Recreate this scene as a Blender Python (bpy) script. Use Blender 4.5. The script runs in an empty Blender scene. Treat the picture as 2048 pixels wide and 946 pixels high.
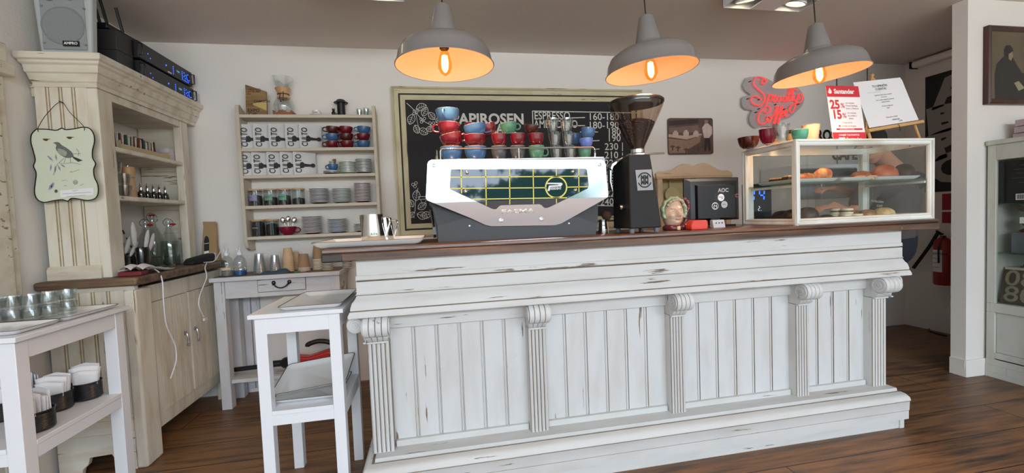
import bpy, bmesh, math, random
from mathutils import Vector, Matrix, Euler
random.seed(7)
PI = math.pi
SC = bpy.context.scene
COL = SC.collection

# ------------------------------------------------------------------ camera
CAM_H = 1.2
FPX = 860.0
YAW, PITCH, ROLL = [math.radians(a) for a in (10.45, -2.55, -2.32)]
def cam_axes():
    cy, sy = math.cos(YAW), math.sin(YAW)
    f = Vector((sy*math.cos(PITCH), cy*math.cos(PITCH), math.sin(PITCH)))
    r0 = Vector((cy, -sy, 0)); u0 = r0.cross(f)
    r = math.cos(ROLL)*r0 + math.sin(ROLL)*u0
    u = -math.sin(ROLL)*r0 + math.cos(ROLL)*u0
    return r, u, f
CR, CU, CF = cam_axes()
cam = bpy.data.cameras.new('camera'); cam_o = bpy.data.objects.new('camera', cam); COL.objects.link(cam_o)
cam.sensor_width = 36; cam.lens = FPX/2048*36; cam.clip_start = 0.02; cam.clip_end = 100
cam_o.matrix_world = Matrix(((CR.x, CU.x, -CF.x, 0), (CR.y, CU.y, -CF.y, 0), (CR.z, CU.z, -CF.z, CAM_H), (0, 0, 0, 1)))
SC.camera = cam_o

def at(px, py, X=None, Y=None, Z=None):
    """point of the room seen at a photograph pixel, on the plane X=, Y= or Z="""
    d = CR*((px-1024)/FPX) - CU*((py-473)/FPX) + CF
    if X is not None: t = X/d.x
    elif Y is not None: t = Y/d.y
    else: t = (Z-CAM_H)/d.z
    return Vector((d.x*t, d.y*t, d.z*t+CAM_H))

# ------------------------------------------------------------------ world, light, exposure
SC.view_settings.view_transform = 'Standard'
SC.view_settings.look = 'None'
SC.view_settings.exposure = -0.14
SC.view_settings.gamma = 1.0
SC.view_settings.use_curve_mapping = False
WORLD_STRENGTH = 4.0
WINDOW_POWER = 130.0
def build_world():
    w = bpy.data.worlds.new('street_outside'); SC.world = w; w.use_nodes = True
    nt = w.node_tree; N = nt.nodes; K = nt.links; N.clear()
    out = N.new('ShaderNodeOutputWorld'); bg = N.new('ShaderNodeBackground'); bg.inputs[1].default_value = WORLD_STRENGTH
    tc = N.new('ShaderNodeTexCoord'); sep = N.new('ShaderNodeSeparateXYZ'); K.new(tc.outputs['Generated'], sep.inputs[0])
    no = N.new('ShaderNodeTexNoise'); no.inputs['Scale'].default_value = 5; no.inputs['Detail'].default_value = 8; no.inputs['Roughness'].default_value = .65
    K.new(tc.outputs['Generated'], no.inputs['Vector'])
    a = N.new('ShaderNodeMath'); a.operation = 'MULTIPLY_ADD'; a.inputs[1].default_value = 0.85; a.inputs[2].default_value = -0.34
    K.new(no.outputs[0], a.inputs[0])
    b = N.new('ShaderNodeMath'); b.operation = 'SUBTRACT'; K.new(sep.outputs[2], b.inputs[0]); K.new(a.outputs[0], b.inputs[1])
    r = N.new('ShaderNodeValToRGB'); e = r.color_ramp.elements          # tree tops against the sky
    e[0].position = 0.0; e[0].color = (0.035, 0.085, 0.07, 1); e[1].position = 0.02; e[1].color = (0.80, 0.93, 1.12, 1)
    K.new(b.outputs[0], r.inputs[0])
    r2 = N.new('ShaderNodeMath'); r2.operation = 'GREATER_THAN'; r2.inputs[1].default_value = -0.03; K.new(sep.outputs[2], r2.inputs[0])
    mx = N.new('ShaderNodeMix'); mx.data_type = 'RGBA'; mx.inputs[6].default_value = (.56, .54, .50, 1)   # bright pavement below
    K.new(r2.outputs[0], mx.inputs[0]); K.new(r.outputs[0], mx.inputs[7])
    K.new(mx.outputs[2], bg.inputs[0]); K.new(bg.outputs[0], out.inputs[0])
build_world()
def area(name, loc, rot, sx, sy, power, col):
    l = bpy.data.lights.new(name, 'AREA'); l.shape = 'RECTANGLE'; l.size = sx; l.size_y = sy; l.energy = power; l.color = col
    o = bpy.data.objects.new(name, l); o.location = loc; o.rotation_euler = rot; COL.objects.link(o); return o
area('window_daylight', (1.0, -2.7, 2.22), (PI/2-.25, 0, 0), 5.6, 0.5, WINDOW_POWER, (0.80, 0.91, 1.0))

# ------------------------------------------------------------------ materials
MATS = {}
def _new(name):
    m = bpy.data.materials.new(name); m.use_nodes = True
    nt = m.node_tree; p = nt.nodes['Principled BSDF']
    return m, nt, nt.nodes, nt.links, p
def lin(c):
    return tuple(((v/255)/12.92 if v/255 <= 0.04045 else ((v/255+0.055)/1.055)**2.4) for v in c) + (1,)
def plain(name, rgb, rough=0.5, metal=0.0, vary=0.06, scale=9.0, bump=0.0, coat=0.0, emit=0.0, spec=0.5, stretch=None, bscale=None):
    if name in MATS: return MATS[name]
    m, nt, N, K, p = _new(name); c = lin(rgb)
    tc = N.new('ShaderNodeTexCoord'); mp = N.new('ShaderNodeMapping'); K.new(tc.outputs['Object'], mp.inputs[0])
    if stretch: mp.inputs['Scale'].default_value = stretch
    no = N.new('ShaderNodeTexNoise'); no.inputs['Scale'].default_value = scale; no.inputs['Detail'].default_value = 4
    K.new(mp.outputs[0], no.inputs['Vector'])
    mx = N.new('ShaderNodeMix'); mx.data_type = 'RGBA'
    mx.inputs[6].default_value = tuple(max(0, v*(1-vary*2)) for v in c[:3])+(1,)
    mx.inputs[7].default_value = tuple(min(1, v*(1+vary)) for v in c[:3])+(1,)
    K.new(no.outputs[0], mx.inputs[0]); K.new(mx.outputs[2], p.inputs['Base Color'])
    p.inputs['Roughness'].default_value = rough; p.inputs['Metallic'].default_value = metal
    p.inputs['Coat Weight'].default_value = coat; p.inputs['Specular IOR Level'].default_value = spec
    if emit: p.inputs['Emission Color'].default_value = c; p.inputs['Emission Strength'].default_value = emit
    if bump:
        b = N.new('ShaderNodeBump'); b.inputs['Strength'].default_value = bump; b.inputs['Distance'].default_value = 0.01
        n2 = N.new('ShaderNodeTexNoise'); n2.inputs['Scale'].default_value = bscale or scale*4; n2.inputs['Detail'].default_value = 5
        K.new(mp.outputs[0], n2.inputs['Vector']); K.new(n2.outputs[0], b.inputs['Height']); K.new(b.outputs[0], p.inputs['Normal'])
    MATS[name] = m; return m
def chippy(name, rgb, under, amount=0.5, axis='x', rough=0.55, stain=(150, 128, 96), stain_amt=0.35):
    """aged paint: soft stains, and worn streaks along the grain that show the bare wood"""
    if name in MATS: return MATS[name]
    m, nt, N, K, p = _new(name)
    tc = N.new('ShaderNodeTexCoord'); mp = N.new('ShaderNodeMapping'); K.new(tc.outputs['Object'], mp.inputs[0])
    mp.inputs['Scale'].default_value = {'x': (1.6, 22, 30), 'z': (26, 22, 1.5)}[axis]
    n1 = N.new('ShaderNodeTexNoise'); n1.inputs['Scale'].default_value = 1.6; n1.inputs['Detail'].default_value = 7; n1.inputs['Roughness'].default_value = 0.62
    K.new(mp.outputs[0], n1.inputs['Vector'])
    n3 = N.new('ShaderNodeTexNoise'); n3.inputs['Scale'].default_value = 3.3; n3.inputs['Detail'].default_value = 2
    K.new(tc.outputs['Object'], n3.inputs['Vector'])
    add = N.new('ShaderNodeMath'); add.operation = 'MULTIPLY_ADD'; add.inputs[1].default_value = 0.35
    K.new(n3.outputs[0], add.inputs[0]); K.new(n1.outputs[0], add.inputs[2])
    r1 = N.new('ShaderNodeValToRGB'); e = r1.color_ramp.elements
    t = 0.90-0.12*amount
    e[0].position = t; e[0].color = (0, 0, 0, 1); e[1].position = t+0.025; e[1].color = (1, 1, 1, 1)
    K.new(add.outputs[0], r1.inputs[0])
    n2 = N.new('ShaderNodeTexNoise'); n2.inputs['Scale'].default_value = 4.5; n2.inputs['Detail'].default_value = 6
    mp2 = N.new('ShaderNodeMapping'); mp2.inputs['Scale'].default_value = {'x': (0.7, 3, 3), 'z': (3, 3, 0.7)}[axis]
    K.new(tc.outputs['Object'], mp2.inputs[0]); K.new(mp2.outputs[0], n2.inputs['Vector'])
    r2 = N.new('ShaderNodeValToRGB'); e = r2.color_ramp.elements
    e[0].position = 0.46; e[0].color = (0, 0, 0, 1); e[1].position = 0.78; e[1].color = (stain_amt,)*3+(1,)
    K.new(n2.outputs[0], r2.inputs[0])
    mA = N.new('ShaderNodeMix'); mA.data_type = 'RGBA'; mA.inputs[6].default_value = lin(rgb); mA.inputs[7].default_value = lin(stain)
    K.new(r2.outputs[0], mA.inputs[0])
    mB = N.new('ShaderNodeMix'); mB.data_type = 'RGBA'; mB.inputs[7].default_value = lin(under)
    K.new(mA.outputs[2], mB.inputs[6]); K.new(r1.outputs[0], mB.inputs[0]); K.new(mB.outputs[2], p.inputs['Base Color'])
    p.inputs['Roughness'].default_value = rough
    b = N.new('ShaderNodeBump'); b.inputs['Strength'].default_value = 0.25; b.inputs['Distance'].default_value = 0.004
    K.new(n1.outputs[0], b.inputs['Height']); K.new(b.outputs[0], p.inputs['Normal'])
    MATS[name] = m; return m
def wood(name, dark, light, axis='x', rough=0.4, scale=1.0, coat=0.0, spec=0.5):
    if name in MATS: return MATS[name]
    m, nt, N, K, p = _new(name)
    tc = N.new('ShaderNodeTexCoord'); mp = N.new('ShaderNodeMapping'); K.new(tc.outputs['Object'], mp.inputs[0])
    s = scale; mp.inputs['Scale'].default_value = {'x': (1.2*s, 14*s, 14*s), 'y': (14*s, 1.2*s, 14*s), 'z': (14*s, 14*s, 1.2*s)}[axis]
    n1 = N.new('ShaderNodeTexNoise'); n1.inputs['Scale'].default_value = 2; n1.inputs['Detail'].default_value = 8; n1.inputs['Roughness'].default_value = 0.65
    K.new(mp.outputs[0], n1.inputs['Vector'])
    r = N.new('ShaderNodeValToRGB'); e = r.color_ramp.elements
    e[0].position = 0.32; e[0].color = lin(dark); e[1].position = 0.7; e[1].color = lin(light)
    K.new(n1.outputs[0], r.inputs[0]); K.new(r.outputs[0], p.inputs['Base Color'])
    p.inputs['Roughness'].default_value = rough; p.inputs['Coat Weight'].default_value = coat; p.inputs['Specular IOR Level'].default_value = spec
    b = N.new('ShaderNodeBump'); b.inputs['Strength'].default_value = 0.2; b.inputs['Distance'].default_value = 0.003
    K.new(n1.outputs[0], b.inputs['Height']); K.new(b.outputs[0], p.inputs['Normal'])
    MATS[name] = m; return m
def glass(name, tint=(255, 255, 255), refl=0.12, rough=0.02, body=0.0, body_rgb=(200, 210, 210), edge=0.6):
    """thin glass: see-through, with a mirror coat that grows at grazing angles"""
    if name in MATS: return MATS[name]
    m, nt, N, K, p = _new(name)
    out = [n for n in N if n.type == 'OUTPUT_MATERIAL'][0]
    tr = N.new('ShaderNodeBsdfTransparent'); tr.inputs[0].default_value = lin(tint)
    gl = N.new('ShaderNodeBsdfGlossy'); gl.inputs['Roughness'].default_value = rough; gl.inputs[0].default_value = (1, 1, 1, 1)
    lw = N.new('ShaderNodeLayerWeight'); lw.inputs[0].default_value = 0.35
    mm = N.new('ShaderNodeMath'); mm.operation = 'MULTIPLY_ADD'; mm.inputs[1].default_value = edge; mm.inputs[2].default_value = refl; mm.use_clamp = True
    K.new(lw.outputs['Facing'], mm.inputs[0])
    pw = N.new('ShaderNodeMath'); pw.operation = 'POWER'; pw.inputs[1].default_value = 2.2
    K.new(lw.outputs['Facing'], pw.inputs[0]); K.new(pw.outputs[0], mm.inputs[0])
    mx = N.new('ShaderNodeMixShader'); K.new(mm.outputs[0], mx.inputs[0]); K.new(tr.outputs[0], mx.inputs[1]); K.new(gl.outputs[0], mx.inputs[2])
    last = mx
    if body:
        df = N.new('ShaderNodeBsdfDiffuse'); df.inputs[0].default_value = lin(body_rgb)
        m2 = N.new('ShaderNodeMixShader'); m2.inputs[0].default_value = body; K.new(mx.outputs[0], m2.inputs[1]); K.new(df.outputs[0], m2.inputs[2]); last = m2
    K.new(last.outputs[0], out.inputs[0])
    MATS[name] = m; return m
def glow(name, rgb, strength):
    if name in MATS: return MATS[name]
    m, nt, N, K, p = _new(name)
    p.inputs['Base Color'].default_value = lin(rgb); p.inputs['Emission Color'].default_value = lin(rgb); p.inputs['Emission Strength'].default_value = strength
    MATS[name] = m; return m
def floor_material():
    m, nt, N, K, p = _new('floorboards')
    tc = N.new('ShaderNodeTexCoord'); mp = N.new('ShaderNodeMapping'); K.new(tc.outputs['Object'], mp.inputs[0])
    br = N.new('ShaderNodeTexBrick'); br.inputs['Scale'].default_value = 1.0; br.inputs['Brick Width'].default_value = 3.1; br.inputs['Row Height'].default_value = 0.24
    br.inputs['Mortar Size'].default_value = 0.003; br.inputs['Color1'].default_value = (0.30, 0.30, 0.30, 1); br.inputs['Color2'].default_value = (0.75, 0.75, 0.75, 1); br.inputs['Mortar'].default_value = (0, 0, 0, 1)
    K.new(mp.outputs[0], br.inputs['Vector'])
    mp2 = N.new('ShaderNodeMapping'); mp2.inputs['Scale'].default_value = (1.0, 13, 1); K.new(tc.outputs['Object'], mp2.inputs[0])
    n1 = N.new('ShaderNodeTexNoise'); n1.inputs['Scale'].default_value = 2.2; n1.inputs['Detail'].default_value = 9; n1.inputs['Roughness'].default_value = 0.62; K.new(mp2.outputs[0], n1.inputs['Vector'])
    n2 = N.new('ShaderNodeTexNoise'); n2.inputs['Scale'].default_value = 1.1; n2.inputs['Detail'].default_value = 3; K.new(tc.outputs['Object'], n2.inputs['Vector'])
    a = N.new('ShaderNodeMath'); a.operation = 'MULTIPLY_ADD'; a.inputs[1].default_value = 0.25; K.new(br.outputs[0], a.inputs[0]); K.new(n1.outputs[0], a.inputs[2])
    b = N.new('ShaderNodeMath'); b.operation = 'MULTIPLY_ADD'; b.inputs[1].default_value = 0.5; K.new(n2.outputs[0], b.inputs[0]); K.new(a.outputs[0], b.inputs[2])
    r = N.new('ShaderNodeValToRGB'); e = r.color_ramp.elements
    e[0].position = 0.66; e[0].color = lin((46, 36, 30)); e[1].position = 1.1; e[1].color = lin((140, 100, 64))
    K.new(b.outputs[0], r.inputs[0])
    mx = N.new('ShaderNodeMix'); mx.data_type = 'RGBA'; mx.inputs[7].default_value = lin((24, 16, 12)); K.new(r.outputs[0], mx.inputs[6]); K.new(br.outputs['Fac'], mx.inputs[0])
    K.new(mx.outputs[2], p.inputs['Base Color'])
    rr = N.new('ShaderNodeMapRange'); rr.inputs[3].default_value = 0.28; rr.inputs[4].default_value = 0.6; K.new(n1.outputs[0], rr.inputs[0]); K.new(rr.outputs[0], p.inputs['Roughness'])
    bu = N.new('ShaderNodeBump'); bu.inputs['Strength'].default_value = 0.15; bu.inputs['Distance'].default_value = 0.004
    K.new(a.outputs[0], bu.inputs['Height']); K.new(bu.outputs[0], p.inputs['Normal'])
    return m
def pastry(name, top, side, scale=22):
    if name in MATS: return MATS[name]
    m, nt, N, K, p = _new(name)
    tc = N.new('ShaderNodeTexCoord'); no = N.new('ShaderNodeTexNoise'); no.inputs['Scale'].default_value = scale; no.inputs['Detail'].default_value = 5
    K.new(tc.outputs['Object'], no.inputs['Vector'])
    r = N.new('ShaderNodeValToRGB'); e = r.color_ramp.elements; e[0].position = 0.38; e[0].color = lin(side); e[1].position = 0.62; e[1].color = lin(top)
    K.new(no.outputs[0], r.inputs[0]); K.new(r.outputs[0], p.inputs['Base Color']); p.inputs['Roughness'].default_value = 0.45
    b = N.new('ShaderNodeBump'); b.inputs['Strength'].default_value = 0.5; b.inputs['Distance'].default_value = 0.004; K.new(no.outputs[0], b.inputs['Height']); K.new(b.outputs[0], p.inputs['Normal'])
    MATS[name] = m; return m

M_wall = plain('plaster_white', (234, 229, 222), 0.8, vary=0.02, scale=2, bump=0.12, bscale=60)
M_ceil = plain('ceiling_plaster', (222, 212, 203), 0.85, vary=0.02, scale=2, bump=0.15, bscale=50)
M_paint = chippy('worn_white_paint', (206, 206, 203), (112, 94, 76), 0.46, 'x', stain_amt=.22)
M_paintz = chippy('worn_white_paint_upright', (208, 209, 208), (120, 100, 80), 0.36, 'z', stain_amt=.22)
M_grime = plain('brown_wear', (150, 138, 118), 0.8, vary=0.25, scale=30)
M_cream = chippy('worn_cream_paint', (224, 217, 200), (140, 112, 84), 0.60, 'z', stain=(172, 146, 108), stain_amt=0.6)
M_creamx = chippy('worn_cream_paint_level', (224, 217, 200), (140, 112, 84), 0.60, 'x', stain=(172, 146, 108), stain_amt=0.6)
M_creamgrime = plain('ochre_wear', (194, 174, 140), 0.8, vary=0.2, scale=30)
M_grey = chippy('worn_grey_white_paint', (212, 212, 214), (120, 98, 78), 0.75, 'z')
M_greyx = chippy('worn_grey_white_paint_level', (212, 212, 214), (120, 98, 78), 0.8, 'x')
M_white = plain('satin_white', (232, 233, 236), 0.4, vary=0.01)
M_top = wood('dark_worktop_wood', (52, 33, 24), (122, 84, 60), 'x', 0.28, coat=0.25)
M_topy = wood('dark_worktop_wood_deep', (52, 36, 26), (124, 92, 68), 'y', 0.4)
M_topworn = wood('worn_cabinet_top', (58, 42, 30), (140, 112, 84), 'x', 0.5)
M_pine = wood('pine', (186, 138, 84), (222, 178, 120), 'x', 0.45)
M_oak = wood('turned_light_wood', (186, 142, 98), (212, 172, 128), 'z', 0.45)
M_black = plain('black_plastic', (18, 18, 20), 0.4, vary=0.05)
M_blackm = plain('black_matte', (24, 24, 26), 0.65, vary=0.05)
M_char = plain('charcoal_moulded_plastic', (62, 64, 67), 0.55, vary=0.03, scale=60)
M_steel = plain('polished_steel', (214, 214, 212), 0.12, 1.0, vary=0.02)
M_steelb = plain('brushed_steel', (190, 190, 188), 0.3, 1.0, vary=0.03, scale=40)
M_steeld = plain('dark_steel', (90, 90, 92), 0.25, 1.0, vary=0.05)
M_chrome = plain('chrome', (232, 232, 234), 0.06, 1.0, vary=0.01)
M_iron = plain('dark_iron', (46, 42, 38), 0.6, 0.6)
M_glass = glass('drinking_glass', (236, 240, 240), 0.10)
M_pane = glass('cabinet_glass', (249, 251, 250), 0.010, edge=.35)
M_shelfglass = glass('green_edged_glass', (222, 236, 230), 0.05, body=0.05, body_rgb=(120, 160, 148))
M_paper = plain('white_paper', (236, 234, 234), 0.7, vary=0.01)
M_cardw = plain('white_card', (240, 240, 240), 0.6, vary=0.01)
M_kraft = plain('kraft_paper', (166, 138, 98), 0.7, vary=0.04, scale=30)
M_chalk = plain('chalk', (222, 220, 214), 0.9, vary=0.12, scale=60)
M_board = plain('blackboard', (30, 28, 30), 0.75, vary=0.12, scale=5)

# ------------------------------------------------------------------ mesh builder
FONTMESH = {}
def text_verts(s, size, align='LEFT', bold=0.0):
    key = (s, align, round(bold, 4))
    if key not in FONTMESH:
        c = bpy.data.curves.new('t', 'FONT'); c.body = s; c.size = 1; c.align_x = align; c.align_y = 'CENTER'; c.offset = bold; c.resolution_u = 3
        o = bpy.data.objects.new('t', c); COL.objects.link(o); dg = bpy.context.evaluated_depsgraph_get()
        me = bpy.data.meshes.new_from_object(o.evaluated_get(dg))
        FONTMESH[key] = ([v.co.copy() for v in me.vertices], [tuple(p.vertices) for p in me.polygons])
        bpy.data.objects.remove(o); bpy.data.curves.remove(c); bpy.data.meshes.remove(me)
    v, f = FONTMESH[key]
    return [p*size for p in v], f
def frame_of(o, ex, ey):
    """matrix whose local x runs along ex and local y along ey"""
    ex = Vector(ex).normalized(); ey = (Vector(ey)-ex*Vector(ey).dot(ex)).normalized(); ez = ex.cross(ey)
    return Matrix(((ex.x, ey.x, ez.x, o[0]), (ex.y, ey.y, ez.y, o[1]), (ex.z, ey.z, ez.z, o[2]), (0, 0, 0, 1)))
class MB:
    def __init__(s): s.v = []; s.f = []; s.m = []; s.T = Matrix.Identity(4)
    def add(s, vs, fs, mat=0, T=None):
        b = len(s.v); M = s.T @ T if T is not None else s.T
        s.v += [M @ Vector(v) for v in vs]; s.f += [tuple(b+i for i in f) for f in fs]; s.m += [mat]*len(fs); return s
    def box(s, x0, y0, z0, x1, y1, z1, mat=0, T=None):
        vs = [(x, y, z) for z in (z0, z1) for y in (y0, y1) for x in (x0, x1)]
        return s.add(vs, [(0, 2, 3, 1), (4, 5, 7, 6), (0, 1, 5, 4), (2, 6, 7, 3), (0, 4, 6, 2), (1, 3, 7, 5)], mat, T)
    def lathe(s, prof, c=(0, 0, 0), seg=28, mat=0, T=None, sx=1, sy=1):
        vs = []; fs = []; n = len(prof)
        for r, z in prof:
            for k in range(seg):
                a = 2*PI*k/seg; vs.append((c[0]+sx*r*math.cos(a), c[1]+sy*r*math.sin(a), c[2]+z))
        for i in range(n-1):
            for k in range(seg):
                k2 = (k+1) % seg; fs.append((i*seg+k, i*seg+k2, (i+1)*seg+k2, (i+1)*seg+k))
        if prof[0][0] > 1e-6: fs.append(tuple(reversed(range(seg))))
        if prof[-1][0] > 1e-6: fs.append(tuple((n-1)*seg+k for k in range(seg)))
        return s.add(vs, fs, mat, T)
    def open_lathe(s, prof, c=(0, 0, 0), seg=28, mat=0, T=None):
        vs = []; fs = []; n = len(prof)
        for r, z in prof:
            for k in range(seg):
                a = 2*PI*k/seg; vs.append((c[0]+r*math.cos(a), c[1]+r*math.sin(a), c[2]+z))
        for i in range(n-1):
            for k in range(seg):
                k2 = (k+1) % seg; fs.append((i*seg+k, i*seg+k2, (i+1)*seg+k2, (i+1)*seg+k))
        return s.add(vs, fs, mat, T)
    def tube(s, pts, r, seg=8, mat=0, T=None, closed=False):
        pts = [Vector(p) for p in pts]; n = len(pts); R = r if isinstance(r, (list, tuple)) else [r]*n
        vs = []; fs = []; up = None
        for i, p in enumerate(pts):
            a = pts[i-1] if (i or closed) else p; b = pts[(i+1) % n] if (i < n-1 or closed) else p
            d = (b-a); d = d.normalized() if d.length > 1e-9 else Vector((0, 0, 1))
            if up is None: up = Vector((0, 0, 1)) if abs(d.z) < 0.9 else Vector((1, 0, 0))
            u = (up-d*up.dot(d)); u = u.normalized() if u.length > 1e-6 else d.orthogonal().normalized()
            w = d.cross(u); up = u
            for k in range(seg):
                t = 2*PI*k/seg; vs.append(p+(u*math.cos(t)+w*math.sin(t))*R[i])
        m = n if closed else n-1
        for i in range(m):
            j = (i+1) % n
            for k in range(seg):
                k2 = (k+1) % seg; fs.append((i*seg+k, i*seg+k2, j*seg+k2, j*seg+k))
        if not closed: fs += [tuple(reversed(range(seg))), tuple((n-1)*seg+k for k in range(seg))]
        return s.add(vs, fs, mat, T)
    def prism(s, poly, d0, d1, axis='y', mat=0, T=None, capmat=None):
        """poly of 2-D points extruded from d0 to d1 along an axis: y -> (x,z), x -> (y,z), z -> (x,y)"""
        n = len(poly)
        def P(p, d): return {'y': (p[0], d, p[1]), 'x': (d, p[0], p[1]), 'z': (p[0], p[1], d)}[axis]
        vs = [P(p, d0) for p in poly]+[P(p, d1) for p in poly]
        s.add(vs, [(i, (i+1) % n, n+(i+1) % n, n+i) for i in range(n)], mat, T)
        cap = mat if capmat is None else capmat
        s.add(vs, [tuple(range(n)), tuple(range(2*n-1, n-1, -1))], cap, T); return s
    def extr(s, poly, d0, d1, axis, mats=None, T=None):
        """like prism, with one material per side"""
        n = len(poly)
        def P(p, d): return {'y': (p[0], d, p[1]), 'x': (d, p[0], p[1]), 'z': (p[0], p[1], d)}[axis]
        vs = [P(p, d0) for p in poly]+[P(p, d1) for p in poly]
        for i in range(n): s.add([vs[i], vs[(i+1) % n], vs[n+(i+1) % n], vs[n+i]], [(0, 1, 2, 3)], mats[i] if mats else 0, T)
        s.add(vs, [tuple(range(n)), tuple(range(2*n-1, n-1, -1))], 0, T); return s
    def sphere(s, c, r, seg=16, mat=0, T=None, sc=(1, 1, 1)):
        vs = []; fs = []; n = seg//2
        for i in range(n+1):
            th = PI*i/n
            for k in range(seg):
                a = 2*PI*k/seg; vs.append((c[0]+sc[0]*r*math.sin(th)*math.cos(a), c[1]+sc[1]*r*math.sin(th)*math.sin(a), c[2]+sc[2]*r*math.cos(th)))
        for i in range(n):
            for k in range(seg):
                k2 = (k+1) % seg; fs.append((i*seg+k, (i+1)*seg+k, (i+1)*seg+k2, i*seg+k2))
        return s.add(vs, fs, mat, T)
    def text(s, string, size, T, align='LEFT', mat=0, bold=0.0, sx=1.0, depth=0.0):
        v, f = text_verts(string, size, align, bold)
        v = [Vector((p.x*sx, p.y, depth)) for p in v]
        return s.add(v, f, mat, T)
    def build(s, name, mats, parent=None, bevel=0.0, seg=2, sharp=34, loc=None, rz=None, kind=None, weld=True):
        me = bpy.data.meshes.new(name)
        me.from_pydata([tuple(v) for v in s.v], [], s.f)
        if not isinstance(mats, (list, tuple)): mats = [mats]
        for m in mats: me.materials.append(m)
        me.polygons.foreach_set('material_index', s.m)
        if weld:
            bm = bmesh.new(); bm.from_mesh(me); bmesh.ops.remove_doubles(bm, verts=bm.verts, dist=1e-5)
            bmesh.ops.recalc_face_normals(bm, faces=bm.faces); bm.to_mesh(me); bm.free()
        me.polygons.foreach_set('use_smooth', [True]*len(me.polygons))
        me.set_sharp_from_angle(angle=math.radians(sharp)); me.update()
        o = bpy.data.objects.new(name, me); COL.objects.link(o)
        if parent: o.parent = parent
        if loc is not None: o.location = loc
        if rz is not None: o.rotation_euler = (0, 0, rz)
        if bevel:
            b = o.modifiers.new('bevel', 'BEVEL'); b.width = bevel; b.segments = seg; b.limit_method = 'ANGLE'; b.angle_limit = math.radians(40)
            b.harden_normals = False
        if kind: o['kind'] = kind
        return o
def tag(o, label, cat, group=None, kind=None):
    o['label'] = label; o['category'] = cat
    if group: o['group'] = group
    if kind: o['kind'] = kind
    return o
def thing(name, label, cat, loc=(0, 0, 0), rz=0.0, group=None, rot=None):
    o = bpy.data.objects.new(name, None); COL.objects.link(o); o.empty_display_size = 0.05
    o.location = loc; o.rotation_euler = rot if rot is not None else (0, 0, rz)
    return tag(o, label, cat, group)
def dup(root, loc, rz=0.0, label=None, group=None, rot=None):
    def cp(o, parent):
        c = o.copy(); COL.objects.link(c)
        if parent is not None: c.parent = parent
        for ch in list(o.children): cp(ch, c)
        return c
    r = cp(root, None); r.location = loc; r.rotation_euler = rot if rot is not None else (0, 0, rz)
    if label: r['label'] = label
    if group: r['group'] = group
    return r
def struct(name, mb, mats, **k): return mb.build(name, mats, kind='structure', **k)
def sweep(pts, n=6):
    """smooth curve through the points"""
    out = []; P = [Vector(p) for p in pts]
    for i in range(len(P)-1):
        p0 = P[i-1] if i else P[0]; p1 = P[i]; p2 = P[i+1]; p3 = P[i+2] if i+2 < len(P) else P[-1]
        for k in range(n):
            t = k/n; out.append(0.5*((2*p1)+(p2-p0)*t+(2*p0-5*p1+4*p2-p3)*t*t+(3*p1-p0-3*p2+p3)*t**3))
    out.append(P[-1]); return out

# ================================================================== THE ROOM
WALL_Y = 3.40; LEFT_X = -1.90; CEIL = 2.50
b = MB(); b.box(-2.0, -3.2, -0.06, 5.3, 3.5, 0); struct('floor', b, floor_material())
b = MB(); b.box(-2.0, -3.2, CEIL, 5.3, 3.5, CEIL+0.08); struct('ceiling', b, M_ceil)
b = MB(); b.box(-2.0, WALL_Y, 0, 4.6, WALL_Y+0.1, CEIL); struct('wall_back', b, M_wall)
b = MB(); b.box(-2.0, -3.2, 0, LEFT_X, WALL_Y, CEIL); struct('wall_left', b, M_wall)
b = MB(); b.box(3.49, 2.258, 0, 5.2, 2.345, CEIL); struct('wall_right', b, M_wall)
b = MB(); b.box(4.5, 2.345, 0, 4.6, WALL_Y, CEIL); struct('wall_passage', b, M_wall)
b = MB(); b.box(5.2, -3.2, 0, 5.3, 2.345, CEIL); struct('wall_side', b, M_wall)
# low plinth round the end of the partition
b = MB(); b.box(3.478, 2.246, 0, 5.2, 2.258, 0.115); b.box(3.478, 2.258, 0, 3.49, 2.345, 0.115); struct('baseboard_right', b, M_wall, bevel=0.003)
# painted door post on the left wall
b = MB(); b.box(LEFT_X, 2.16, 0, LEFT_X+0.025, 2.36, 1.93); b.box(LEFT_X+0.025, 2.20, 0, LEFT_X+0.035, 2.32, 1.93)
struct('trim_1', b, M_creamx, bevel=0.004)
b = MB(); b.box(LEFT_X, 2.10, 1.93, LEFT_X+0.06, 2.38, 1.99); b.box(LEFT_X, 2.12, 1.99, LEFT_X+0.04, 2.37, 2.08); struct('trim_2', b, M_creamx, bevel=0.006)
# painted boards on the back wall under the table
b = MB()
for k in range(4): b.box(-1.50+k*0.062, WALL_Y-0.02, 0.03, -1.50+k*0.062+0.056, WALL_Y, 0.84)
struct('trim_3', b, M_grey, bevel=0.004)
# thin grey strips for the seam lines of the panelled wall in the passage
b = MB(); b.box(3.72, WALL_Y-0.006, 0.0, 3.73, WALL_Y, CEIL); b.box(4.06, WALL_Y-0.006, 0.0, 4.068, WALL_Y, CEIL); struct('trim_4', b, plain('seam_grey', (120, 114, 110), 0.8))

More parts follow.
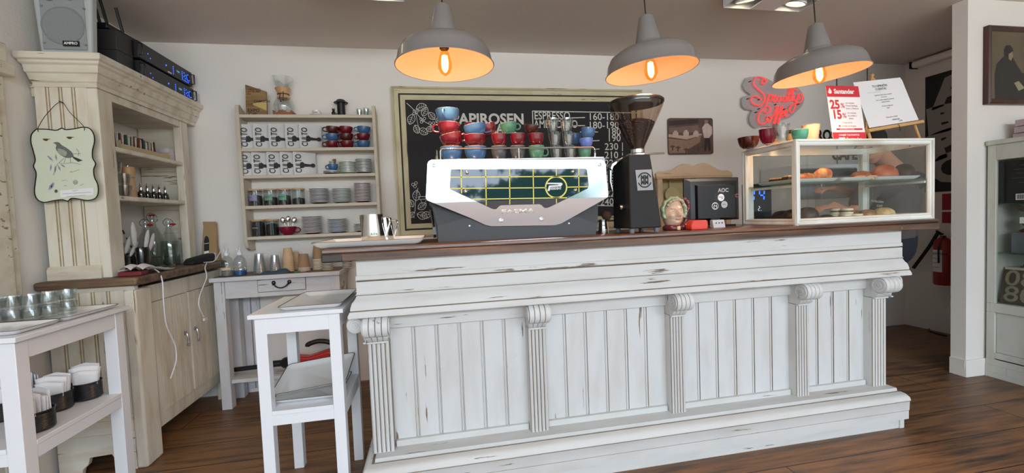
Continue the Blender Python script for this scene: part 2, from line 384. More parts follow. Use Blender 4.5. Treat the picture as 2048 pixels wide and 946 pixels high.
# ================================================================== BAR COUNTER
def ring_mould(b, prof, x0, x1, yf, yb, mat=0, mats=None):
    path = lambda o: [(x0-o, yb), (x0-o, yf-o), (x1+o*.5, yf-o), (x1+o*.5, yb)]   # the right-hand return is shallower
    n = len(prof); vs = []
    for o, z in prof: vs += [(x, y, z) for x, y in path(o)]
    for i in range(n-1):
        for k in range(3):
            b.add([vs[i*4+k], vs[i*4+k+1], vs[(i+1)*4+k+1], vs[(i+1)*4+k]], [(0, 1, 2, 3)], mats[i] if mats else mat)
    for k in (0, 3): b.add([vs[i*4+k] for i in range(n)], [tuple(range(n))], mat)
    b.add([vs[k] for k in range(4)], [(0, 1, 2, 3)], mat); b.add([vs[(n-1)*4+k] for k in range(4)], [(0, 1, 2, 3)], mat)
def beadboard(b, x0, x1, yf, z0, z1, w=0.098, depth=0.02, first=None):
    """boards seen from -y: flat boards parted by a bead between two dirty grooves"""
    n = max(1, round((x1-x0)/w)); w = (x1-x0)/n
    poly = [(x0, yf)]; mats = []
    for k in range(1, n):
        c = x0+k*w
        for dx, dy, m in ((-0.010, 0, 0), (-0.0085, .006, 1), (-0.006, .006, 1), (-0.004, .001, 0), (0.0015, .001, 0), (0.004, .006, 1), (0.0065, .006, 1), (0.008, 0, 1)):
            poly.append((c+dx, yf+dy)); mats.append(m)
    poly.append((x1, yf)); mats.append(0)
    poly += [(x1, yf+depth), (x0, yf+depth)]; mats += [0, 0, 0]
    b.extr(poly, z0, z1, 'z', mats)
counter = thing('bar_counter', 'long white distressed bar counter with beadboard panels, fluted pilasters and scroll brackets', 'counter', (0, 0, 0))
XL, XR = -0.300, 2.425
b = MB(); b.box(XL, 1.955, 0, XR, 2.40, 1.046); b.build('body', M_paintz, counter)
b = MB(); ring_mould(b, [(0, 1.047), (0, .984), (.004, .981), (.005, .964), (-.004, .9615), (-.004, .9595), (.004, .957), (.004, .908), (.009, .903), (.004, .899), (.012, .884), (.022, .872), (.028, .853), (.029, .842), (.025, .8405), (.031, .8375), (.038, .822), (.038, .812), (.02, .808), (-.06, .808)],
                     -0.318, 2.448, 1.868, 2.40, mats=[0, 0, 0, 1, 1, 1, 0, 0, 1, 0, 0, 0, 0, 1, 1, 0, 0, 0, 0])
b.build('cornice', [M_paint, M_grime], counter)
b = MB(); b.box(XL, 1.932, .735, XR, 1.956, .812); b.build('top_rail', M_paint, counter, bevel=0.003)
b = MB(); ring_mould(b, [(0, 0), (0, .050), (.022, .055), (.022, .099), (.019, .1005), (.024, .102), (.026, .150), (.030, .156), (.026, .172), (.010, .187), (-.008, .192), (-.012, .188), (-.020, .190), (-.022, .206), (-.06, .206)],
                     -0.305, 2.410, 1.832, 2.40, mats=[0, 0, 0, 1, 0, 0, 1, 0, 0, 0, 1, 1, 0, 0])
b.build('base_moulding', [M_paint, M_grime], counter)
PIL = [(-0.297, -0.206), (0.405, 0.490), (1.115, 1.190), (1.825, 1.903), (2.300, 2.390)]
for (a, c), (d, e) in zip(PIL[:-1], PIL[1:]):
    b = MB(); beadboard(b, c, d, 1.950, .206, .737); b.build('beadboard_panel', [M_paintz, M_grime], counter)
    b = MB(); b.box(c+0.004, 1.932, .195, d-0.004, 1.956, .232); b.build('panel_rail', M_paint, counter, bevel=0.003)
for a, c in PIL:
    # fluted pilaster
    poly = [(a, 1.955), (a, 1.905)]; mt = [0, 0]; n = 5; w = (c-a)/n
    for k in range(n):
        x = a+k*w
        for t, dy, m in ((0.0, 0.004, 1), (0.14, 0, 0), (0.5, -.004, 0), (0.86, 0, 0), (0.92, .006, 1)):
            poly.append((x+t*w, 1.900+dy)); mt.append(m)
    poly += [(c, 1.905), (c, 1.955)]; mt += [1, 0]
    mt = mt[:len(poly)-1]+[0]
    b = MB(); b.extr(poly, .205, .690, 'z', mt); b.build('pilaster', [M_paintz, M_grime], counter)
    # scroll bracket: four reeds rolled over at the top, sweeping back to the pilaster
    b = MB(); n = 4; m = (a+c)/2; W = (c-a)/2+0.006
    for k in range(n):
        f0, f1 = -W+2*W*k/n, -W+2*W*(k+1)/n
        out = []
        for t in range(11):
            an = PI*0.62-t*PI*1.35/10
            out.append((1.862+0.042*math.cos(PI-an) if False else 1.862-0.044*math.sin(PI*t/10*1.15+0.05), .765+0.044*math.cos(PI*t/10*1.15+0.05)))
        out += [(1.868, .716), (1.880, .700), (1.893, .692), (1.955, .690), (1.955, .809), (1.862, .809)]
        tp = 0.80
        # the reeds taper towards the foot
        nb = len(out); vs = []
        for side, f in ((0, f0+0.0012), (1, f1-0.0012)):
            for (y, z) in out:
                s_ = 1.0 if z > .735 else 0.80+0.20*(z-.69)/.045
                vs.append((m+f*s_, y, z))
        b.add(vs, [(i, (i+1) % nb, nb+(i+1) % nb, nb+i) for i in range(nb)]+[tuple(range(nb)), tuple(range(2*nb-1, nb-1, -1))])
    cor = b.build('scroll_bracket', M_paintz, counter, bevel=0.003)
    for sx in (-1, 1):
        T = frame_of((m+sx*W, 1.862, .765), (0, 1, 0), (0, 0, 1)) if sx > 0 else frame_of((m+sx*W, 1.862, .765), (0, -1, 0), (0, 0, 1))
        b = MB(); b.lathe([(0.036, 0), (0.036, .004), (0.028, .005), (0.026, .003), (0.019, .003), (0.018, .006), (0.010, .006), (0.009, .003), (0.005, .003), (0.004, .008), (0, .008)], T=T, seg=24)
        b.build('rosette', M_paintz, cor)
    b = MB(); b.box(m-W*0.86, 1.884, .686, m+W*0.86, 1.905, .694); b.build('collar', M_paintz, cor, bevel=0.003)
# brackets on the two ends
for sx, X in ((-1, XL), (1, XR)):
    p = []
    cx, cz = X+sx*0.042, .768
    for t in range(13): a_ = PI/2+sx*(-1)*t/12*PI*1.25; p.append((cx+0.036*math.cos(a_), cz+0.036*math.sin(a_)))
    p += [(X+sx*0.014, .715), (X+sx*0.004, .690), (X, .688), (X, .808)]
    b = MB(); b.prism(p, 1.905, 1.985, 'y', 0); q = b.build('end_bracket', M_paintz, counter, bevel=0.002)
    b = MB(); b.lathe([(0.031, 0), (0.031, .006), (0.023, .007), (0.021, .004), (0.014, .004), (0.012, .008), (0.006, .008), (0.005, .012), (0, .012)], T=frame_of((cx, 1.905, cz), (1, 0, 0), (0, 0, 1)), seg=24)
    b.build('rosette', M_paintz, q)
    b = MB(); b.box(min(X, X+sx*0.014), 1.90, .684, max(X, X+sx*0.014), 1.95, .692); b.build('collar', M_paintz, q, bevel=0.002)
b = MB(); b.box(2.385, 1.825, 0.0, 2.412, 1.835, .055); b.build('patch_block', M_paint, counter, bevel=0.002)

# worktop of the bar
WT = 1.100
wt = thing('bar_worktop', 'dark brown wooden worktop with moulded front edge, lying along the white bar counter', 'worktop', (0, 0, 0))
b = MB()
pr = [(1.836, 1.048), (1.830, 1.052), (1.830, 1.078), (1.834, 1.081), (1.838, 1.083), (1.834, 1.086), (1.835, 1.096), (1.842, WT), (2.42, WT), (2.42, 1.049)]
b.prism(pr, -0.440, 2.648, 'x'); o = b.build('plank', M_top, wt)
b = MB(); b.box(-0.444, 1.828, 1.047, -0.362, 1.90, 1.0815); b.build('corner_block', plain('dark_end_block', (60, 54, 52), 0.45, vary=0.2, scale=20), wt, bevel=0.006)
b = MB(); b.lathe([(0, 0), (0.009, 0), (0.009, .002), (0, .003)], T=frame_of((2.40, 1.8305, 1.063), (1, 0, 0), (0, 0, 1)), seg=16); b.build('wooden_plug', M_topworn, wt)
# back support of the worktop behind the counter

# ================================================================== CORNER CABINET WITH OPEN SHELVES
cab = thing('corner_cabinet', 'tall worn cream cabinet with brown top, open shelves above and two beadboard doors below', 'cabinet', (0, 0, 0))
LT = 0.978
b = MB(); b.box(-1.870, 2.480, .135, -1.505, 2.50, .915); b.box(-1.89, 2.50, .135, -1.87, 3.37, .915); b.box(-1.87, 3.35, .135, -1.505, 3.37, .915); b.box(-1.87, 2.50, .135, -1.505, 3.35, .16)
b.box(-1.52, 2.58, .155, -1.500, 3.36, .212); b.box(-1.52, 2.58, .825, -1.500, 3.36, .915); b.box(-1.52, 3.31, .212, -1.5, 3.37, .825); b.box(-1.52, 2.925, .212, -1.502, 2.948, .825)
b.build('carcass', M_cream, cab)
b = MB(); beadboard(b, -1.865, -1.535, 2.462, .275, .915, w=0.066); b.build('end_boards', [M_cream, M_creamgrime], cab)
b = MB(); b.box(-1.535, 2.452, .0, -1.480, 2.585, .915); b.build('corner_post', M_cream, cab, bevel=0.012)
b = MB(); b.box(-1.872, 2.446, .195, -1.532, 2.482, .262); b.prism([(2.452, .262), (2.462, .278), (2.482, .278), (2.482, .262)], -1.87, -1.535, 'x'); b.build('end_moulding', M_creamx, cab, bevel=0.004)
foot = [(-1.870, 0), (-1.775, 0), (-1.768, .03), (-1.745, .05), (-1.735, .085), (-1.640, .090), (-1.625, .06), (-1.60, .035), (-1.590, 0), (-1.530, 0), (-1.530, .197), (-1.870, .197)]
b = MB(); b.prism(foot, 2.456, 2.480, 'y'); b.build('bracket_foot', M_creamx, cab, bevel=0.002)
b = MB(); b.box(-1.54, 3.31, 0, -1.50, 3.37, .155); b.build('foot', M_cream, cab, bevel=0.004)
def door(y0, y1, knoby, name):
    b = MB(); poly = []; n = 6; w = (y1-y0)/n
    poly = [(-1.492, y0)]; mt = [0]
    for k in range(1, n):
        c = y0+k*w
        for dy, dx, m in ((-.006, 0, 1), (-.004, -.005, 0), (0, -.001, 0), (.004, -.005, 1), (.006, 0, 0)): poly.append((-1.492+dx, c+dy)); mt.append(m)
    poly += [(-1.492, y1), (-1.507, y1), (-1.507, y0)]; mt = mt[:len(poly)]+[0]*(len(poly)-len(mt))
    b.extr(poly, .215, .822, 'z', mt); d = b.build('door', [M_cream, M_creamgrime], cab)
    b = MB(); T = frame_of((-1.491, knoby, .585), (0, 1, 0), (0, 0, 1))
    b.lathe([(.013, 0), (.013, .004), (.006, .006), (.006, .014), (0, .015)], T=T, seg=14)
    b.tube([(-1.480, knoby, .583), (-1.474, knoby-.004, .565), (-1.474, knoby+.003, .545), (-1.476, knoby, .522)], [.005, .004, .006, .004], 8)
    b.sphere((-1.475, knoby, .513), .009, 10); b.build('drop_handle', M_steelb, d)
door(2.600, 2.923, 2.878, 'door'); door(2.950, 3.305, 2.990, 'door')
b = MB(); b.box(-1.888, 2.425, .936, -1.452, 3.385, LT); b.build('cabinet_top', M_topworn, cab, bevel=0.012, seg=3)
b = MB(); b.prism([(2.445, .936), (2.452, .925), (2.458, .914), (2.48, .914), (2.48, .936)], -1.87, -1.48, 'x'); b.build('cove', M_creamx, cab)
# upper part
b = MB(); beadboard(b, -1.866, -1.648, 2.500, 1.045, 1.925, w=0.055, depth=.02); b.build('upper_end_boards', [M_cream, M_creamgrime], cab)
b = MB(); b.box(-1.650, 2.500, LT, -1.602, 2.600, 1.925); b.build('near_stile', M_cream, cab, bevel=0.004)
b = MB(); b.box(-1.872, 2.492, LT, -1.645, 2.52, 1.04); b.prism([(2.486, LT), (2.486, 1.03), (2.497, 1.046), (2.52, 1.046), (2.52, LT)], -1.872, -1.64, 'x'); b.build('end_plinth', M_creamx, cab, bevel=0.002)
b = MB(); b.box(-1.650, 3.222, LT, -1.602, 3.300, 1.925); b.build('far_stile', M_cream, cab, bevel=0.004)
b = MB(); b.box(-1.892, 3.290, LT, -1.640, 3.312, 1.925); b.build('far_side', M_creamx, cab)
for z in (1.655, 1.398):
    b = MB(); b.box(-1.893, 2.525, z-.026, -1.606, 3.29, z); b.build('shelf', M_creamx, cab, bevel=0.008, seg=3)
    b = MB(); b.box(-1.88, 3.27, z-.056, -1.66, 3.29, z-.027); b.build('shelf_cleat', M_creamx, cab, bevel=0.002)
b = MB(); b.box(-1.893, 2.52, 1.885, -1.606, 3.30, 1.925); b.build('upper_board', M_creamx, cab)
b = MB(); prof = [(0, 1.925), (.004, 1.925), (.004, 1.945), (.012, 1.952), (.014, 1.960), (.022, 1.985), (.030, 1.990), (.030, 2.000), (.034, 2.022), (.046, 2.030), (.048, 2.040), (.060, 2.046), (.064, 2.062), (.060, 2.075), (-.2, 2.075)]
vs = []; n = len(prof)
for o_, z in prof:
    oo = max(o_, -0.1); vs += [(-1.866-max(oo, 0)*.45, 3.30, z), (-1.866-max(oo, 0)*.45, 2.50-oo, z), (-1.602+oo, 2.50-oo, z), (-1.602+oo, WALL_Y-.004, z)]
for i in range(n-1):
    for k in range(3): b.add([vs[i*4+k], vs[i*4+k+1], vs[(i+1)*4+k+1], vs[(i+1)*4+k]], [(0, 1, 2, 3)])
b.box(-1.89, 2.52, 2.055, -1.64, WALL_Y-.004, 2.074); b.box(-1.89, 2.51, 1.926, -1.61, WALL_Y-.006, 1.94)
b.build('cornice', M_creamx, cab)

# ================================================================== SIDE TABLE WITH DRAWER
TT = 0.885
tab = thing('side_table', 'worn white wooden table with one drawer and scuffed brown top, against the back wall', 'table', (0, 0, 0))
b = MB(); b.box(-1.425, 3.105, TT-.012, -.645, 3.385, TT); b.build('tabletop', M_topworn, tab)
b = MB(); b.box(-1.44, 3.085, TT-.030, -.635, 3.105, TT-.002); b.box(-.645, 3.105, TT-.030, -.632, 3.385, TT-.002); b.build('edge_strip', M_greyx, tab, bevel=0.003)
for x in (-1.425, -.705):
    for y in (3.108, 3.30):
        b = MB(); b.box(x, y, 0, x+.062, y+.062, TT-.031); b.build('leg', M_grey, tab, bevel=0.003)
b = MB(); b.box(-1.362, 3.118, .738, -1.165, 3.136, TT-.031); b.box(-.862, 3.118, .738, -.706, 3.136, TT-.031); b.box(-1.165, 3.118, .738, -.862, 3.136, .766); b.box(-.66, 3.17, .76, -.645, 3.30, TT-.031); b.build('apron', M_greyx, tab, bevel=0.002)
b = MB(); b.box(-1.162, 3.113, .769, -.865, 3.30, TT-.033); dr = b.build('drawer', M_greyx, tab, bevel=0.003)
b = MB(); b.tube(sweep([(-1.058, 3.108, .825), (-1.05, 3.094, .810), (-1.035, 3.090, .798), (-1.012, 3.088, .793), (-.990, 3.090, .798), (-.974, 3.094, .810), (-.967, 3.108, .825)]), .0045)
for x in (-1.062, -.964):
    b.lathe([(.014, 0), (.012, .004), (.005, .008), (0, .009)], T=frame_of((x, 3.112, .827), (1, 0, 0), (0, 0, 1)), seg=12); b.sphere((x, 3.098, .816), .006, 8)
b.build('drop_pull', M_steeld, dr)
b = MB(); b.box(-1.40, 3.13, .165, -.66, 3.34, .19); b.build('lower_shelf', M_greyx, tab, bevel=0.002)

# ================================================================== TALL WHITE STANDS
def stand(name, label, cat, x0, x1, y0, y1, H, zs, leg=.045):
    t = thing(name, label, cat, ((x0+x1)/2, (y0+y1)/2, 0)); w, d = (x1-x0)/2, (y1-y0)/2
    b = MB(); b.box(-w, -d, H-.018, w, d, H); b.build('tabletop', M_white, t, bevel=0.002)
    i = .018
    for sx in (-1, 1):
        for sy in (-1, 1):
            x = sx*(w-i-leg/2); y = sy*(d-i-leg/2); b = MB(); b.box(x-leg/2, y-leg/2, 0, x+leg/2, y+leg/2, H-.0185); b.build('leg', M_white, t, bevel=0.002)
    a = w-i-leg; c = d-i-leg
    for sy in (-1, 1):
        for z0, z1 in ((H-.085, H-.0185), (zs-.062, zs-.019)):
            y = sy*(d-i-.012); b = MB(); b.box(-a, y-.010, z0, a, y+.010, z1); b.build('rail', M_white, t)
    for sx in (-1, 1):
        for z0, z1 in ((H-.085, H-.0185), (zs-.062, zs-.019)):
            x = sx*(w-i-.012); b = MB(); b.box(x-.010, -c, z0, x+.010, c, z1); b.build('rail', M_white, t)
    b = MB()
    b.prism([(-w+i, -c), (-a, -c), (-a, -d+i-.004), (a, -d+i-.004), (a, -c), (w-i, -c), (w-i, c), (a, c), (a, d-i), (-a, d-i), (-a, c), (-w+i, c)], zs-.018, zs, 'z'); b.build('shelf', M_white, t, bevel=0.0015)
    return t
stand('serving_stand', 'tall white stand with a shelf, tucked against the left end of the bar counter', 'stand', -.745, -.381, 1.870, 2.310, .850, .445)
stand('glass_stand', 'tall white stand at the left edge carrying drinking glasses above and napkin tins below', 'stand', -1.86, -1.385, 1.700, 2.255, .866, .485, leg=.050)

# ================================================================== WALL SHELF
SX0, SX1 = -1.285, -.366
sh = thing('wall_shelf', 'pale wooden wall shelf of five boards holding coffee bags, cups, jars and saucers', 'shelf', (0, 0, 0))
M_shelf = chippy('pale_limed_wood', (206, 196, 178), (170, 150, 120), 0.3, 'x', stain=(190, 176, 150), stain_amt=.5)
M_shelfz = chippy('pale_limed_wood_upright', (206, 196, 178), (170, 150, 120), 0.3, 'z', stain=(190, 176, 150), stain_amt=.5)
SHZ = [1.980, 1.749, 1.563, 1.352, 1.138]
SHY = 3.262
for x in (SX0, SX1-.022):
    b = MB(); p = [(SHY, 1.10), (SHY, 2.03), (SHY+.01, 2.045), (SHY+.03, 2.05), (WALL_Y-.001, 2.00), (WALL_Y-.001, 1.04), (SHY+.06, 1.04), (SHY+.02, 1.06)]
    b.prism(p, x, x+.022, 'x'); b.build('side_board', M_shelfz, sh, bevel=0.002)
for z in SHZ:
    b = MB(); b.box(SX0+.022, SHY+.002, z-.022, SX1-.022, WALL_Y-.001, z); b.build('shelf_board', M_shelf, sh, bevel=0.002)

# ================================================================== MENU BLACKBOARD
bb = thing('menu_blackboard', 'large blackboard with chalk coffee menu in a weathered cream wooden frame on the back wall', 'blackboard', (0, 0, 0))
BX0, BX1, BZ0, BZ1, FW = -.255, 1.775, 1.082, 2.218, .108
M_frame = chippy('weathered_frame', (206, 196, 160), (84, 70, 52), 0.9, 'x', stain=(150, 134, 98), stain_amt=.7)
M_framez = chippy('weathered_frame_upright', (206, 196, 160), (84, 70, 52), 0.9, 'z', stain=(150, 134, 98), stain_amt=.7)
b = MB(); b.box(BX0+.05, 3.378, BZ0+.05, BX1-.05, 3.396, BZ1-.05); b.build('slate', M_board, bb)
fp = [(0, 0), (0, .030), (.012, .034), (.020, .024), (.060, .020), (.066, .030), (.085, .028), (FW, .016), (FW, 0)]   # (inwards, thickness)
def frame_side(p0, p1, inward, mat, name='frame_side', yb=3.399, parent=bb, fp=fp, mats=None):
    """mitred moulding between two outer corners"""
    p0, p1, inw = Vector(p0), Vector(p1), Vector(inward); d = (p1-p0).normalized(); vs = []
    for i, t in fp:
        a = p0+inw*i+d*i; a2 = p1+inw*i-d*i
        vs += [(a.x, yb-t, a.z), (a2.x, yb-t, a2.z)]
    n = len(fp); b = MB(); b.add(vs, [(2*i, 2*((i+1) % n), 2*((i+1) % n)+1, 2*i+1) for i in range(n)]+[tuple(2*i for i in range(n)), tuple(2*i+1 for i in range(n))])
    return b.build(name, mat, parent)
frame_side((BX0, 0, BZ1), (BX1, 0, BZ1), (0, 0, -1), M_frame); frame_side((BX0, 0, BZ0), (BX1, 0, BZ0), (0, 0, 1), M_frame)
frame_side((BX0, 0, BZ0), (BX0, 0, BZ1), (1, 0, 0), M_framez); frame_side((BX1, 0, BZ0), (BX1, 0, BZ1), (-1, 0, 0), M_framez)
YB = 3.3765
def chalk_text(s, px, py, h, name='chalk_lettering', sx=1.0, bold=0.012, align='LEFT'):
    p = at(px, py, Y=YB); b = MB(); b.text(s, h, frame_of(p, (1, 0, 0), (0, 0, 1)), align, bold=bold, sx=sx); return b.build(name, M_chalk, bb, weld=False)
def ribbon(b, pts, w, T=None, mat=0, closed=False):
    """flat stroke in the x-z plane, given as (x, z) points, facing -y"""
    P = [Vector((p[0], p[1])) for p in pts]; n = len(P); vs = []
    for i in range(n):
        a = P[i-1] if i else (P[-1] if closed else P[0]); c = P[i+1] if i < n-1 else (P[0] if closed else P[-1])
        d = c-a; d = d.normalized() if d.length > 1e-9 else Vector((1, 0)); q = Vector((-d.y, d.x))*w/2
        vs += [(P[i].x+q.x, 0, P[i].y+q.y), (P[i].x-q.x, 0, P[i].y-q.y)]
    m = n if closed else n-1
    b.add(vs, [(2*i, 2*i+1, 2*((i+1) % n)+1, 2*((i+1) % n)) for i in range(m)], mat, T)
def chalk_line(pxs, w=.006, b=None, smooth=False):
    pts = [at(x, y, Y=YB) for x, y in pxs]
    if smooth: pts = sweep(pts, 5)
    ribbon(b, [(p.x, p.z) for p in pts], w, Matrix.Translation((0, YB, 0)))
chalk_text('PAPIROSEN', 903, 239, .116, bold=.03, sx=.97)
chalk_text('CAFÉ', 974, 259, .105, bold=.03, sx=.95)
chalk_text('ESPRESSO', 1068, 232, .088, bold=.01, sx=.80); chalk_text('AMERICANO', 1068, 249, .088, bold=.01, sx=.72)
for s, px, py in (('160-180', 1176, 233), ('180-190', 1176, 250), ('180', 1214, 263), ('190', 1214, 276), ('230', 1209, 293), ('210', 1209, 310), ('220', 1209, 326), ('170', 1211, 341), ('180', 1211, 356), ('18.0', 1211, 372), ('220', 1211, 387), ('240.', 1200, 404)):
    chalk_text(s, px, py+1, .080, bold=.006, sx=1.02)
b = MB()
for l in (((1065, 222), (1285, 226)), ((1065, 222), (1066, 256)), ((1136, 236), (1170, 235)), ((1140, 252), (1170, 251)), ((1160, 264), (1196, 264)), ((1180, 282), (1199, 281)), ((1180, 299), (1199, 298)), ((1180, 315), (1199, 314)),
          ((1245, 285), (1245, 302)), ((1245, 305), (1245, 311)), ((1195, 411), (1240, 412)), ((1195, 404), (1199, 404))):
    chalk_line(l, .007, b)
b.build('chalk_rules', M_chalk, bb, weld=False)
# coffee plant drawings: leaves, berries, stems
def leaf(b, x, y, L, ang, wd=.34):
    T = lambda u, v: (x+u*math.cos(ang)-v*math.sin(ang), y+u*math.sin(ang)+v*math.cos(ang))
    up = [T(L*t, wd*L*math.sin(PI*t)**0.8) for t in [i/8 for i in range(9)]]; dn = [T(L*t, -wd*L*math.sin(PI*t)**0.8) for t in [i/8 for i in range(9)]]
    chalk_line(up, .004, b); chalk_line(dn, .004, b); chalk_line([T(0, 0), T(L, 0)], .003, b)
    for t in (.3, .5, .7):
        for s_ in (-1, 1): chalk_line([T(L*t, 0), T(L*(t+.12), s_*wd*L*.75*math.sin(PI*t))], .002, b)
def berry(b, x, y, r):
    chalk_line([(x+r*math.cos(a*PI/5), y+r*math.sin(a*PI/5)) for a in range(11)], .0035, b)
b = MB()
for a in ((832, 218, 22, -.35), (845, 232, 20, -1.1), (826, 228, 22, 1.9), (858, 225, 18, .9), (838, 258, 20, .5), (830, 250, 18, 1.2), (852, 258, 16, .0), (872, 245, 14, -.8)): leaf(b, *a)
for x, y in ((829, 222), (833, 225), (836, 221), (828, 227), (842, 238), (846, 241), (849, 237), (843, 244), (860, 246), (864, 250), (867, 246), (862, 253)): berry(b, x, y, 2.6)
chalk_line([(813, 206), (826, 218), (845, 240), (862, 250)], .004, b, True); chalk_line([(831, 222), (834, 240), (838, 258)], .003, b, True)
b.build('chalk_plant', M_chalk, bb, weld=False)
b = MB()
for a in ((832, 402, 22, -1.5), (826, 414, 16, -2.0), (836, 418, 20, -.6), (834, 428, 22, .3), (828, 424, 14, 2.2), (843, 432, 20, -.2)): leaf(b, *a)
for x, y in ((826, 369), (832, 366), (830, 373)): berry(b, x, y, 2.8)
chalk_line([(828, 436), (830, 420), (832, 396), (836, 376)], .004, b, True); chalk_line([(837, 393), (856, 393), (854, 398), (838, 399), (837, 393)], .004, b); chalk_line([(841, 399), (847, 412), (853, 399)], .003, b)
b.build('chalk_plant', M_chalk, bb, weld=False)

# ================================================================== PENDANT LAMPS
M_enam = plain('grey_enamel', (134, 130, 128), 0.35, vary=0.05, scale=14, coat=0.3)
M_enamin = plain('cream_enamel_inside', (240, 212, 184), 0.45, vary=0.02)
M_bulb = glow('hot_filament', (255, 200, 120), 16.0)
M_bulbg = glass('amber_bulb_glass', (255, 226, 170), 0.06)
PEND_Y, RIM_Z = 1.86, 1.846
def pendant(px, label, first=None, tilt=0.0):
    rot = (0, tilt, 0)
    c = at(px, 130, Y=PEND_Y)
    if first is not None: o = dup(first, (c.x+.012, PEND_Y, RIM_Z-.004), 0, label, rot=rot)
    else:
        o = thing('pendant_lamp', label, 'lamp', (c.x, PEND_Y, RIM_Z), group=None)
        outer = [(.206, 0), (.2075, .003), (.205, .006), (.200, .012), (.192, .050), (.176, .078), (.140, .100), (.100, .111), (.072, .116), (.064, .124), (.0585, .134), (.0565, .136)]
        inner = [(r-.0025 if r > .01 else r, z-.0025 if z > .02 else z) for r, z in outer]
        b = MB(); b.open_lathe(outer, seg=56, mat=0); b.open_lathe(list(reversed([(.2035, 0.001)]+inner[2:])), seg=56, mat=1); b.open_lathe([(.2035, 0.001), (.206, 0)], seg=56, mat=0)
        b.build('shade', [M_enam, M_enamin], o)
        b = MB(); b.lathe([(.0565, .136), (.054, .150), (.033, .246), (.028, .252), (.008, .256), (.006, .262), (0, .262)], seg=32); b.build('cap', M_enam, o)
        b = MB(); b.lathe([(.020, .130), (.020, .075), (.017, .070), (0, .070)], seg=20); b.build('socket', M_blackm, o)
        b = MB(); b.lathe([(.013, .070), (.022, .045), (.030, .012), (.029, -.008), (.018, -.028), (.006, -.037), (0, -.038)], seg=20); bl = b.build('bulb', M_bulbg, o)
        b = MB(); b.lathe([(0, .050), (.012, .044), (.015, .020), (.013, -.010), (.006, -.022), (0, -.024)], seg=16); b.build('filament', M_bulb, bl)
        b = MB(); b.tube([(0, 0, .258), (0, 0, CEIL-RIM_Z-.001)], .003, 8); b.build('cord', M_black, o)
    l = bpy.data.lights.new('bulb_down_light', 'SPOT'); l.energy = 14.0; l.color = (1.0, .58, .31); l.spot_size = 2.5; l.spot_blend = .5; l.shadow_soft_size = .06
    lo = bpy.data.objects.new('bulb_down_light', l); lo.location = (c.x, PEND_Y, RIM_Z-.045); COL.objects.link(lo)
    l = bpy.data.lights.new('bulb_light', 'POINT'); l.energy = 1.7; l.color = (1.0, .53, .28); l.shadow_soft_size = .03
    lo = bpy.data.objects.new('bulb_light', l); lo.location = (c.x, PEND_Y, RIM_Z-.045); COL.objects.link(lo)
    return o
p1 = pendant(890, 'grey enamel pendant lamp hanging above the espresso machine, leftmost of the three')
pendant(1297, 'grey enamel pendant lamp hanging above the coffee grinder, between the other two pendants', p1, -.075)
pendant(1635, 'grey enamel pendant lamp hanging above the pastry case in front of the red neon', p1, -.085)

# ceiling spot fittings: a white box with two round swivelling lamps
def spotbox(cx, cy, label):
    o = thing('ceiling_spotlight', label, 'light', (cx, cy, CEIL-.001)); W, D, H = .27, .075, .085
    b = MB(); b.box(-W, -D, -H, W, -D+.004, 0); b.box(-W, D-.004, -H, W, D, 0); b.box(-W, -D, -H, -W+.004, D, 0); b.box(W-.004, -D, -H, W, D, 0); b.box(-.085, -D+.004, -H, .085, D-.004, -H+.004); b.box(-W+.004, -D+.004, -.02, W-.004, D-.004, -.002)
    b.build('housing', M_white, o, bevel=0.0)
    for sx in (-1, 1):
        T = Matrix.Translation((sx*.172, 0, -H+.012)) @ Euler((.25, sx*.15, 0)).to_matrix().to_4x4()
        b = MB(); b.lathe([(.030, .05), (.056, .012), (.060, -.004), (.052, -.006), (.046, .004), (.040, .016), (0, .018)], T=T, seg=28); lp = b.build('lamp', M_white, o)
        b = MB(); b.lathe([(0, .006), (.038, .006), (.038, .003), (0, .002)], T=T, seg=24); b.build('lens', glow('warm_led', (255, 236, 190), 9.0), lp)
    l = bpy.data.lights.new('spot_light', 'SPOT'); l.energy = 18; l.color = (1.0, .86, .66); l.spot_size = 1.5; l.spot_blend = .6; l.shadow_soft_size = .04
    lo = bpy.data.objects.new('spot_light', l); lo.location = (cx, cy, CEIL-.10); COL.objects.link(lo)
    return o
spotbox(2.06, 2.30, 'white twin spotlight box on the ceiling between the two right-hand pendants')
spotbox(-.36, 2.42, 'white twin spotlight box on the ceiling at the top edge, left of the pendants')

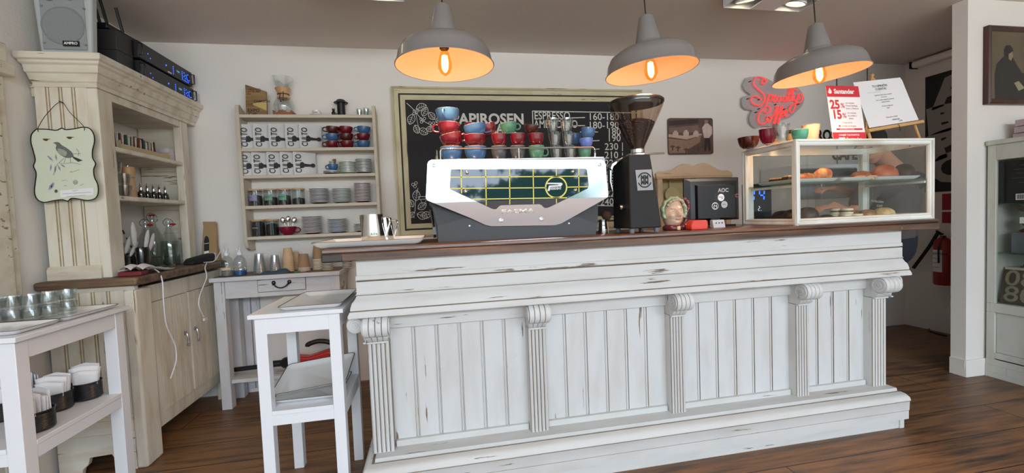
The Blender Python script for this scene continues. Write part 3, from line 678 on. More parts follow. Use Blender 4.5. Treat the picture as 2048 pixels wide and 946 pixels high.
# ================================================================== CUPS, SAUCERS, GLASSES
GLZ = {'red': (108, 16, 32), 'blue': (62, 104, 150), 'dark': (74, 78, 84), 'green': (78, 132, 108), 'brown': (74, 26, 20), 'white': (232, 232, 228), 'purple': (96, 120, 196), 'teal': (70, 158, 136), 'darkblue': (52, 66, 96), 'lime': (136, 176, 106), 'navy': (30, 34, 44), 'crimson': (124, 12, 42)}
def glaze(k): return plain('glaze_'+k, GLZ[k], 0.18, vary=0.02, coat=0.4)
M_cream_in = plain('glaze_cream_inside', (236, 228, 210), 0.25, vary=0.01)
PROTO = {}
def cup(color, R, H, loc, label, hand=None, tilt=(0, 0), group=None, flip=False, name='coffee_cup'):
    """cup with its handle pointing towards angle hand; tilt leans it"""
    rot = Euler((tilt[0], tilt[1], hand or 0)) if True else None
    M = Euler((tilt[0], tilt[1], 0)).to_matrix() @ Euler((0, 0, hand or 0)).to_matrix()
    e = M.to_euler()
    key = (color, R, H, hand is not None)
    if key in PROTO: return dup(PROTO[key], loc, 0, label, group, rot=e)
    o = thing(name, label, 'cup', loc, 0, group, rot=e); t = .0035
    out = [(.50*R, 0), (.53*R, .004), (.62*R, .006), (.82*R, .30*H), (.95*R, .62*H), (R, H)]
    inn = [(R-.0012, H+.0008), (R-t, H-.001), (.95*R-t, .62*H), (.82*R-t, .30*H), (.55*R, .012), (0, .010)]
    b = MB(); b.lathe([(0, .002)]+out, seg=30, mat=0); b.lathe([out[-1]]+inn, seg=30, mat=1)
    # remove the closing caps so that the bowl stays open
    keep = [i for i, f in enumerate(b.f) if len(f) <= 4]; b.f = [b.f[i] for i in keep]; b.m = [b.m[i] for i in keep]
    b.build('bowl', [glaze(color), M_cream_in if color != 'brown' else glaze('brown')], o)
    if hand is not None:
        h = MB(); h.tube(sweep([(.93*R, 0, .80*H), (1.18*R, 0, .84*H), (1.42*R, 0, .66*H), (1.36*R, 0, .40*H), (1.08*R, 0, .30*H), (.80*R, 0, .32*H)], 4), [.0045]*21, 8); h.build('handle', glaze(color), o)
    PROTO[key] = o; return o
def tumbler(R, r, H, loc, label, group=None, tilt=(0, 0), name='water_glass', facets=10):
    key = ('t', R, r, H)
    e = Euler((tilt[0], tilt[1], 0))
    if key in PROTO: return dup(PROTO[key], loc, 0, label, group, rot=e)
    o = MB(); prof = [(0, 0), (r, 0), (r*1.02, .006), (R*.94, H*.6), (R, H), (R-.002, H), (R*.93-.002, H*.6), (r-.002, .012), (0, .012)]
    o.lathe(prof, seg=facets if facets > 12 else 20); ob = o.build(name, M_glass, loc=loc); ob.rotation_euler = e
    tag(ob, label, 'glass', group); PROTO[key] = ob; return ob
def saucer_stack(color, R, n, x, y, z, pitch, label, group, under=None):
    prof_u = [(0, 0), (.52*R, 0), (.56*R, .003), (.80*R, .007), (R-.001, .0115)]; prof_t = [(R-.001, .0115), (R, .0120), (R, .0150), (R-.001, .0157), (.80*R, .010), (.55*R, .006), (0, .005)]
    if n*pitch < 0: return
    b = MB(); b.open_lathe(prof_u, seg=30, mat=0); b.open_lathe(prof_t, seg=30, mat=1)
    first = b.build('saucer', [glaze(color), glaze('white')], loc=(x, y, z)); tag(first, label, 'saucer', group)
    for k in range(1, n):
        c = first.copy(); COL.objects.link(c); c.location = (x+random.uniform(-.0012, .0012), y+random.uniform(-.0012, .0012), z+k*pitch)
SY = 3.335          # middle of the wall shelf
Z1, Z2, Z3, Z4, Z5 = [z+.0005 for z in SHZ]
def sx_(px, py, y=SY): return at(px, py, Y=y).x
# cups on the second board, three high
rows = [('red', 'red', 'blue'), ('blue', 'brown', 'red'), ('brown', 'red', 'blue')]
rn = ['bottom', 'middle', 'top']; cn = ['left', 'middle', 'right']
for r_, row in enumerate(rows):
    for c_, col in enumerate(row):
        px = (665, 695, 727)[c_]
        cup(col, .0475, .052, (sx_(px, 290)+.003*r_*(-1)**c_, SY, Z2+r_*.0525), '%s glazed cup, %s of the %s pile of cups on the wall shelf' % (col if col != 'brown' else 'dark brown', rn[r_], cn[c_]), hand=PI+.35, tilt=(0, .06*(r_ == 2)), group='stacked cups on the wall shelf')
# blue cup on two saucers
saucer_stack('navy', .060, 2, sx_(664, 345), SY, Z3, .010, 'dark-edged white saucer, one of two under the small blue cup on the wall shelf', 'saucers under the blue cup')
bc = cup('blue', .034, .048, (sx_(666, 335), SY, Z3+.0262), 'small blue cup holding a glass, on two saucers on the wall shelf', hand=PI+.2)
tumbler(.027, .022, .060, (sx_(666, 335), SY, Z3+.038), 'small clear glass standing inside the blue cup on the wall shelf')
b = MB()
for k in range(4): b.tube([(0, 0, .0), (.012*math.cos(k*1.7), .010*math.sin(k*1.7), .062)], .0022, 6)
b.box(-.004, -.012, .045, .018, -.009, .062); st = b.build('stir_sticks', plain('brown_sticks', (128, 70, 44), .6), loc=(sx_(668, 325), SY, Z3+.050)); tag(st, 'brown sticks and white tag standing in the small glass on the blue cup', 'sticks')
for col, R, n, px, py, z, pt, lab in (
    ('lime', .0575, 9, 696, 345, Z3, .0092, 'green-rimmed white saucer in the stack right of the blue cup'),
    ('darkblue', .0575, 11, 728, 345, Z3, .0092, 'dark blue-rimmed white saucer in the stack by the shelf\'s right end board'),
    ('navy', .0660, 11, 639, 404, Z4, .0096, 'black-rimmed white saucer in the stack right of the tea jars'),
    ('green', .0660, 11, 684, 403, Z4, .0092, 'green-rimmed white saucer in the stack between the black and red stacks'),
    ('red', .0590, 15, 726, 402, Z4, .0092, 'red-rimmed white saucer in the tallest stack at the fourth board\'s right end'),
    ('red', .0680, 13, 625, 466, Z5, .0094, 'red-rimmed white saucer in the wide stack on the lowest board'),
    ('blue', .0680, 10, 676, 464, Z5, .0098, 'blue-rimmed white saucer in the stack on the lowest board'),
    ('navy', .0560, 6, 724, 462, Z5, .0096, 'dark-rimmed white saucer in the short stack behind the steel pitchers')):
    saucer_stack(col, R, n, sx_(px, py, 3.330), 3.330, z, pt, lab, lab.split(' in the ')[0].replace('saucer', 'saucers')+' on the wall shelf, '+lab.split(' in the ')[1])
# coffee bags
M_bag = plain('matt_white_pouch', (214, 214, 214), .55, vary=.03, bump=.25, scale=6); M_ink = plain('black_ink', (22, 22, 24), .6, vary=0)
def coffee_bag(loc, label, first=None):
    if first is not None: return dup(first, loc, math.radians(27), label)
    o = thing('coffee_bag', label, 'bag', loc, math.radians(27), 'white coffee bags on the wall shelf')
    W, H = .150, .172; vs = []; fs = []; nx, nz = 8, 10
    for s_ in (-1, 1):
        for j in range(nz+1):
            for i in range(nx+1):
                u, v = i/nx, j/nz; th = .017*math.sin(PI*u)**.6*(1-v**2.2)+.0008+ .002*math.sin(7*u+5*v)*(1-v)*u*(1-u)*4
                vs.append((W*u-.004*math.sin(PI*v), s_*th, H*v))
    m = (nx+1)*(nz+1)
    for s_ in (0, 1):
        for j in range(nz):
            for i in range(nx): a = s_*m+j*(nx+1)+i; fs.append((a, a+1, a+nx+2, a+nx+1))
    rim = [i for i in range(nx+1)]+[(j+1)*(nx+1)-1 for j in range(1, nz+1)]+[nz*(nx+1)+i for i in range(nx-1, -1, -1)]+[j*(nx+1) for j in range(nz-1, 0, -1)]
    for k in range(len(rim)): a, c = rim[k], rim[(k+1) % len(rim)]; fs.append((a, c, m+c, m+a))
    b = MB(); b.add(vs, fs); b.build('pouch', M_bag, o, sharp=60)
    b = MB(); b.text('CULTO', .055, frame_of((.029, -.0195, .012), (0, -.05, 1), (-1, 0, 0)), bold=.012, sx=.72); b.build('lettering', M_ink, o, weld=False)
    b = MB(); T = frame_of((0, -.0195, 0), (1, 0, 0), (0, 0, 1))
    def pf(pts): b.add([(x, z, .0) for x, z in pts], [tuple(range(len(pts)))], 0, T)
    pf([(.036, .050), (.041, .046), (.060, .048), (.066, .056), (.108, .058), (.120, .052), (.134, .056), (.139, .068), (.132, .080), (.120, .082), (.106, .074), (.068, .078), (.060, .086), (.052, .092), (.049, .084), (.038, .080)])
    b.build('printed_portafilter', M_ink, o, weld=False); return o
f1 = None
for z, xs, nm in ((Z2, (478, 507, 538, 571, 599), 'second'), (Z3, (479, 504, 534, 561, 587), 'third')):
    for k, px in enumerate(xs):
        lab = 'white coffee bag with black lettering, %s from the left on the %s board of the wall shelf' % (('first', 'second', 'third', 'fourth', 'fifth')[k], nm)
        lab = 'white coffee bag, %s from left in the %s row on the wall shelf' % (('first', 'second', 'third', 'fourth', 'fifth')[k], 'upper' if z == Z2 else 'lower')
        p = at(px, 290 if z == Z2 else 345, Y=3.285); q = coffee_bag((p.x+.004, 3.287, z), lab, f1); f1 = f1 or q
# glass jars with wooden lids
M_tea = plain('loose_tea', (52, 42, 32), .9, vary=.4, scale=80, bump=.6); M_cof = plain('coffee_dark', (30, 20, 16), .8, vary=.4, scale=90, bump=.6)
M_lid = wood('bamboo_lid', (180, 140, 96), (208, 172, 128), 'x', .5)
def jar(x, y, z, R, H, fill, fm, lm, label, text=None):
    o = thing('storage_jar', label, 'jar', (x, y, z), 0)
    b = MB(); b.lathe([(0, .001), (R, .001), (R, H-.008), (R-.002, H-.008)], seg=28); b.f = b.f[:-1]; b.m = b.m[:-1]; b.build('glass_body', M_glass, o)
    b = MB(); b.lathe([(0, .004), (R-.003, .004), (R-.003, fill-.004), (0, fill+.006)], seg=24); b.build('contents', fm, o)
    b = MB(); b.lathe([(0, H-.011), (R+.001, H-.011), (R+.001, H), (0, H)], seg=28); b.build('lid', M_lid, o, bevel=.001)
    if lm is not None:
        b = MB(); vs = []; n = 10
        for k in range(n+1):
            a = -PI*.5-.75+1.3*k/n
            for zz in (H*.30, H*.64): vs.append(((R+.0008)*math.cos(a), (R+.0008)*math.sin(a), zz))
        b.add(vs, [(2*k, 2*k+2, 2*k+3, 2*k+1) for k in range(n)]); lo = b.build('paper_label', lm, o)
        if text:
            b = MB(); b.text(text, .011, frame_of((-.026, -R-.002, H*.50), (1, -.08, 0), (0, 0, 1)), mat=0); b.text('- - -', .008, frame_of((-.018, -R-.002, H*.40), (1, -.08, 0), (0, 0, 1)), mat=0); b.build('label_print', M_chalk if lm.name == 'label_black' else M_ink, o, weld=False)
    return o
lv, lg, lg2, lk = plain('label_lavender', (142, 142, 176), .6), plain('label_sage', (116, 158, 128), .6), plain('label_mint', (110, 170, 138), .6), plain('label_black', (26, 26, 28), .5)
jar(sx_(512, 408), SY, Z4, .0435, .118, .075, M_tea, lv, 'wooden-lidded glass tea jar with a lavender label, leftmost on the fourth board', 'TEA')
jar(sx_(542, 408), SY, Z4, .0435, .118, .060, M_tea, lg, 'wooden-lidded glass tea jar with a sage green label, second on the fourth board', 'MENTA')
jar(sx_(570, 408), SY, Z4, .0420, .118, .070, M_tea, lg2, 'wooden-lidded glass tea jar with a mint label printed in black', 'HIERBAS')
jar(sx_(598, 407), SY, Z4, .0420, .118, .048, M_tea, None, 'unlabelled wooden-lidded glass jar half full of loose tea, beside the black-rimmed saucers')
jar(sx_(518, 467), SY, Z5, .0430, .118, .100, M_cof, lk, 'dark-filled glass jar with a black label on the lowest board, leftmost', 'COFFEE')
jar(sx_(546, 467), SY, Z5, .0420, .118, .085, M_cof, None, 'dark-filled unlabelled glass jar on the lowest board beside the red bowl cup')
cx = sx_(577, 466); cup('crimson', .056, .060, (cx, SY-.005, Z5), 'wide red cup full of upright spoons on the lowest board', hand=.1)
def spoon(x, y, z, lean, label):
    b = MB(); b.tube([(0, 0, 0), (0, 0, .082)], .0022, 6); b.sphere((0, 0, .100), .02, 14, sc=(.85, .35, 1.1)); o = b.build('spoon', M_steel, loc=(x, y, z)); o.rotation_euler = (.05, lean, .3); tag(o, label, 'spoon', 'spoons in the red cup')
spoon(cx, SY, Z5+.012, -.30, 'steel spoon leaning left in the red cup on the wall shelf')
spoon(cx, SY-.01, Z5+.014, .06, 'steel spoon standing upright in the red cup on the wall shelf')
spoon(cx+.005, SY, Z5+.012, .38, 'steel spoon leaning right in the red cup on the wall shelf')
# top board
tp = thing('award_plaque', 'gold and brown slanted award plaque with dark lettering on the wall shelf top board', 'award', (0, 0, 0))
def px_poly(pts, Y): return [(at(x, y, Y=Y).x, at(x, y, Y=Y).z) for x, y in pts]
pl = px_poly([(490, 167), (532, 181), (534, 228), (492, 229)], 3.30); dz = Z1-min(p[1] for p in pl)
pl = [(x, z+dz if i < 2 else Z1+.0003) for i, (x, z) in enumerate(pl)]
b = MB(); b.prism(pl, 3.300, 3.318, 'y'); b.build('panel', wood('award_wood', (112, 84, 54), (172, 136, 88), 'x', .35), tp, bevel=.001)
b = MB(); b.add([(x, 3.2992, z+dz) for x, z in px_poly([(506, 205), (533, 200), (533, 219), (506, 208)], 3.3)], [(0, 1, 2, 3)]); b.build('gold_flash', plain('pale_gold', (206, 182, 112), .35, .4), tp, weld=False)
for s_, px, py, h in (('EXPO', 495, 219, .030), ('Café', 497, 226, .028), ('CAMPEÓN', 507, 201, .022), ('LATTE ART', 493, 181, .018), ('CAMPEONATO', 493, 176.5, .013), ('2023', 493, 186, .014)):
    p = at(px, py, Y=3.299); b = MB(); b.text(s_, h, frame_of((p.x, 3.2990, p.z+dz), (1, 0, 0), (0, 0, 1)), bold=.02); b.build('lettering', M_ink, tp, weld=False)
ch = thing('pour_over_carafe', 'hourglass glass coffee carafe with wooden collar on the wall shelf top board', 'carafe', (sx_(569, 228), SY, Z1), 0)
b = MB(); b.open_lathe([(.0, .022), (.052, .024), (.067, .050), (.070, .075), (.060, .105), (.038, .135), (.030, .150), (.034, .170), (.060, .235), (.074, .272)], seg=36); b.build('flask', glass('clear_blown_glass', (240, 243, 243), .14), ch)
b = MB(); b.open_lathe([(.042, .126), (.0435, .130), (.034, .152), (.035, .160), (.052, .196), (.0505, .198), (.034, .170), (.031, .152), (.040, .128), (.042, .126)], seg=30); b.build('wooden_collar', M_oak, ch)
b = MB(); b.tube([(.037*math.cos(a*PI/12), .037*math.sin(a*PI/12), .155) for a in range(24)], .003, 6, closed=True); b.tube([(-.008, -.040, .155), (-.011, -.046, .12), (-.004, -.050, .098)], .0025, 6); b.tube([(.012, -.038, .168), (.012, -.044, .13), (.012, -.050, .108)], .0025, 6)
b.sphere((-.004, -.050, .096), .006, 8); b.sphere((.012, -.050, .105), .006, 8); b.build('leather_tie', plain('dark_leather', (60, 34, 24), .6), ch)
b = MB()
for sx in (-1, 1): b.box(sx*.058-.004, -.05, 0, sx*.058+.004, .05, .034)
b.prism([(-.06, 0), (.06, 0), (.06, .024), (.035, .020), (.02, .034), (-.02, .034), (-.035, .020), (-.06, .026)], -.048, -.042, 'y'); b.prism([(-.06, 0), (.06, 0), (.06, .024), (-.06, .026)], .042, .048, 'y'); b.build('wooden_cradle', wood('cradle_wood', (132, 76, 44), (166, 104, 66), 'x', .5), ch, bevel=.001)
x = sx_(633, 228); saucer_stack('white', .044, 1, x, SY, Z1, .01, 'white saucer under the printed espresso cup on the top board', None)
ec = cup('white', .029, .036, (x, SY, Z1+.0062), 'small white espresso cup with grey print on a white saucer, top board', hand=.1); b = MB(); b.text('CAFE', .013, frame_of((-.017, -.0295, .019), (1, 0, 0), (0, 0.1, 1)), bold=.02); b.build('print', plain('grey_ink', (110, 110, 116), .6), ec, weld=False)
ec.children[-1].rotation_euler = (0, 0, -.1)
ae = thing('coffee_press', 'black plunger coffee press standing on the wall shelf top board', 'coffee press', (sx_(683, 228), SY, Z1), 0)
b = MB(); b.lathe([(0, 0), (.028, 0), (.028, .098), (.026, .10), (0, .10)], seg=28); b.build('barrel', M_black, ae)
b = MB(); b.lathe([(0, .100), (.048, .097), (.050, .102), (.032, .112), (.028, .120), (.018, .124), (0, .124)], seg=28); b.build('flange', M_black, ae)
cat = MB(); cat.sphere((0, 0, .018), .016, 12, sc=(.9, .7, 1.1)); cat.sphere((.001, -.004, .040), .010, 12)
for s_ in (-1, 1): cat.prism([(s_*.009, .044), (s_*.002, .047), (s_*.0075, .057)], -.006, -.002, 'y')
cat.tube([(.012, 0, .006), (.02, -.004, .006), (.022, -.008, .016)], .003, 6)
cf = cat.build('cat_figurine', M_black, loc=(sx_(669, 228), SY-.03, Z1)); tag(cf, 'tiny black sitting cat figurine leaning at the black coffee press', 'figurine')
tumbler(.0215, .015, .056, (sx_(719, 228), SY, Z1), 'small shot glass on the top board, left of the two')
tumbler(.0225, .015, .060, (sx_(733, 228), SY-.01, Z1), 'small shot glass on the top board against the right end board')

# ================================================================== ON THE SIDE TABLE
TZ = TT+.0006
def tb(px, y=3.24): return at(px, 528, Y=y).x
def lotion(px, liquid, lab, band):
    o = thing('pump_bottle', lab, 'bottle', (tb(px, 3.16), 3.16, TZ), 0)
    b = MB(); b.open_lathe([(0, .001), (.036, .001), (.038, .004), (.038, .085), (.033, .112), (.018, .128), (.014, .132), (.014, .140)], seg=26); b.build('bottle_body', M_glass, o)
    b = MB(); b.lathe([(0, .003), (.0355, .003), (.0355, .034), (0, .034)], seg=24); b.build('liquid', liquid, o)
    b = MB(); b.lathe([(0, .137), (.017, .137), (.017, .158), (.009, .160), (.009, .172), (.014, .174), (.014, .182), (0, .183)], seg=18); b.box(-.006, -.03, .174, .006, 0, .181); b.build('pump', M_white, o)
    b = MB(); vs = []
    for k in range(11):
        a = -PI*.5-.9+1.8*k/10
        for zz in band[0]: vs.append((.0388*math.cos(a), .0388*math.sin(a), zz))
    b.add(vs, [(2*k, 2*k+2, 2*k+3, 2*k+1) for k in range(10)]); b.build('label', band[1], o); return o
lotion(454, plain('clear_gel', (150, 140, 134), .2), 'clear pump bottle with a peach label, left one on the side table', ((.042, .058), plain('label_peach', (222, 190, 158), .6)))
lotion(480, plain('blue_liquid', (30, 96, 160), .15), 'clear pump bottle with blue liquid on the side table', ((.052, .056), plain('label_orange', (190, 130, 100), .6)))
def cup_pile(px, y, n, R, H, pitch, mat, lab, inverted=True, rimm=None, up=0, cat='cup', name='paper_cup'):
    """paper cups nested mouth down"""
    x = tb(px, y)
    prof = [(R, 0), (R+.0015, .002), (R, .005), (R*.72, H), (R*.70, H), (R*.70, H-.004), (0, H-.004)]
    b = MB(); b.open_lathe(prof[:3], seg=26, mat=1); b.open_lathe(prof[2:], seg=26, mat=0)
    o = b.build(name, [mat, rimm or mat], loc=(x, y, TZ+up)); tag(o, lab, cat, (lab.split(',')[0]+'s, nested') if n > 1 else None)
    for k in range(1, n):
        c = o.copy(); COL.objects.link(c); c.location = (x, y, TZ+up+k*pitch)
M_pp = glass('clear_plastic', (232, 234, 236), .22, .12, body=.16); M_rim = plain('paper_rim', (232, 224, 208), .6); M_kl = plain('light_kraft', (204, 174, 138), .7, vary=.03, scale=30); M_kb = plain('brown_kraft', (158, 128, 96), .7, vary=.03, scale=30)
cup_pile(519, 3.22, 4, .038, .105, .010, M_pp, 'clear plastic cup nested upside down, left pile on the side table', rimm=M_pp, name='plastic_cup')
cup_pile(550, 3.22, 3, .034, .100, .010, M_pp, 'clear plastic cup nested upside down, smaller right pile on the side table', rimm=M_pp, name='plastic_cup')
cup_pile(577, 3.24, 9, .036, .080, .0105, M_kl, 'light kraft paper cup nested upside down, tall pile beside the clear cups', rimm=M_kl)
cup_pile(592, 3.33, 6, .030, .070, .011, M_kl, 'small kraft paper cup nested upside down, behind the tall kraft pile')
cup_pile(608, 3.24, 3, .040, .098, .009, M_kb, 'brown ribbed paper cup nested upside down, short pile in mid table', rimm=M_rim)
cup_pile(637, 3.28, 8, .038, .098, .0098, M_kb, 'brown paper cup nested upside down, tall pile left of the black cups', rimm=M_rim)
cup_pile(655, 3.22, 7, .034, .095, .0100, M_black, 'black paper cup nested upside down, left black pile at the counter end', rimm=M_rim)
cup_pile(694, 3.30, 8, .034, .105, .0105, M_black, 'black paper cup nested upside down, right black pile behind the white tray', rimm=M_rim)
# folded cloth
def cloth(name, cx, cy, z, w, d, rz, mat, lab, cat, hgt=.016, seed=1):
    rnd = random.Random(seed); n = 12; vs = []; ph = [rnd.uniform(0, 6) for _ in range(4)]
    for top in (1, 0):
        for j in range(n+1):
            for i in range(n+1):
                u, v = i/n, j/n; e = min(u, 1-u, v, 1-v)*2
                zz = (.003+hgt*(.55+.25*math.sin(7*u+ph[0]+2*v)+.25*math.sin(6*v+ph[1]-3*u)))*min(1, e*3)+.0015 if top else 0
                vs.append(((u-.5)*w+.012*math.sin(5*v+ph[2]), (v-.5)*d+.010*math.sin(6*u+ph[3]), zz))
    m = (n+1)**2; fs = []
    for t in (0, 1):
        for j in range(n):
            for i in range(n): a = t*m+j*(n+1)+i; fs.append((a, a+1, a+n+2, a+n+1))
    rim = [i for i in range(n+1)]+[(j+1)*(n+1)-1 for j in range(1, n+1)]+[n*(n+1)+i for i in range(n-1, -1, -1)]+[j*(n+1) for j in range(n-1, 0, -1)]
    for k in range(len(rim)): a, c = rim[k], rim[(k+1) % len(rim)]; fs.append((a, c, m+c, m+a))
    b = MB(); b.add(vs, fs); o = b.build(name, mat, loc=(cx, cy, z), rz=rz, sharp=70); tag(o, lab, cat); return o
cloth('cleaning_cloth', tb(548, 3.14), 3.150, TZ, .17, .075, .10, plain('slate_blue_cloth', (62, 84, 102), .9, bump=.4, scale=40), 'crumpled slate-blue cloth lying on the front of the side table', 'cloth', .022)
b = MB(); b.box(-.012, -.02, 0, .022, .02, .006); b.box(-.05, -.012, 0, -.012, .012, .004, 1); b.box(.022, -.012, 0, .06, .010, .003, 2); o = b.build('sponge', [plain('green_sponge', (60, 140, 80), .8), M_blackm, plain('pink_rag', (220, 150, 140), .8)], loc=(tb(592, 3.15), 3.15, TZ), rz=.1); tag(o, 'small green scouring pad and rag on the side table before the paper cups', 'sponge')
# cordless vacuum on the low shelf
vac = thing('handheld_vacuum', 'red and black cordless vacuum lying on the low shelf of the side table', 'vacuum cleaner', (-.93, 3.235, .1905), 0)
M_red = plain('red_plastic', (186, 32, 34), .35)
b = MB(); b.prism([(-.10, .02), (-.07, .0), (.03, .0), (.05, .03), (.16, .065), (.20, .10), (.16, .12), (.03, .085), (-.06, .10), (-.11, .085)], -.04, .04, 'y'); b.build('housing', M_red, vac, bevel=.012, seg=3)
b = MB(); b.lathe([(0, -.19), (.022, -.185), (.022, -.13), (.036, -.11), (.046, -.06), (.046, -.02), (0, -.015)], T=frame_of((-.03, 0, .052), (0, 1, 0), (0, 0, 1)), seg=22); b.build('dust_bin', M_black, vac)
bb_ = vac.children[-1]; bb_.rotation_euler = (0, 0, 0)
b = MB(); b.prism([(.05, 0), (.20, .0), (.22, .03), (.22, .072), (.07, .040)], -.038, .038, 'y'); b.build('battery', M_black, vac, bevel=.006)
b = MB(); b.tube(sweep([(.19, 0, .06), (.225, 0, .12), (.18, 0, .165), (.10, 0, .185), (.03, 0, .170), (.02, 0, .155)], 5), .017, 12); b.build('handle', M_black, vac)
b = MB(); b.tube([(-.20, 0, .045), (-.50, 0, .035)], .016, 12); b.build('extension_tube', M_black, vac)

# ================================================================== ESPRESSO MACHINE
MY = 1.945; WZ = WT+.0006
em = thing('espresso_machine', 'wide espresso machine with polished steel front, dark glass panel with yellow grid and charcoal base', 'espresso machine', (0, 0, 0))
MT = 1.4710
def clip(poly, z, above):
    out = []
    for i in range(len(poly)):
        a, c = poly[i], poly[(i+1) % len(poly)]; ia = (a[1] >= z) == above; ic = (c[1] >= z) == above
        if ia: out.append(a)
        if ia != ic: t = (z-a[1])/(c[1]-a[1]); out.append((a[0]+(c[0]-a[0])*t, z))
    return out
ZB = 1.278
def ybend(z, off=0): return MY+off+max(0, ZB-z)*.16
def plate(b, poly, t, off, mat=0):
    for above in (True, False):
        q = clip(poly, ZB, above)
        if len(q) < 3: continue
        n = len(q); vs = [(x, ybend(z, off), z) for x, z in q]+[(x, ybend(z, off)+t, z) for x, z in q]
        b.add(vs, [tuple(range(n)), tuple(range(2*n-1, n-1, -1))]+[(i, (i+1) % n, n+(i+1) % n, n+i) for i in range(n)], mat)
P = px_poly([(862, 320), (1203, 320), (1208, 322), (1211, 328), (1216.5, 390), (1215, 395), (1125, 447), (1112, 450.5), (984, 452.5), (972, 450), (944, 437), (855, 401), (851.5, 396), (855, 328), (857, 323)], MY)
b = MB(); plate(b, P, .004, 0); b.build('steel_front', plain('mirror_steel_panel', (226, 228, 228), .10, 1.0, vary=.015, scale=3), em, sharp=20)
G = px_poly([(903, 338.5), (1171, 337), (1174, 340), (1177, 371), (1175, 377), (1100, 414), (1094, 416), (1089, 415.5), (1083, 410), (1079, 408.5), (1003, 410.5), (999, 412), (993, 418), (988, 418.5), (983, 417), (901, 379), (899.5, 375), (901, 341)], MY)
b = MB(); plate(b, G, .002, -.0022); gp = b.build('glass_panel', plain('dark_teal_glass', (14, 34, 44), .03, 0, vary=0, coat=1.0, spec=1.0), em, sharp=20)
M_yel = plain('yellow_print', (214, 208, 96), .5, vary=0)
b = MB()
def yl(pts, w=.0045):
    q = [at(x, y, Y=MY) for x, y in pts]
    for i in range(len(q)-1):
        seg = [q[i].lerp(q[i+1], t/8) for t in range(9)]
        for j in range(8):
            a, c = seg[j], seg[j+1]; d = Vector((c.x-a.x, c.z-a.z)).normalized(); nx, nz = -d.y*w/2, d.x*w/2
            b.add([(a.x+nx, ybend(a.z, -.0027), a.z+nz), (a.x-nx, ybend(a.z, -.0027), a.z-nz), (c.x-nx, ybend(c.z, -.0027), c.z-nz), (c.x+nx, ybend(c.z, -.0027), c.z+nz)], [(0, 1, 2, 3)])
for l in (((901, 354.5), (1175, 352.5)), ((901, 377), (1092, 375.5)), ((1134, 374.5), (1175, 373.5)), ((945, 398.5), (1134, 395.5)), ((922, 338.5), (923, 387)), ((971, 338), (972.5, 411)), ((1019, 338), (1019.5, 409)), ((1066, 337.5), (1067, 408)), ((1112, 337.5), (1112.5, 353)), ((1112.5, 396), (1113, 407)), ((1157, 337.5), (1157.5, 384))): yl(l)
yl([(1112+21*math.cos(a*PI/16), 374.5+21*math.sin(a*PI/16)) for a in range(33)], .0065)
b.build('yellow_grid', M_yel, gp, weld=False)
M_ltr = plain('pale_metal_letters', (206, 210, 214), .35, vary=0)
b = MB(); p = at(1100, 377.5, Y=MY-.003); b.text('RESIDENT', .0145, frame_of(p, (1, 0, 0), (0, 0, 1)), bold=.03, sx=.86)
q = px_poly([(1094, 368), (1095, 365.5), (1123, 365.5), (1125.5, 368), (1122, 373), (1102, 374), (1099, 382), (1094.5, 382), (1098, 371), (1117, 370), (1117, 368.8)], MY-.003); b.add([(x, MY-.003, z) for x, z in q], [tuple(range(len(q)))])
b.build('emblem', M_ltr, gp, weld=False)
b = MB(); p = at(1002, 424, Y=1.955); v, f = text_verts('FAEMA', .036, 'LEFT', .02)
T = frame_of((p.x, ybend(p.z)-.0005, p.z), (1, 0, 0), (0, -.16, .987)); v = [Vector((q.x*1.42, q.y*.72, 0)) for q in v]
b.add(v, f, 0, T); lt = b.build('raised_lettering', plain('pale_raised_letters', (232, 230, 228), .35, .3, vary=0), em, weld=False); so = lt.modifiers.new('solid', 'SOLIDIFY'); so.thickness = .0035; so.offset = 0
for x, y, r in ((868, 331, .0085), (1199, 329.5, .0085), (1003, 441, .0095), (1084.5, 438.5, .0095)):
    p = at(x, y, Y=MY); T = frame_of((p.x, ybend(p.z), p.z), (1, 0, 0), (0, 0, 1)); b = MB(); b.lathe([(r, 0), (r, .005), (r*.62, .006), (r*.55, .003), (r*.2, .003), (0, .004)], T=T, seg=20); b.build('bolt', M_steelb, em)
for x, y in ((934, 345.5), (1145, 343.5), (931, 383.5), (1150.5, 380.5)):
    p = at(x, y, Y=MY); T = frame_of((p.x, MY-.002, p.z), (1, 0, 0), (0, 0, 1)); b = MB(); b.lathe([(.0085, 0), (.008, .005), (.005, .008), (0, .009)], T=T, seg=18); b.build('cap_nut', M_steelb, em)
# charcoal base with faceted cheeks
b = MB()
F = px_poly([(865, 412), (858, 404), (1212, 399), (1199.5, 411), (1199.5, 446), (1196, 473), (876, 486)], 1.965)
F = [(x, z if i not in (5, 6) else WZ) for i, (x, z) in enumerate(F)]
n = len(F); b.prism(F, 2.000, 2.37, 'y'); b.build('base', M_char, em)
b = MB()   # facets in front of the base
def pt(x, y, Y): p = at(x, y, Y=Y); return (p.x, Y, p.z)
fl = [pt(864, 412, 1.972), pt(875, 452, 1.950), pt(877, 486, 1.950), pt(921, 486, 1.950), pt(930, 437, 1.952), pt(1160, 434, 1.952), pt(1165, 475, 1.950), pt(1195, 473, 1.950), pt(1199, 448, 1.950), pt(1199.5, 412, 1.972)]
fl = [(x, y+.022, max(z, WZ)) if z > 1.12 else (x, y+.022, WZ) for x, y, z in fl]
b.add(fl+[(fl[1][0]-.002, 2.005, fl[1][2]), (fl[2][0], 2.005, WZ), (fl[7][0], 2.005, WZ), (fl[8][0], 2.005, fl[8][2])],
      [(0, 1, 4), (1, 2, 3), (1, 3, 4), (3, 6, 5, 4), (5, 8, 9), (5, 6, 8), (6, 7, 8), (0, 4, 5, 9), (0, 10, 1), (1, 10, 11, 2), (9, 8, 13), (8, 7, 12, 13), (2, 11, 12, 7, 6, 3)])
b.build('front_skirt', M_char, em, sharp=8)
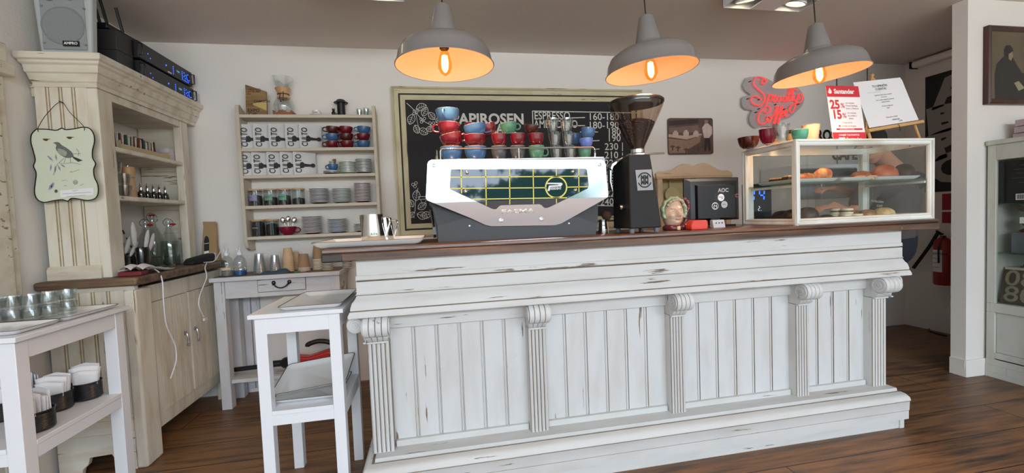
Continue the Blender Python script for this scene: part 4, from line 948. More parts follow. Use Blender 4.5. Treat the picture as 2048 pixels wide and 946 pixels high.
for x, y in ((940, 452), (1141, 447)):
    p = at(x, y, Y=1.950); b = MB(); b.lathe([(.004, 0), (.004, .003), (0, .004)], T=frame_of((p.x, 1.975, p.z), (1, 0, 0), (0, 0, 1)), seg=10); b.build('screw', M_steelb, em)
b = MB(); b.box(.012, 1.950, 1.275, .826, 2.36, MT-.006); b.build('body', M_steeld, em)
b = MB(); b.box(.010, 1.950, MT-.006, .822, 2.38, MT); b.build('cup_tray', M_steelb, em, bevel=.002)
# side lever rods and steam details
b = MB(); b.tube([(-.004, 2.0, 1.25), (.008, 2.03, 1.16), (.010, 2.03, 1.12)], .006, 8); b.box(.002, 2.01, 1.135, .022, 2.05, 1.170); b.build('side_fitting', M_steeld, em)
# rail
b = MB(); RZ = 1.5225; y0, y1 = 1.985, 2.35; x0, x1 = .052, .790
def arc(cx, cy, r, a0, a1, z, n=5): return [(cx+r*math.cos(a0+(a1-a0)*k/n), cy+r*math.sin(a0+(a1-a0)*k/n), z) for k in range(n+1)]
b.tube([(x0, y0, MT), (x0, y0, RZ-.012), (x0+.004, y0, RZ-.003), (x0+.012, y0, RZ), (x1-.012, y0, RZ), (x1-.004, y0, RZ-.003), (x1, y0, RZ-.012), (x1, y0, MT)], .0035, 8); b.build('cup_rail', M_chrome, em)
for x in (x0-.014, x1+.014):
    b = MB(); b.tube([(x, y0+.03, MT), (x, y0+.03, RZ-.012), (x, y0+.036, RZ-.003), (x, y0+.044, RZ), (x, y1-.02, RZ), (x, y1-.012, RZ-.006), (x, y1-.010, MT)], .0035, 8); b.build('cup_rail', M_chrome, em)
b = MB(); b.tube([(.415, y0, MT), (.415, y0, RZ)], .003, 8); b.build('rail_post', M_chrome, em)

# cups piled on the machine
CY = 2.045; CZ = MT+.0006
def cxm(px, py=300, y=CY): return at(px, py, Y=y).x
G1 = 'coffee cups piled on the espresso machine'
def mc(col, R, H, px, z, lab, hand=None, tilt=(0, 0), y=CY): return cup(col, R, H, (cxm(px, 473-(z-1.2)*400, y), y, z), lab, hand, tilt, G1)
mc('blue', .0525, .066, 906, CZ, 'blue cup at the left end of the bottom row on the espresso machine')
mc('blue', .0535, .066, 954, CZ, 'blue cup second in the bottom row on the espresso machine')
mc('dark', .0390, .068, 1001, CZ, 'charcoal cup on the machine, left of the two charcoal ones')
mc('dark', .0385, .068, 1038, CZ, 'charcoal cup on the machine, right of the two charcoal ones')
mc('green', .0400, .068, 1075, CZ, 'green cup with its handle to the right, bottom row under a red cup', hand=-.1)
mc('green', .0330, .055, 1171, CZ, 'small green cup at the right end of the bottom row on the machine')
mc('red', .0530, .058, 909, CZ+.0690, 'red cup leaning, handle to the right, on the leftmost blue cup', hand=0.0, tilt=(0, -.20))
mc('red', .0530, .060, 900, CZ+.117, 'red cup with handle to the left, just under the topmost blue cup', hand=PI, tilt=(0, .05))
mc('blue', .0550, .062, 898, CZ+.178, 'blue cup on top of the tall left pile, highest on the machine', hand=-PI*.6)
mc('red', .0530, .054, 953, CZ+.067, 'red cup half hidden under a leaning blue cup on the machine')
mc('blue', .0535, .056, 955, CZ+.114, 'blue cup leaning with its handle to the right, over a red cup', hand=0.0, tilt=(0, -.12))
mc('red', .0500, .050, 948, CZ+.146, 'red cup peeping out behind the leaning blue cup on the machine', tilt=(0, .16), y=CY+.11)
mc('red', .0385, .057, 1001, CZ+.0690, 'red cup on the left charcoal cup')
mc('red', .0385, .057, 1038, CZ+.0690, 'red cup on the right charcoal cup')
mc('red', .0385, .057, 1074, CZ+.0690, 'red cup on the green cup with a right handle')
mc('red', .0420, .052, 982, CZ+.128, 'red cup lying tilted in the top row between blue and green cups', tilt=(0, -.30), y=CY+.03)
mc('green', .0400, .050, 1022, CZ+.1285, 'green cup leaning in the top row with its handle to the right', hand=.1, tilt=(0, -.16))
mc('brown', .0360, .045, 1063, CZ+.1280, 'dark brown cup tilted in the top row left of the glasses', tilt=(.1, .12), y=CY+.02)
mc('purple', .0340, .046, 1174, CZ+.0560, 'violet-blue cup in the right pile on the machine, between green and blue')
mc('blue', .0350, .052, 1176, CZ+.1000, 'blue cup tipped on top of the right pile on the machine', tilt=(0, .14))
mc('blue', .0340, .048, 1151, CZ+.0950, 'blue cup behind the glasses near the right pile on the machine', y=CY+.10)
G2 = 'small ribbed water glasses piled on the espresso machine'
for r_, pxs in enumerate(((1112, 1140), (1110, 1137), (1106, 1134))):
    for c_, px in enumerate(pxs):
        tumbler(.0315, .0225, .066, (cxm(px), CY, CZ+r_*.0670), 'clear water glass on the machine, %s of three high, %s column' % (('bottom', 'middle', 'top')[r_], ('left', 'right')[c_]), G2, tilt=(0, .05*(r_ == 2)))

# ================================================================== COFFEE GRINDER
gx = at(1262, 473, Y=1.905).x
gr = thing('coffee_grinder', 'black coffee grinder with a tall conical hopper full of beans beside the espresso machine', 'coffee grinder', (0, 0, 0))
xl, xr_t, xr_b = gx, at(1301, 310, Y=1.905).x, at(1324, 463, Y=1.905).x
gz0, gz1 = WZ+.022, at(1283, 308, Y=1.905).z
b = MB(); b.prism([(xl-.002, gz0), (xr_b, gz0), (xr_b-.012, gz0+.10), (xr_t, gz1-.012), (xr_t-.008, gz1), (xl+.010, gz1), (xl+.002, gz1-.010)], 1.905, 2.10, 'y'); b.build('body', M_blackm, gr, bevel=.006)
for x, y in ((xl+.016, 1.925), (xr_b-.018, 1.925), (xl+.016, 2.08), (xr_b-.018, 2.08)):
    b = MB(); b.lathe([(0, 0), (.011, 0), (.0125, .022), (0, .0222)], c=(x, y, WZ), seg=16); b.build('foot', plain('grey_rubber', (112, 116, 120), .6), gr)
hx, hy = (at(1274, 300, Y=2.0).x), 2.0
b = MB(); b.lathe([(0, gz1), (.062, gz1), (.062, gz1+.008), (.045, gz1+.014), (.036, gz1+.018), (.036, gz1+.034), (0, gz1+.034)], c=(hx, hy, 0), seg=32); b.build('collar', M_steel, gr)
b = MB(); b.tube([(hx+.05, hy-.03, gz1+.010), (hx+.12, hy-.05, gz1+.010)], .0045, 8); b.build('adjust_lever', M_steel, gr)
hb = gz1+.034; hT = at(1266, 208, Y=2.0).z
b = MB(); b.open_lathe([(.035, hb), (.037, hb+.012), (.124, hT-.028), (.130, hT-.010), (.130, hT)], c=(hx-.008*0, hy, 0), seg=48); hp = b.build('hopper', glass('smoky_plastic', (228, 214, 204), .05, .05, body=.025, body_rgb=(96, 66, 54)), gr)
b = MB(); b.lathe([(0, hT-.002), (.133, hT-.002), (.134, hT+.008), (.128, hT+.014), (.06, hT+.020), (0, hT+.020)], c=(hx, hy, 0), seg=48); b.build('lid', M_black, gr)
# beans: one heap, lumpy all over
rnd = random.Random(3); b = MB(); zt = hb+(hT-hb)*.60
b.lathe([(0, hb+.004), (.033, hb+.006), (.034+(.124-.037)*.58*0, hb+.012), (.036+(.087)*((zt-.012)-(hb+.012))/((hT-.028)-(hb+.012))-.004, zt-.012), (.05, zt+.010), (0, zt+.018)], c=(hx, hy, 0), seg=32)
for k in range(900):
    t = rnd.random()**.6; z = hb+.012+t*(zt-hb-.02); R = .036+.087*(z-hb-.012)/((hT-.028)-(hb+.012))-.006
    if k > 640: rr = R*math.sqrt(rnd.random())*.98; R = rr; z = zt-.006+.020*(1-rr/.09)
    a = rnd.uniform(0, 2*PI); M = Matrix.Translation((hx+R*math.cos(a), hy+R*math.sin(a), z)) @ Euler((rnd.uniform(0, 6), rnd.uniform(0, 6), 0)).to_matrix().to_4x4()
    b.sphere((0, 0, 0), .0052, 6, T=M, sc=(1.25, .85, .75))
be = b.build('coffee_beans', plain('roasted_bean', (40, 25, 20), .38, vary=.35, scale=120), gr, weld=False); be['kind'] = 'stuff'
# badge
q = [at(x, y, Y=1.9) for x, y in ((1271, 340), (1303.5, 338.5), (1307, 380), (1275.5, 381.5))]
b = MB(); b.prism([(p.x, p.z) for p in q], 1.9015, 1.9045, 'y'); bd = b.build('badge', plain('badge_aluminium', (150, 150, 150), .5, .3), gr, bevel=.001)
c = at(1289.5, 360, Y=1.9); b = MB()
for s_, dz in (('MM', .011), ('MM', -.012)): b.text(s_, .030, frame_of((c.x, 1.9010, c.z+dz), (1, 0, .0), (0, 0, 1)), 'CENTER', bold=.05, sx=.85)
for a0 in (.35, PI+.35):
    pts = [(.034*math.cos(a0+t*2.44/10)*1.0, .034*math.sin(a0+t*2.44/10)) for t in range(11)]; ribbon(b, pts, .006, Matrix.Translation((c.x, 1.9010, c.z)))
b.build('badge_print', M_blackm, bd, weld=False)
# portafilter fork, spout and side knob on the left
b = MB(); b.prism([(xl-.060, gz1-.055), (xl-.050, gz1-.035), (xl+.004, gz1-.004), (xl+.004, gz1-.012), (xl-.044, gz1-.045), (xl-.052, gz1-.065)], 1.98, 2.05, 'y'); b.tube([(xl-.05, 2.01, gz1-.05), (xl-.052, 2.01, gz1-.12), (xl-.040, 2.01, gz1-.17)], [.012, .010, .006], 10); b.build('spout', M_steel, gr, bevel=.001)
b = MB(); b.lathe([(0, 0), (.010, 0), (.014, .006), (.014, .020), (.008, .026), (0, .026)], T=frame_of((xl-.001, 1.96, gz0+.105), (0, 0, 1), (0, 1, 0)), seg=18); kb = b.build('side_knob', M_steel, gr)
# small pitcher with a brush
px_ = at(1206, 462, Y=2.04).x
b = MB(); b.open_lathe([(0, 0), (.022, 0), (.024, .004), (.021, .030), (.019, .058), (.022, .070), (.021, .070), (.018, .058), (.020, .03), (.021, .005), (0, .004)], seg=24); o = b.build('small_pitcher', M_steel, loc=(px_, 2.04, WZ)); tag(o, 'tiny steel pitcher between the espresso machine and the grinder', 'pitcher')
br = thing('counter_brush', 'round brown bristle brush leaning beside the black grinder', 'brush', (px_+.030, 2.06, WZ), 0)
b = MB(); b.tube([(.006, 0, .0), (.004, 0, .045), (0, 0, .062)], [.003, .004, .006], 8); b.build('brush_handle', M_oak, br)
b = MB(); b.lathe([(0, .058), (.010, .060), (.026, .085), (.024, .104), (.014, .112), (0, .113)], seg=22); b.build('bristles', plain('brown_bristle', (84, 54, 38), .9, vary=.3, scale=90, bump=.6), br)

# ================================================================== CERAMIC FACE JUG
jc = at(1345, 430, Y=2.03); jx = jc.x
jg = thing('face_jug', 'ceramic jug shaped like an old woman\'s face with green bonnet and twisted brown handle', 'jug', (jx, 2.03, WZ), 0)
M_skin_c = plain('glazed_face', (214, 182, 158), .22, vary=.10, scale=14, coat=.4); M_bon = plain('green_bonnet_glaze', (146, 166, 128), .25, vary=.12, scale=16, coat=.4); M_mar = plain('maroon_glaze', (110, 44, 46), .25, vary=.2, scale=14, coat=.4)
# head: skull, cheeks, nose, chin pushed out of one surface
vs = []; fs = []; nu, nv = 56, 48
def face_r(a, t):
    """radius of the face for azimuth a (0 = front) and height t in 0..1"""
    r = .052*(math.sin(PI*min(1, max(0, .10+.80*t)))**.45)
    g = lambda ca, ct, sa, st_, h: h*math.exp(-((a-ca)/sa)**2-((t-ct)/st_)**2)
    r += g(0, .50, .20, .10, .022)+g(0, .60, .13, .12, .008)+g(0, .41, .26, .05, .008)   # nose
    r += g(.62, .42, .30, .10, .006)+g(-.62, .42, .30, .10, .006)                       # cheeks
    r -= g(.42, .60, .20, .055, .008)+g(-.42, .60, .20, .055, .008)                     # eye sockets
    r += g(.42, .60, .12, .03, .006)+g(-.42, .60, .12, .03, .006)
    r += g(.40, .70, .32, .035, .005)+g(-.40, .70, .32, .035, .005)                     # brows
    r += g(0, .16, .34, .07, .011)                                                      # chin
    r -= g(0, .285, .36, .016, .006); r += g(0, .32, .34, .022, .004)+g(0, .245, .30, .022, .005)
    return r
for j in range(nv+1):
    t = j/nv
    for i in range(nu):
        a = -PI+2*PI*i/nu; r = face_r(a, t); vs.append((r*math.sin(a), -r*math.cos(a), .018+.135*t))
for j in range(nv):
    for i in range(nu): k = (i+1) % nu; fs.append((j*nu+i, j*nu+k, (j+1)*nu+k, (j+1)*nu+i))
fs.append(tuple(reversed(range(nu)))); fs.append(tuple(nv*nu+i for i in range(nu)))
b = MB(); b.add(vs, fs); b.build('face', M_skin_c, jg, sharp=180)
for sx in (-1, 1):
    a = sx*.42; r = face_r(a, .60)-.001; b = MB(); b.sphere((r*math.sin(a), -r*math.cos(a), .018+.135*.60), .0062, 12, sc=(1.3, .6, .85)); ey = b.build('eye', plain('eye_white_glaze', (226, 218, 196), .2), jg)
    b = MB(); b.sphere((r*math.sin(a)*1.0, -r*math.cos(a)-.0032, .018+.135*.60), .0026, 8); b.build('pupil', plain('eye_dark_glaze', (70, 70, 50), .2), ey)
b = MB(); b.tube(sweep([(-.016, -.0535, .0565), (-.006, -.0585, .0548), (.006, -.0585, .0548), (.016, -.0535, .0570)], 4), .0016, 6); b.build('mouth', plain('lip_glaze', (150, 54, 54), .3), jg)
# bonnet: wavy brim round the face
vs = []; n = 64; rings = ((.050, -.014, 0), (.064, -.030, .5), (.072, -.020, 1), (.066, .006, .6), (.056, .020, 0))
for R, dy, w in rings:
    for i in range(n+1):
        a = -.62+ (PI+1.24)*i/n; wv = 1+.035*w*math.sin(a*11)
        vs.append((R*wv*math.cos(a), dy+.004*w*math.sin(a*11+1), .100+R*wv*1.02*math.sin(a)))
b = MB(); m = n+1; b.add(vs, [(k*m+i, k*m+i+1, (k+1)*m+i+1, (k+1)*m+i) for k in range(len(rings)-1) for i in range(n)]); bo = b.build('bonnet', M_bon, jg, sharp=180); so = bo.modifiers.new('solid', 'SOLIDIFY'); so.thickness = .004
b = MB(); b.tube(sweep([(-.044, -.030, .125), (-.030, -.040, .146), (0, -.046, .154), (.030, -.040, .146), (.044, -.030, .125)], 6), [.006+.002*math.sin(i*1.7) for i in range(25)], 8); b.build('hair', plain('grey_hair_glaze', (176, 158, 140), .3, vary=.15, scale=40), jg)
b = MB(); b.lathe([(0, 0), (.046, 0), (.052, .008), (.050, .018), (.036, .030), (0, .030)], seg=32); b.sphere((.052, -.015, .018), .020, 14, sc=(1.2, 1, .9)); b.build('collar', M_mar, jg, sharp=60)
b = MB(); b.tube(sweep([(.050, .020, .150), (.075, .015, .158), (.094, .010, .142), (.096, .008, .112), (.082, .008, .082), (.078, .006, .052), (.060, .0, .030)], 5), [.009+.002*math.sin(i*1.3) for i in range(31)], 10); b.build('handle', M_mar, jg)
b = MB(); b.box(-.010, -.060, .002, .008, -.050, .020); bt = b.build('brooch', plain('cream_brooch', (214, 196, 150), .3), jg, bevel=.003)

# things in front of the till
p = at(1370, 459, Z=WZ)
def wb(px, y): return at(px, 455, Y=y).x
b = MB(); b.prism([(-.045, 0), (.040, 0), (.043, .028), (.036, .047), (-.034, .049), (-.047, .022)], -.030, .030, 'y'); o = b.build('card_terminal', plain('orange_red_plastic', (222, 62, 44), .4), loc=(wb(1393, 1.96), 1.955, WZ), bevel=.005, rz=-.1); tag(o, 'bright orange-red plastic box standing on the bar between face jug and monitor', 'box')
o = thing('terminal_dock', 'small pale grey plastic dock with three round holes in front of the monitor', 'dock', (wb(1436, 2.04), 2.04, WZ), -.05)
b = MB(); b.prism([(-.016, 0), (.020, 0), (.020, .042), (-.004, .042)], -.034, .034, 'x'); b.build('shell', plain('pale_grey_plastic', (190, 194, 200), .4), o, bevel=.003)
b = MB()
for x in (-.017, 0, .017): b.lathe([(.0035, 0), (.0035, .001), (0, .001)], T=frame_of((x, -.0115, .026), (1, 0, 0), (0, .27, .96)), seg=14)
b.build('socket_holes', M_black, o)

# ================================================================== TILL MONITOR (seen from behind)
mo = thing('till_monitor', 'black till monitor seen from behind with round stickers, standing between jug and pastry case', 'monitor', (0, 0, 0))
YM = 2.22
q = [at(x, y, Y=YM) for x, y in ((1367, 357), (1477, 357), (1477, 446), (1373, 450))]
mx0, mx1 = q[0].x, q[1].x; mz1, mz0 = q[0].z, WZ+.035
b = MB(); b.box(mx0, YM, mz0, mx1, YM+.012, mz1); b.build('bezel', M_black, mo, bevel=.004)
b = MB()
sec = [(mx0+.004, mz0+.004, mx1-.004, mz1-.004, YM), (mx0+.03, mz0+.01, mx1-.03, mz1-.02, YM-.018), (mx0+.055, mz0+.012, mx1-.05, mz1-.038, YM-.022), (mx0+.060, mz0+.014, mx1-.055, mz1-.048, YM-.040)]
vs = []
for x0_, z0_, x1_, z1_, y_ in sec: vs += [(x0_, y_, z0_), (x1_, y_, z0_), (x1_, y_, z1_), (x0_, y_, z1_)]
b.add(vs, [(4*k+i, 4*k+(i+1) % 4, 4*k+4+(i+1) % 4, 4*k+4+i) for k in range(3) for i in range(4)]+[(12, 13, 14, 15), (0, 1, 2, 3)]); b.build('back_shell', M_black, mo, sharp=20)
b = MB(); b.box((mx0+mx1)/2-.03, YM-.03, WZ+.008, (mx0+mx1)/2+.03, YM, mz0+.1); b.build('neck', M_black, mo, bevel=.003)
b = MB(); b.box((mx0+mx1)/2-.12, YM-.045, WZ, (mx0+mx1)/2+.12, YM+.09, WZ+.010); b.build('stand_base', M_black, mo, bevel=.003)
ym = YM-.0405
b = MB(); p = at(1436, 381, Y=ym); b.text('AOC', .030, frame_of((p.x, ym-.0005, p.z), (1, 0, .0), (0.1, 0, 1)), bold=.03); b.build('maker_lettering', plain('pale_print', (188, 188, 188), .5), mo, weld=False)
def disc(px, py, r, mat, name, dy=0):
    p = at(px, py, Y=ym); b = MB(); b.lathe([(r, 0), (r, .0006), (0, .0006)], T=frame_of((p.x, ym-dy, p.z), (1, 0, 0), (0, 0, 1)), seg=28); return b.build(name, mat, mo), p
s1, p1_ = disc(1442, 395, .0205, M_cardw, 'round_sticker', .0004); b = MB(); b.text('PAPIROSEN', .0055, frame_of((p1_.x-.017, ym-.0015, p1_.z+.002), (1, 0, 0), (0, 0, 1)), bold=.04); b.text('CAFÉ', .0055, frame_of((p1_.x-.002, ym-.0015, p1_.z-.006), (1, 0, 0), (0, 0, 1)), bold=.04); b.build('sticker_print', M_ink, s1, weld=False)
s2, p2_ = disc(1448.5, 409, .0200, plain('silver_sticker', (186, 190, 194), .4), 'round_sticker', .0008); b = MB(); b.text('Barista', .0065, frame_of((p2_.x-.011, ym-.0020, p2_.z+.001), (1, 0, 0), (0, 0, 1)), bold=.03); b.build('sticker_print', M_ink, s2, weld=False)
s3, p3_ = disc(1430, 412, .0205, M_cardw, 'round_sticker', .0012)
b = MB(); b.lathe([(.0175, 0), (.0175, .0004), (0, .0004)], T=frame_of((p3_.x, ym-.0020, p3_.z), (1, 0, 0), (0, 0, 1)), seg=26); k_ = b.build('sticker_centre', M_blackm, s3); b = MB(); ribbon(b, [(-.009, -.009), (-.006, .007), (0, -.002), (.006, .007), (.009, -.009)], .0045, Matrix.Translation((p3_.x, ym-.0028, p3_.z))); 
for a0 in (.9, PI+.9): ribbon(b, [(.0150*math.cos(a0+t*.2), .0150*math.sin(a0+t*.2)) for t in range(8)], .002, Matrix.Translation((p3_.x, ym-.0028, p3_.z)))
b.build('sticker_print', M_cardw, s3, weld=False)
s4, p4_ = disc(1474, 391, .011, plain('rosy_sticker', (160, 96, 88), .5), 'round_sticker', .0004); b = MB(); b.lathe([(.007, 0), (.007, .0004), (0, .0004)], T=frame_of((p4_.x, ym-.0014, p4_.z), (1, 0, 0), (0, 0, 1)), seg=18); b.build('sticker_centre', M_blackm, s4)
b = MB(); p = at(1428, 386, Y=ym); b.box(p.x, ym-.0004, p.z-.045, p.x+.062, ym+.0002, p.z); b.build('rating_label', plain('dark_label', (44, 42, 42), .5), mo)

# ================================================================== STEEL PITCHERS AND TRAYS
tr_mat = plain('white_melamine', (232, 232, 230), .22, vary=.01, coat=.3); tr_rim = plain('tray_dark_rim', (60, 44, 36), .5)
def tray(name, x0, x1, y0, y1, z, h, flare, label, rz=0, rot=None, group=None):
    o = thing(name, label, 'tray', ((x0+x1)/2, (y0+y1)/2, z), rz, group, rot=rot); w, d = (x1-x0)/2, (y1-y0)/2; t = .003
    def rr(w_, d_, r, z_, n=4):
        pts = []
        for cx_, cy_, a0 in ((w_-r, d_-r, 0), (-w_+r, d_-r, PI/2), (-w_+r, -d_+r, PI), (w_-r, -d_+r, 1.5*PI)):
            for k in range(n+1): a = a0+PI/2*k/n; pts.append((cx_+r*math.cos(a), cy_+r*math.sin(a), z_))
        return pts
    secs = [(w-flare, d-flare, .012, 0), (w-flare*.45, d-flare*.45, .016, h*.35), (w, d, .02, h), (w-.001, d-.001, .02, h+.0015), (w-.004, d-.004, .018, h), (w-flare*.45-t, d-flare*.45-t, .014, h*.35+t), (w-flare-t, d-flare-t, .010, t)]
    vs = []; m = 20
    for s_ in secs: vs += rr(*s_)
    b = MB(); fs = [(k*m+i, k*m+(i+1) % m, (k+1)*m+(i+1) % m, (k+1)*m+i) for k in range(6) for i in range(m)]
    b.add(vs, fs+[tuple(reversed(range(m))), tuple(6*m+i for i in range(m))]); b.m = [1 if 2*m <= i < 4*m else 0 for i in range(len(b.m))]
    b.build('tray_body', [tr_mat, tr_rim], o, sharp=50); return o
tray('serving_tray', -.495, -.035, 1.875, 2.30, WZ, .026, .035, 'white rectangular serving tray with sloping rim on the left end of the bar top')
def pitcher(px, y, R, r, H, lab, z=None):
    o = thing('milk_pitcher', lab, 'pitcher', (at(px, 470, Y=y).x, y, z or WZ), 0)
    vs = []; prof = [(r, 0), (r*1.03, .004), (r*1.0, H*.4), (R, H), (R-.002, H), (r-.003, H*.4), (r-.004, .004)]; n = 40; b = MB(); fs = []
    for ri, z_ in prof:
        for k in range(n):
            a = 2*PI*k/n; sp = .012*max(0, 1-abs(a-PI)/.35)*(z_/H)**3; vs.append(((ri+sp)*math.cos(a), (ri+sp)*math.sin(a), z_))
    for i in range(len(prof)-1):
        for k in range(n): k2 = (k+1) % n; fs.append((i*n+k, i*n+k2, (i+1)*n+k2, (i+1)*n+k))
    fs += [tuple(reversed(range(n))), tuple((len(prof)-1)*n+k for k in range(n))]; b.add(vs, fs); b.build('jug_body', M_steel, o)
    b = MB(); b.tube(sweep([(R*.98, 0, H*.88), (R+.022, 0, H*.90), (R+.030, 0, H*.72), (R+.018, 0, H*.38), (r, 0, H*.20)], 5), .004, 8); b.build('handle', M_steel, o); return o
pitcher(747, 2.10, .046, .054, .135, 'large polished steel milk pitcher in front, on the white tray', z=WZ+.004)
pitcher(769, 2.20, .036, .044, .118, 'darker steel milk pitcher behind the large polished one on the tray', z=WZ+.004)
tray('serving_tray', -.64, -.386, 1.885, 2.28, .8506, .020, .03, 'white serving tray lying on top of the stand at the counter end')

# ================================================================== PASTRY CASE
VX0, VX1, VY0, VY1, VZ0, VZ1 = 1.802, 2.672, 1.868, 2.250, WZ, 1.533
vc = thing('pastry_case', 'white-framed glass pastry case with a glass shelf on the right end of the bar', 'display case', (0, 0, 0))
M_vwhite = chippy('brushed_white_frame', (228, 230, 224), (150, 130, 110), .35, 'x', stain=(186, 170, 150), stain_amt=.8)
M_vwhitez = chippy('brushed_white_frame_upright', (228, 230, 224), (150, 130, 110), .35, 'z', stain=(186, 170, 150), stain_amt=.8)
def picture_frame(a, b_, inward_sets, parent, t, fw, name, flip=1):
    pass
def mould_frame(x0, x1, z0, z1, w, T, parent, mats):
    """four mitred bars with a stepped face; local x,z plane facing -y"""
    pf = [(0, 0), (0, .012), (.004, .016), (w*.30, .016), (w*.36, .010), (w*.62, .010), (w*.72, .014), (w*.86, .012), (w, .004), (w, 0)]
    for p0, p1, inw, m in (((x0, z1), (x1, z1), (0, -1), 0), ((x0, z0), (x1, z0), (0, 1), 0), ((x0, z0), (x0, z1), (1, 0), 1), ((x1, z0), (x1, z1), (-1, 0), 1)):
        p0, p1, inw = Vector(p0), Vector(p1), Vector(inw); d = (p1-p0).normalized(); vs = []
        for i, t in pf:
            a = p0+inw*i+d*i; c = p1+inw*i-d*i; vs += [(a.x, -t, a.y), (c.x, -t, c.y)]
        n = len(pf); b = MB(); b.add(vs, [(2*i, 2*((i+1) % n), 2*((i+1) % n)+1, 2*i+1) for i in range(n)]+[tuple(2*i for i in range(n)), tuple(2*i+1 for i in range(n))], 0, T)
        b.build('frame_bar', mats[m], parent)
FWV = .034
mould_frame(VX0, VX1, VZ0, VZ1, FWV, Matrix.Translation((0, VY0+.016, 0)), vc, (M_vwhite, M_vwhitez))
TL = Matrix(((0, 1, 0, VX0+.016), (-1, 0, 0, 0), (0, 0, 1, 0), (0, 0, 0, 1)))   # local x -> -y, facing -x
mould_frame(-VY1, -VY0, VZ0, VZ1, FWV, TL, vc, (M_vwhite, M_vwhitez))
TR = Matrix(((0, -1, 0, VX1-.016), (1, 0, 0, 0), (0, 0, 1, 0), (0, 0, 0, 1)))
mould_frame(VY0, VY1, VZ0, VZ1, FWV, TR, vc, (M_vwhite, M_vwhitez))
b = MB(); b.box(VX0+.016, VY0+.018, VZ0, VX1-.016, VY1-.002, VZ0+.014); b.build('case_floor', M_vwhite, vc)
for x in (VX0+.017, VX1-.052): b = MB(); b.box(x, VY1-.030, VZ0+.014, x+.035, VY1-.002, VZ1-.034); b.build('back_post', M_vwhitez, vc)
b = MB(); b.box(VX0+.017, VY1-.028, VZ1-.034, VX1-.017, VY1-.002, VZ1); b.build('back_rail', M_vwhite, vc)
def pane(name, x0, y0, z0, x1, y1, z1, m=None, parent=vc): b = MB(); b.box(x0, y0, z0, x1, y1, z1); return b.build(name, m or M_pane, parent)
pane('front_pane', VX0+.030, VY0+.012, VZ0+.030, VX1-.030, VY0+.0135, VZ1-.030)
pane('left_pane', VX0+.012, VY0+.030, VZ0+.030, VX0+.0135, VY1-.030, VZ1-.030)
pane('right_pane', VX1-.0135, VY0+.030, VZ0+.030, VX1-.012, VY1-.030, VZ1-.030)
pane('sliding_back_pane', VX0+.05, VY1-.012, VZ0+.015, (VX0+VX1)/2+.01, VY1-.010, VZ1-.035); pane('sliding_back_pane', (VX0+VX1)/2-.01, VY1-.020, VZ0+.015, VX1-.05, VY1-.018, VZ1-.035)
pane('top_pane', VX0+.033, VY0+.033, VZ1-.010, VX1-.033, VY1-.030, VZ1-.004)
SV = 1.318
pane('glass_shelf', VX0+.018, VY0+.020, SV-.008, VX1-.018, VY1-.035, SV, M_shelfglass)
for x in (VX0+.03, VX1-.042): b = MB(); b.box(x, VY0+.022, SV-.022, x+.012, VY1-.037, SV-.009); b.build('shelf_support', M_vwhite, vc)
b = MB(); b.lathe([(.006, -.030), (.006, -.009), (0, -.009)], c=(2.30, 2.20, SV), seg=10); b.build('shelf_pin', M_glass, vc)
SVz = SV+.0006; BFz = VZ0+.0146
for x0, x1, y0, y1, lab in ((1.845, 2.115, 1.910, 2.195, 'white tray with chocolate wedges and croissants, left tray on the glass shelf'), (2.122, 2.335, 1.905, 2.185, 'white tray under cookies and a round bun, middle of the glass shelf'), (2.342, 2.640, 1.905, 2.190, 'white tray with large brown bun, right tray on the glass shelf')):
    tray('pastry_tray', x0, x1, y0, y1, SVz, .020, .026, lab)
TRz = SVz+.0035
P_cro = pastry('croissant_crust', (222, 168, 96), (168, 84, 48)); P_bun = pastry('bun_crust', (176, 98, 54), (138, 66, 38), 9); P_choc = pastry('chocolate_cake', (66, 38, 28), (36, 20, 16), 40); P_dough = pastry('pale_dough', (226, 196, 140), (196, 150, 96), 30)
P_cook = pastry('cookie_crust', (200, 150, 96), (150, 96, 60), 34); P_icing = plain('cream_icing', (236, 224, 196), .4); P_fill = plain('caramel_filling', (120, 72, 44), .4)
def croissant(px, y, z, L, rz, lab):
    b = MB(); n = 26; pts = []; R = []
    for k in range(n+1):
        t = k/n; a = PI*(t-.5)*.9; pts.append((L*.5*math.sin(a), L*.28*(1-math.cos(a)), 0)); R.append((.008+L*.20*math.sin(PI*t)**.8)*(1+.10*math.cos(t*2*PI*6.5)))
    b.tube(pts, R, 14); b.v = [Vector((v.x, v.y, v.z*.85+L*.17)) for v in b.v]
    zz = min(v.z for v in b.v); b.v = [Vector((v.x, v.y, (v.z-zz)*1.2)) for v in b.v]
    o = b.build('croissant', P_cro, loc=(at(px, 360, Y=y).x, y, z), rz=rz, sharp=80); tag(o, lab, 'croissant'); return o
def bun(px, y, z, R, H, m, lab, name='bun', cat='bun', py=360, sy=1):
    b = MB(); b.lathe([(0, 0), (R*.80, 0), (R*.97, H*.18), (R, H*.38), (R*.90, H*.66), (R*.62, H*.90), (R*.28, H*.99), (0, H)], seg=26, sy=sy)
    b.v = [Vector((v.x*1.06, v.y, v.z*1.22)) for v in b.v]; o = b.build(name, m, loc=(at(px, py, Y=y).x, y, z), sharp=80); tag(o, lab, cat); return o
croissant(1648, 1.975, TRz+.004, .125, .5, 'golden croissant with ridged crust on the left tray, nearest the glass')
croissant(1611, 2.090, TRz+.002, .095, -.4, 'croissant half hidden behind the front one in the pastry case')
croissant(1592, 2.165, TRz+.002, .060, .9, 'small croissant at the back left of the upper tray')
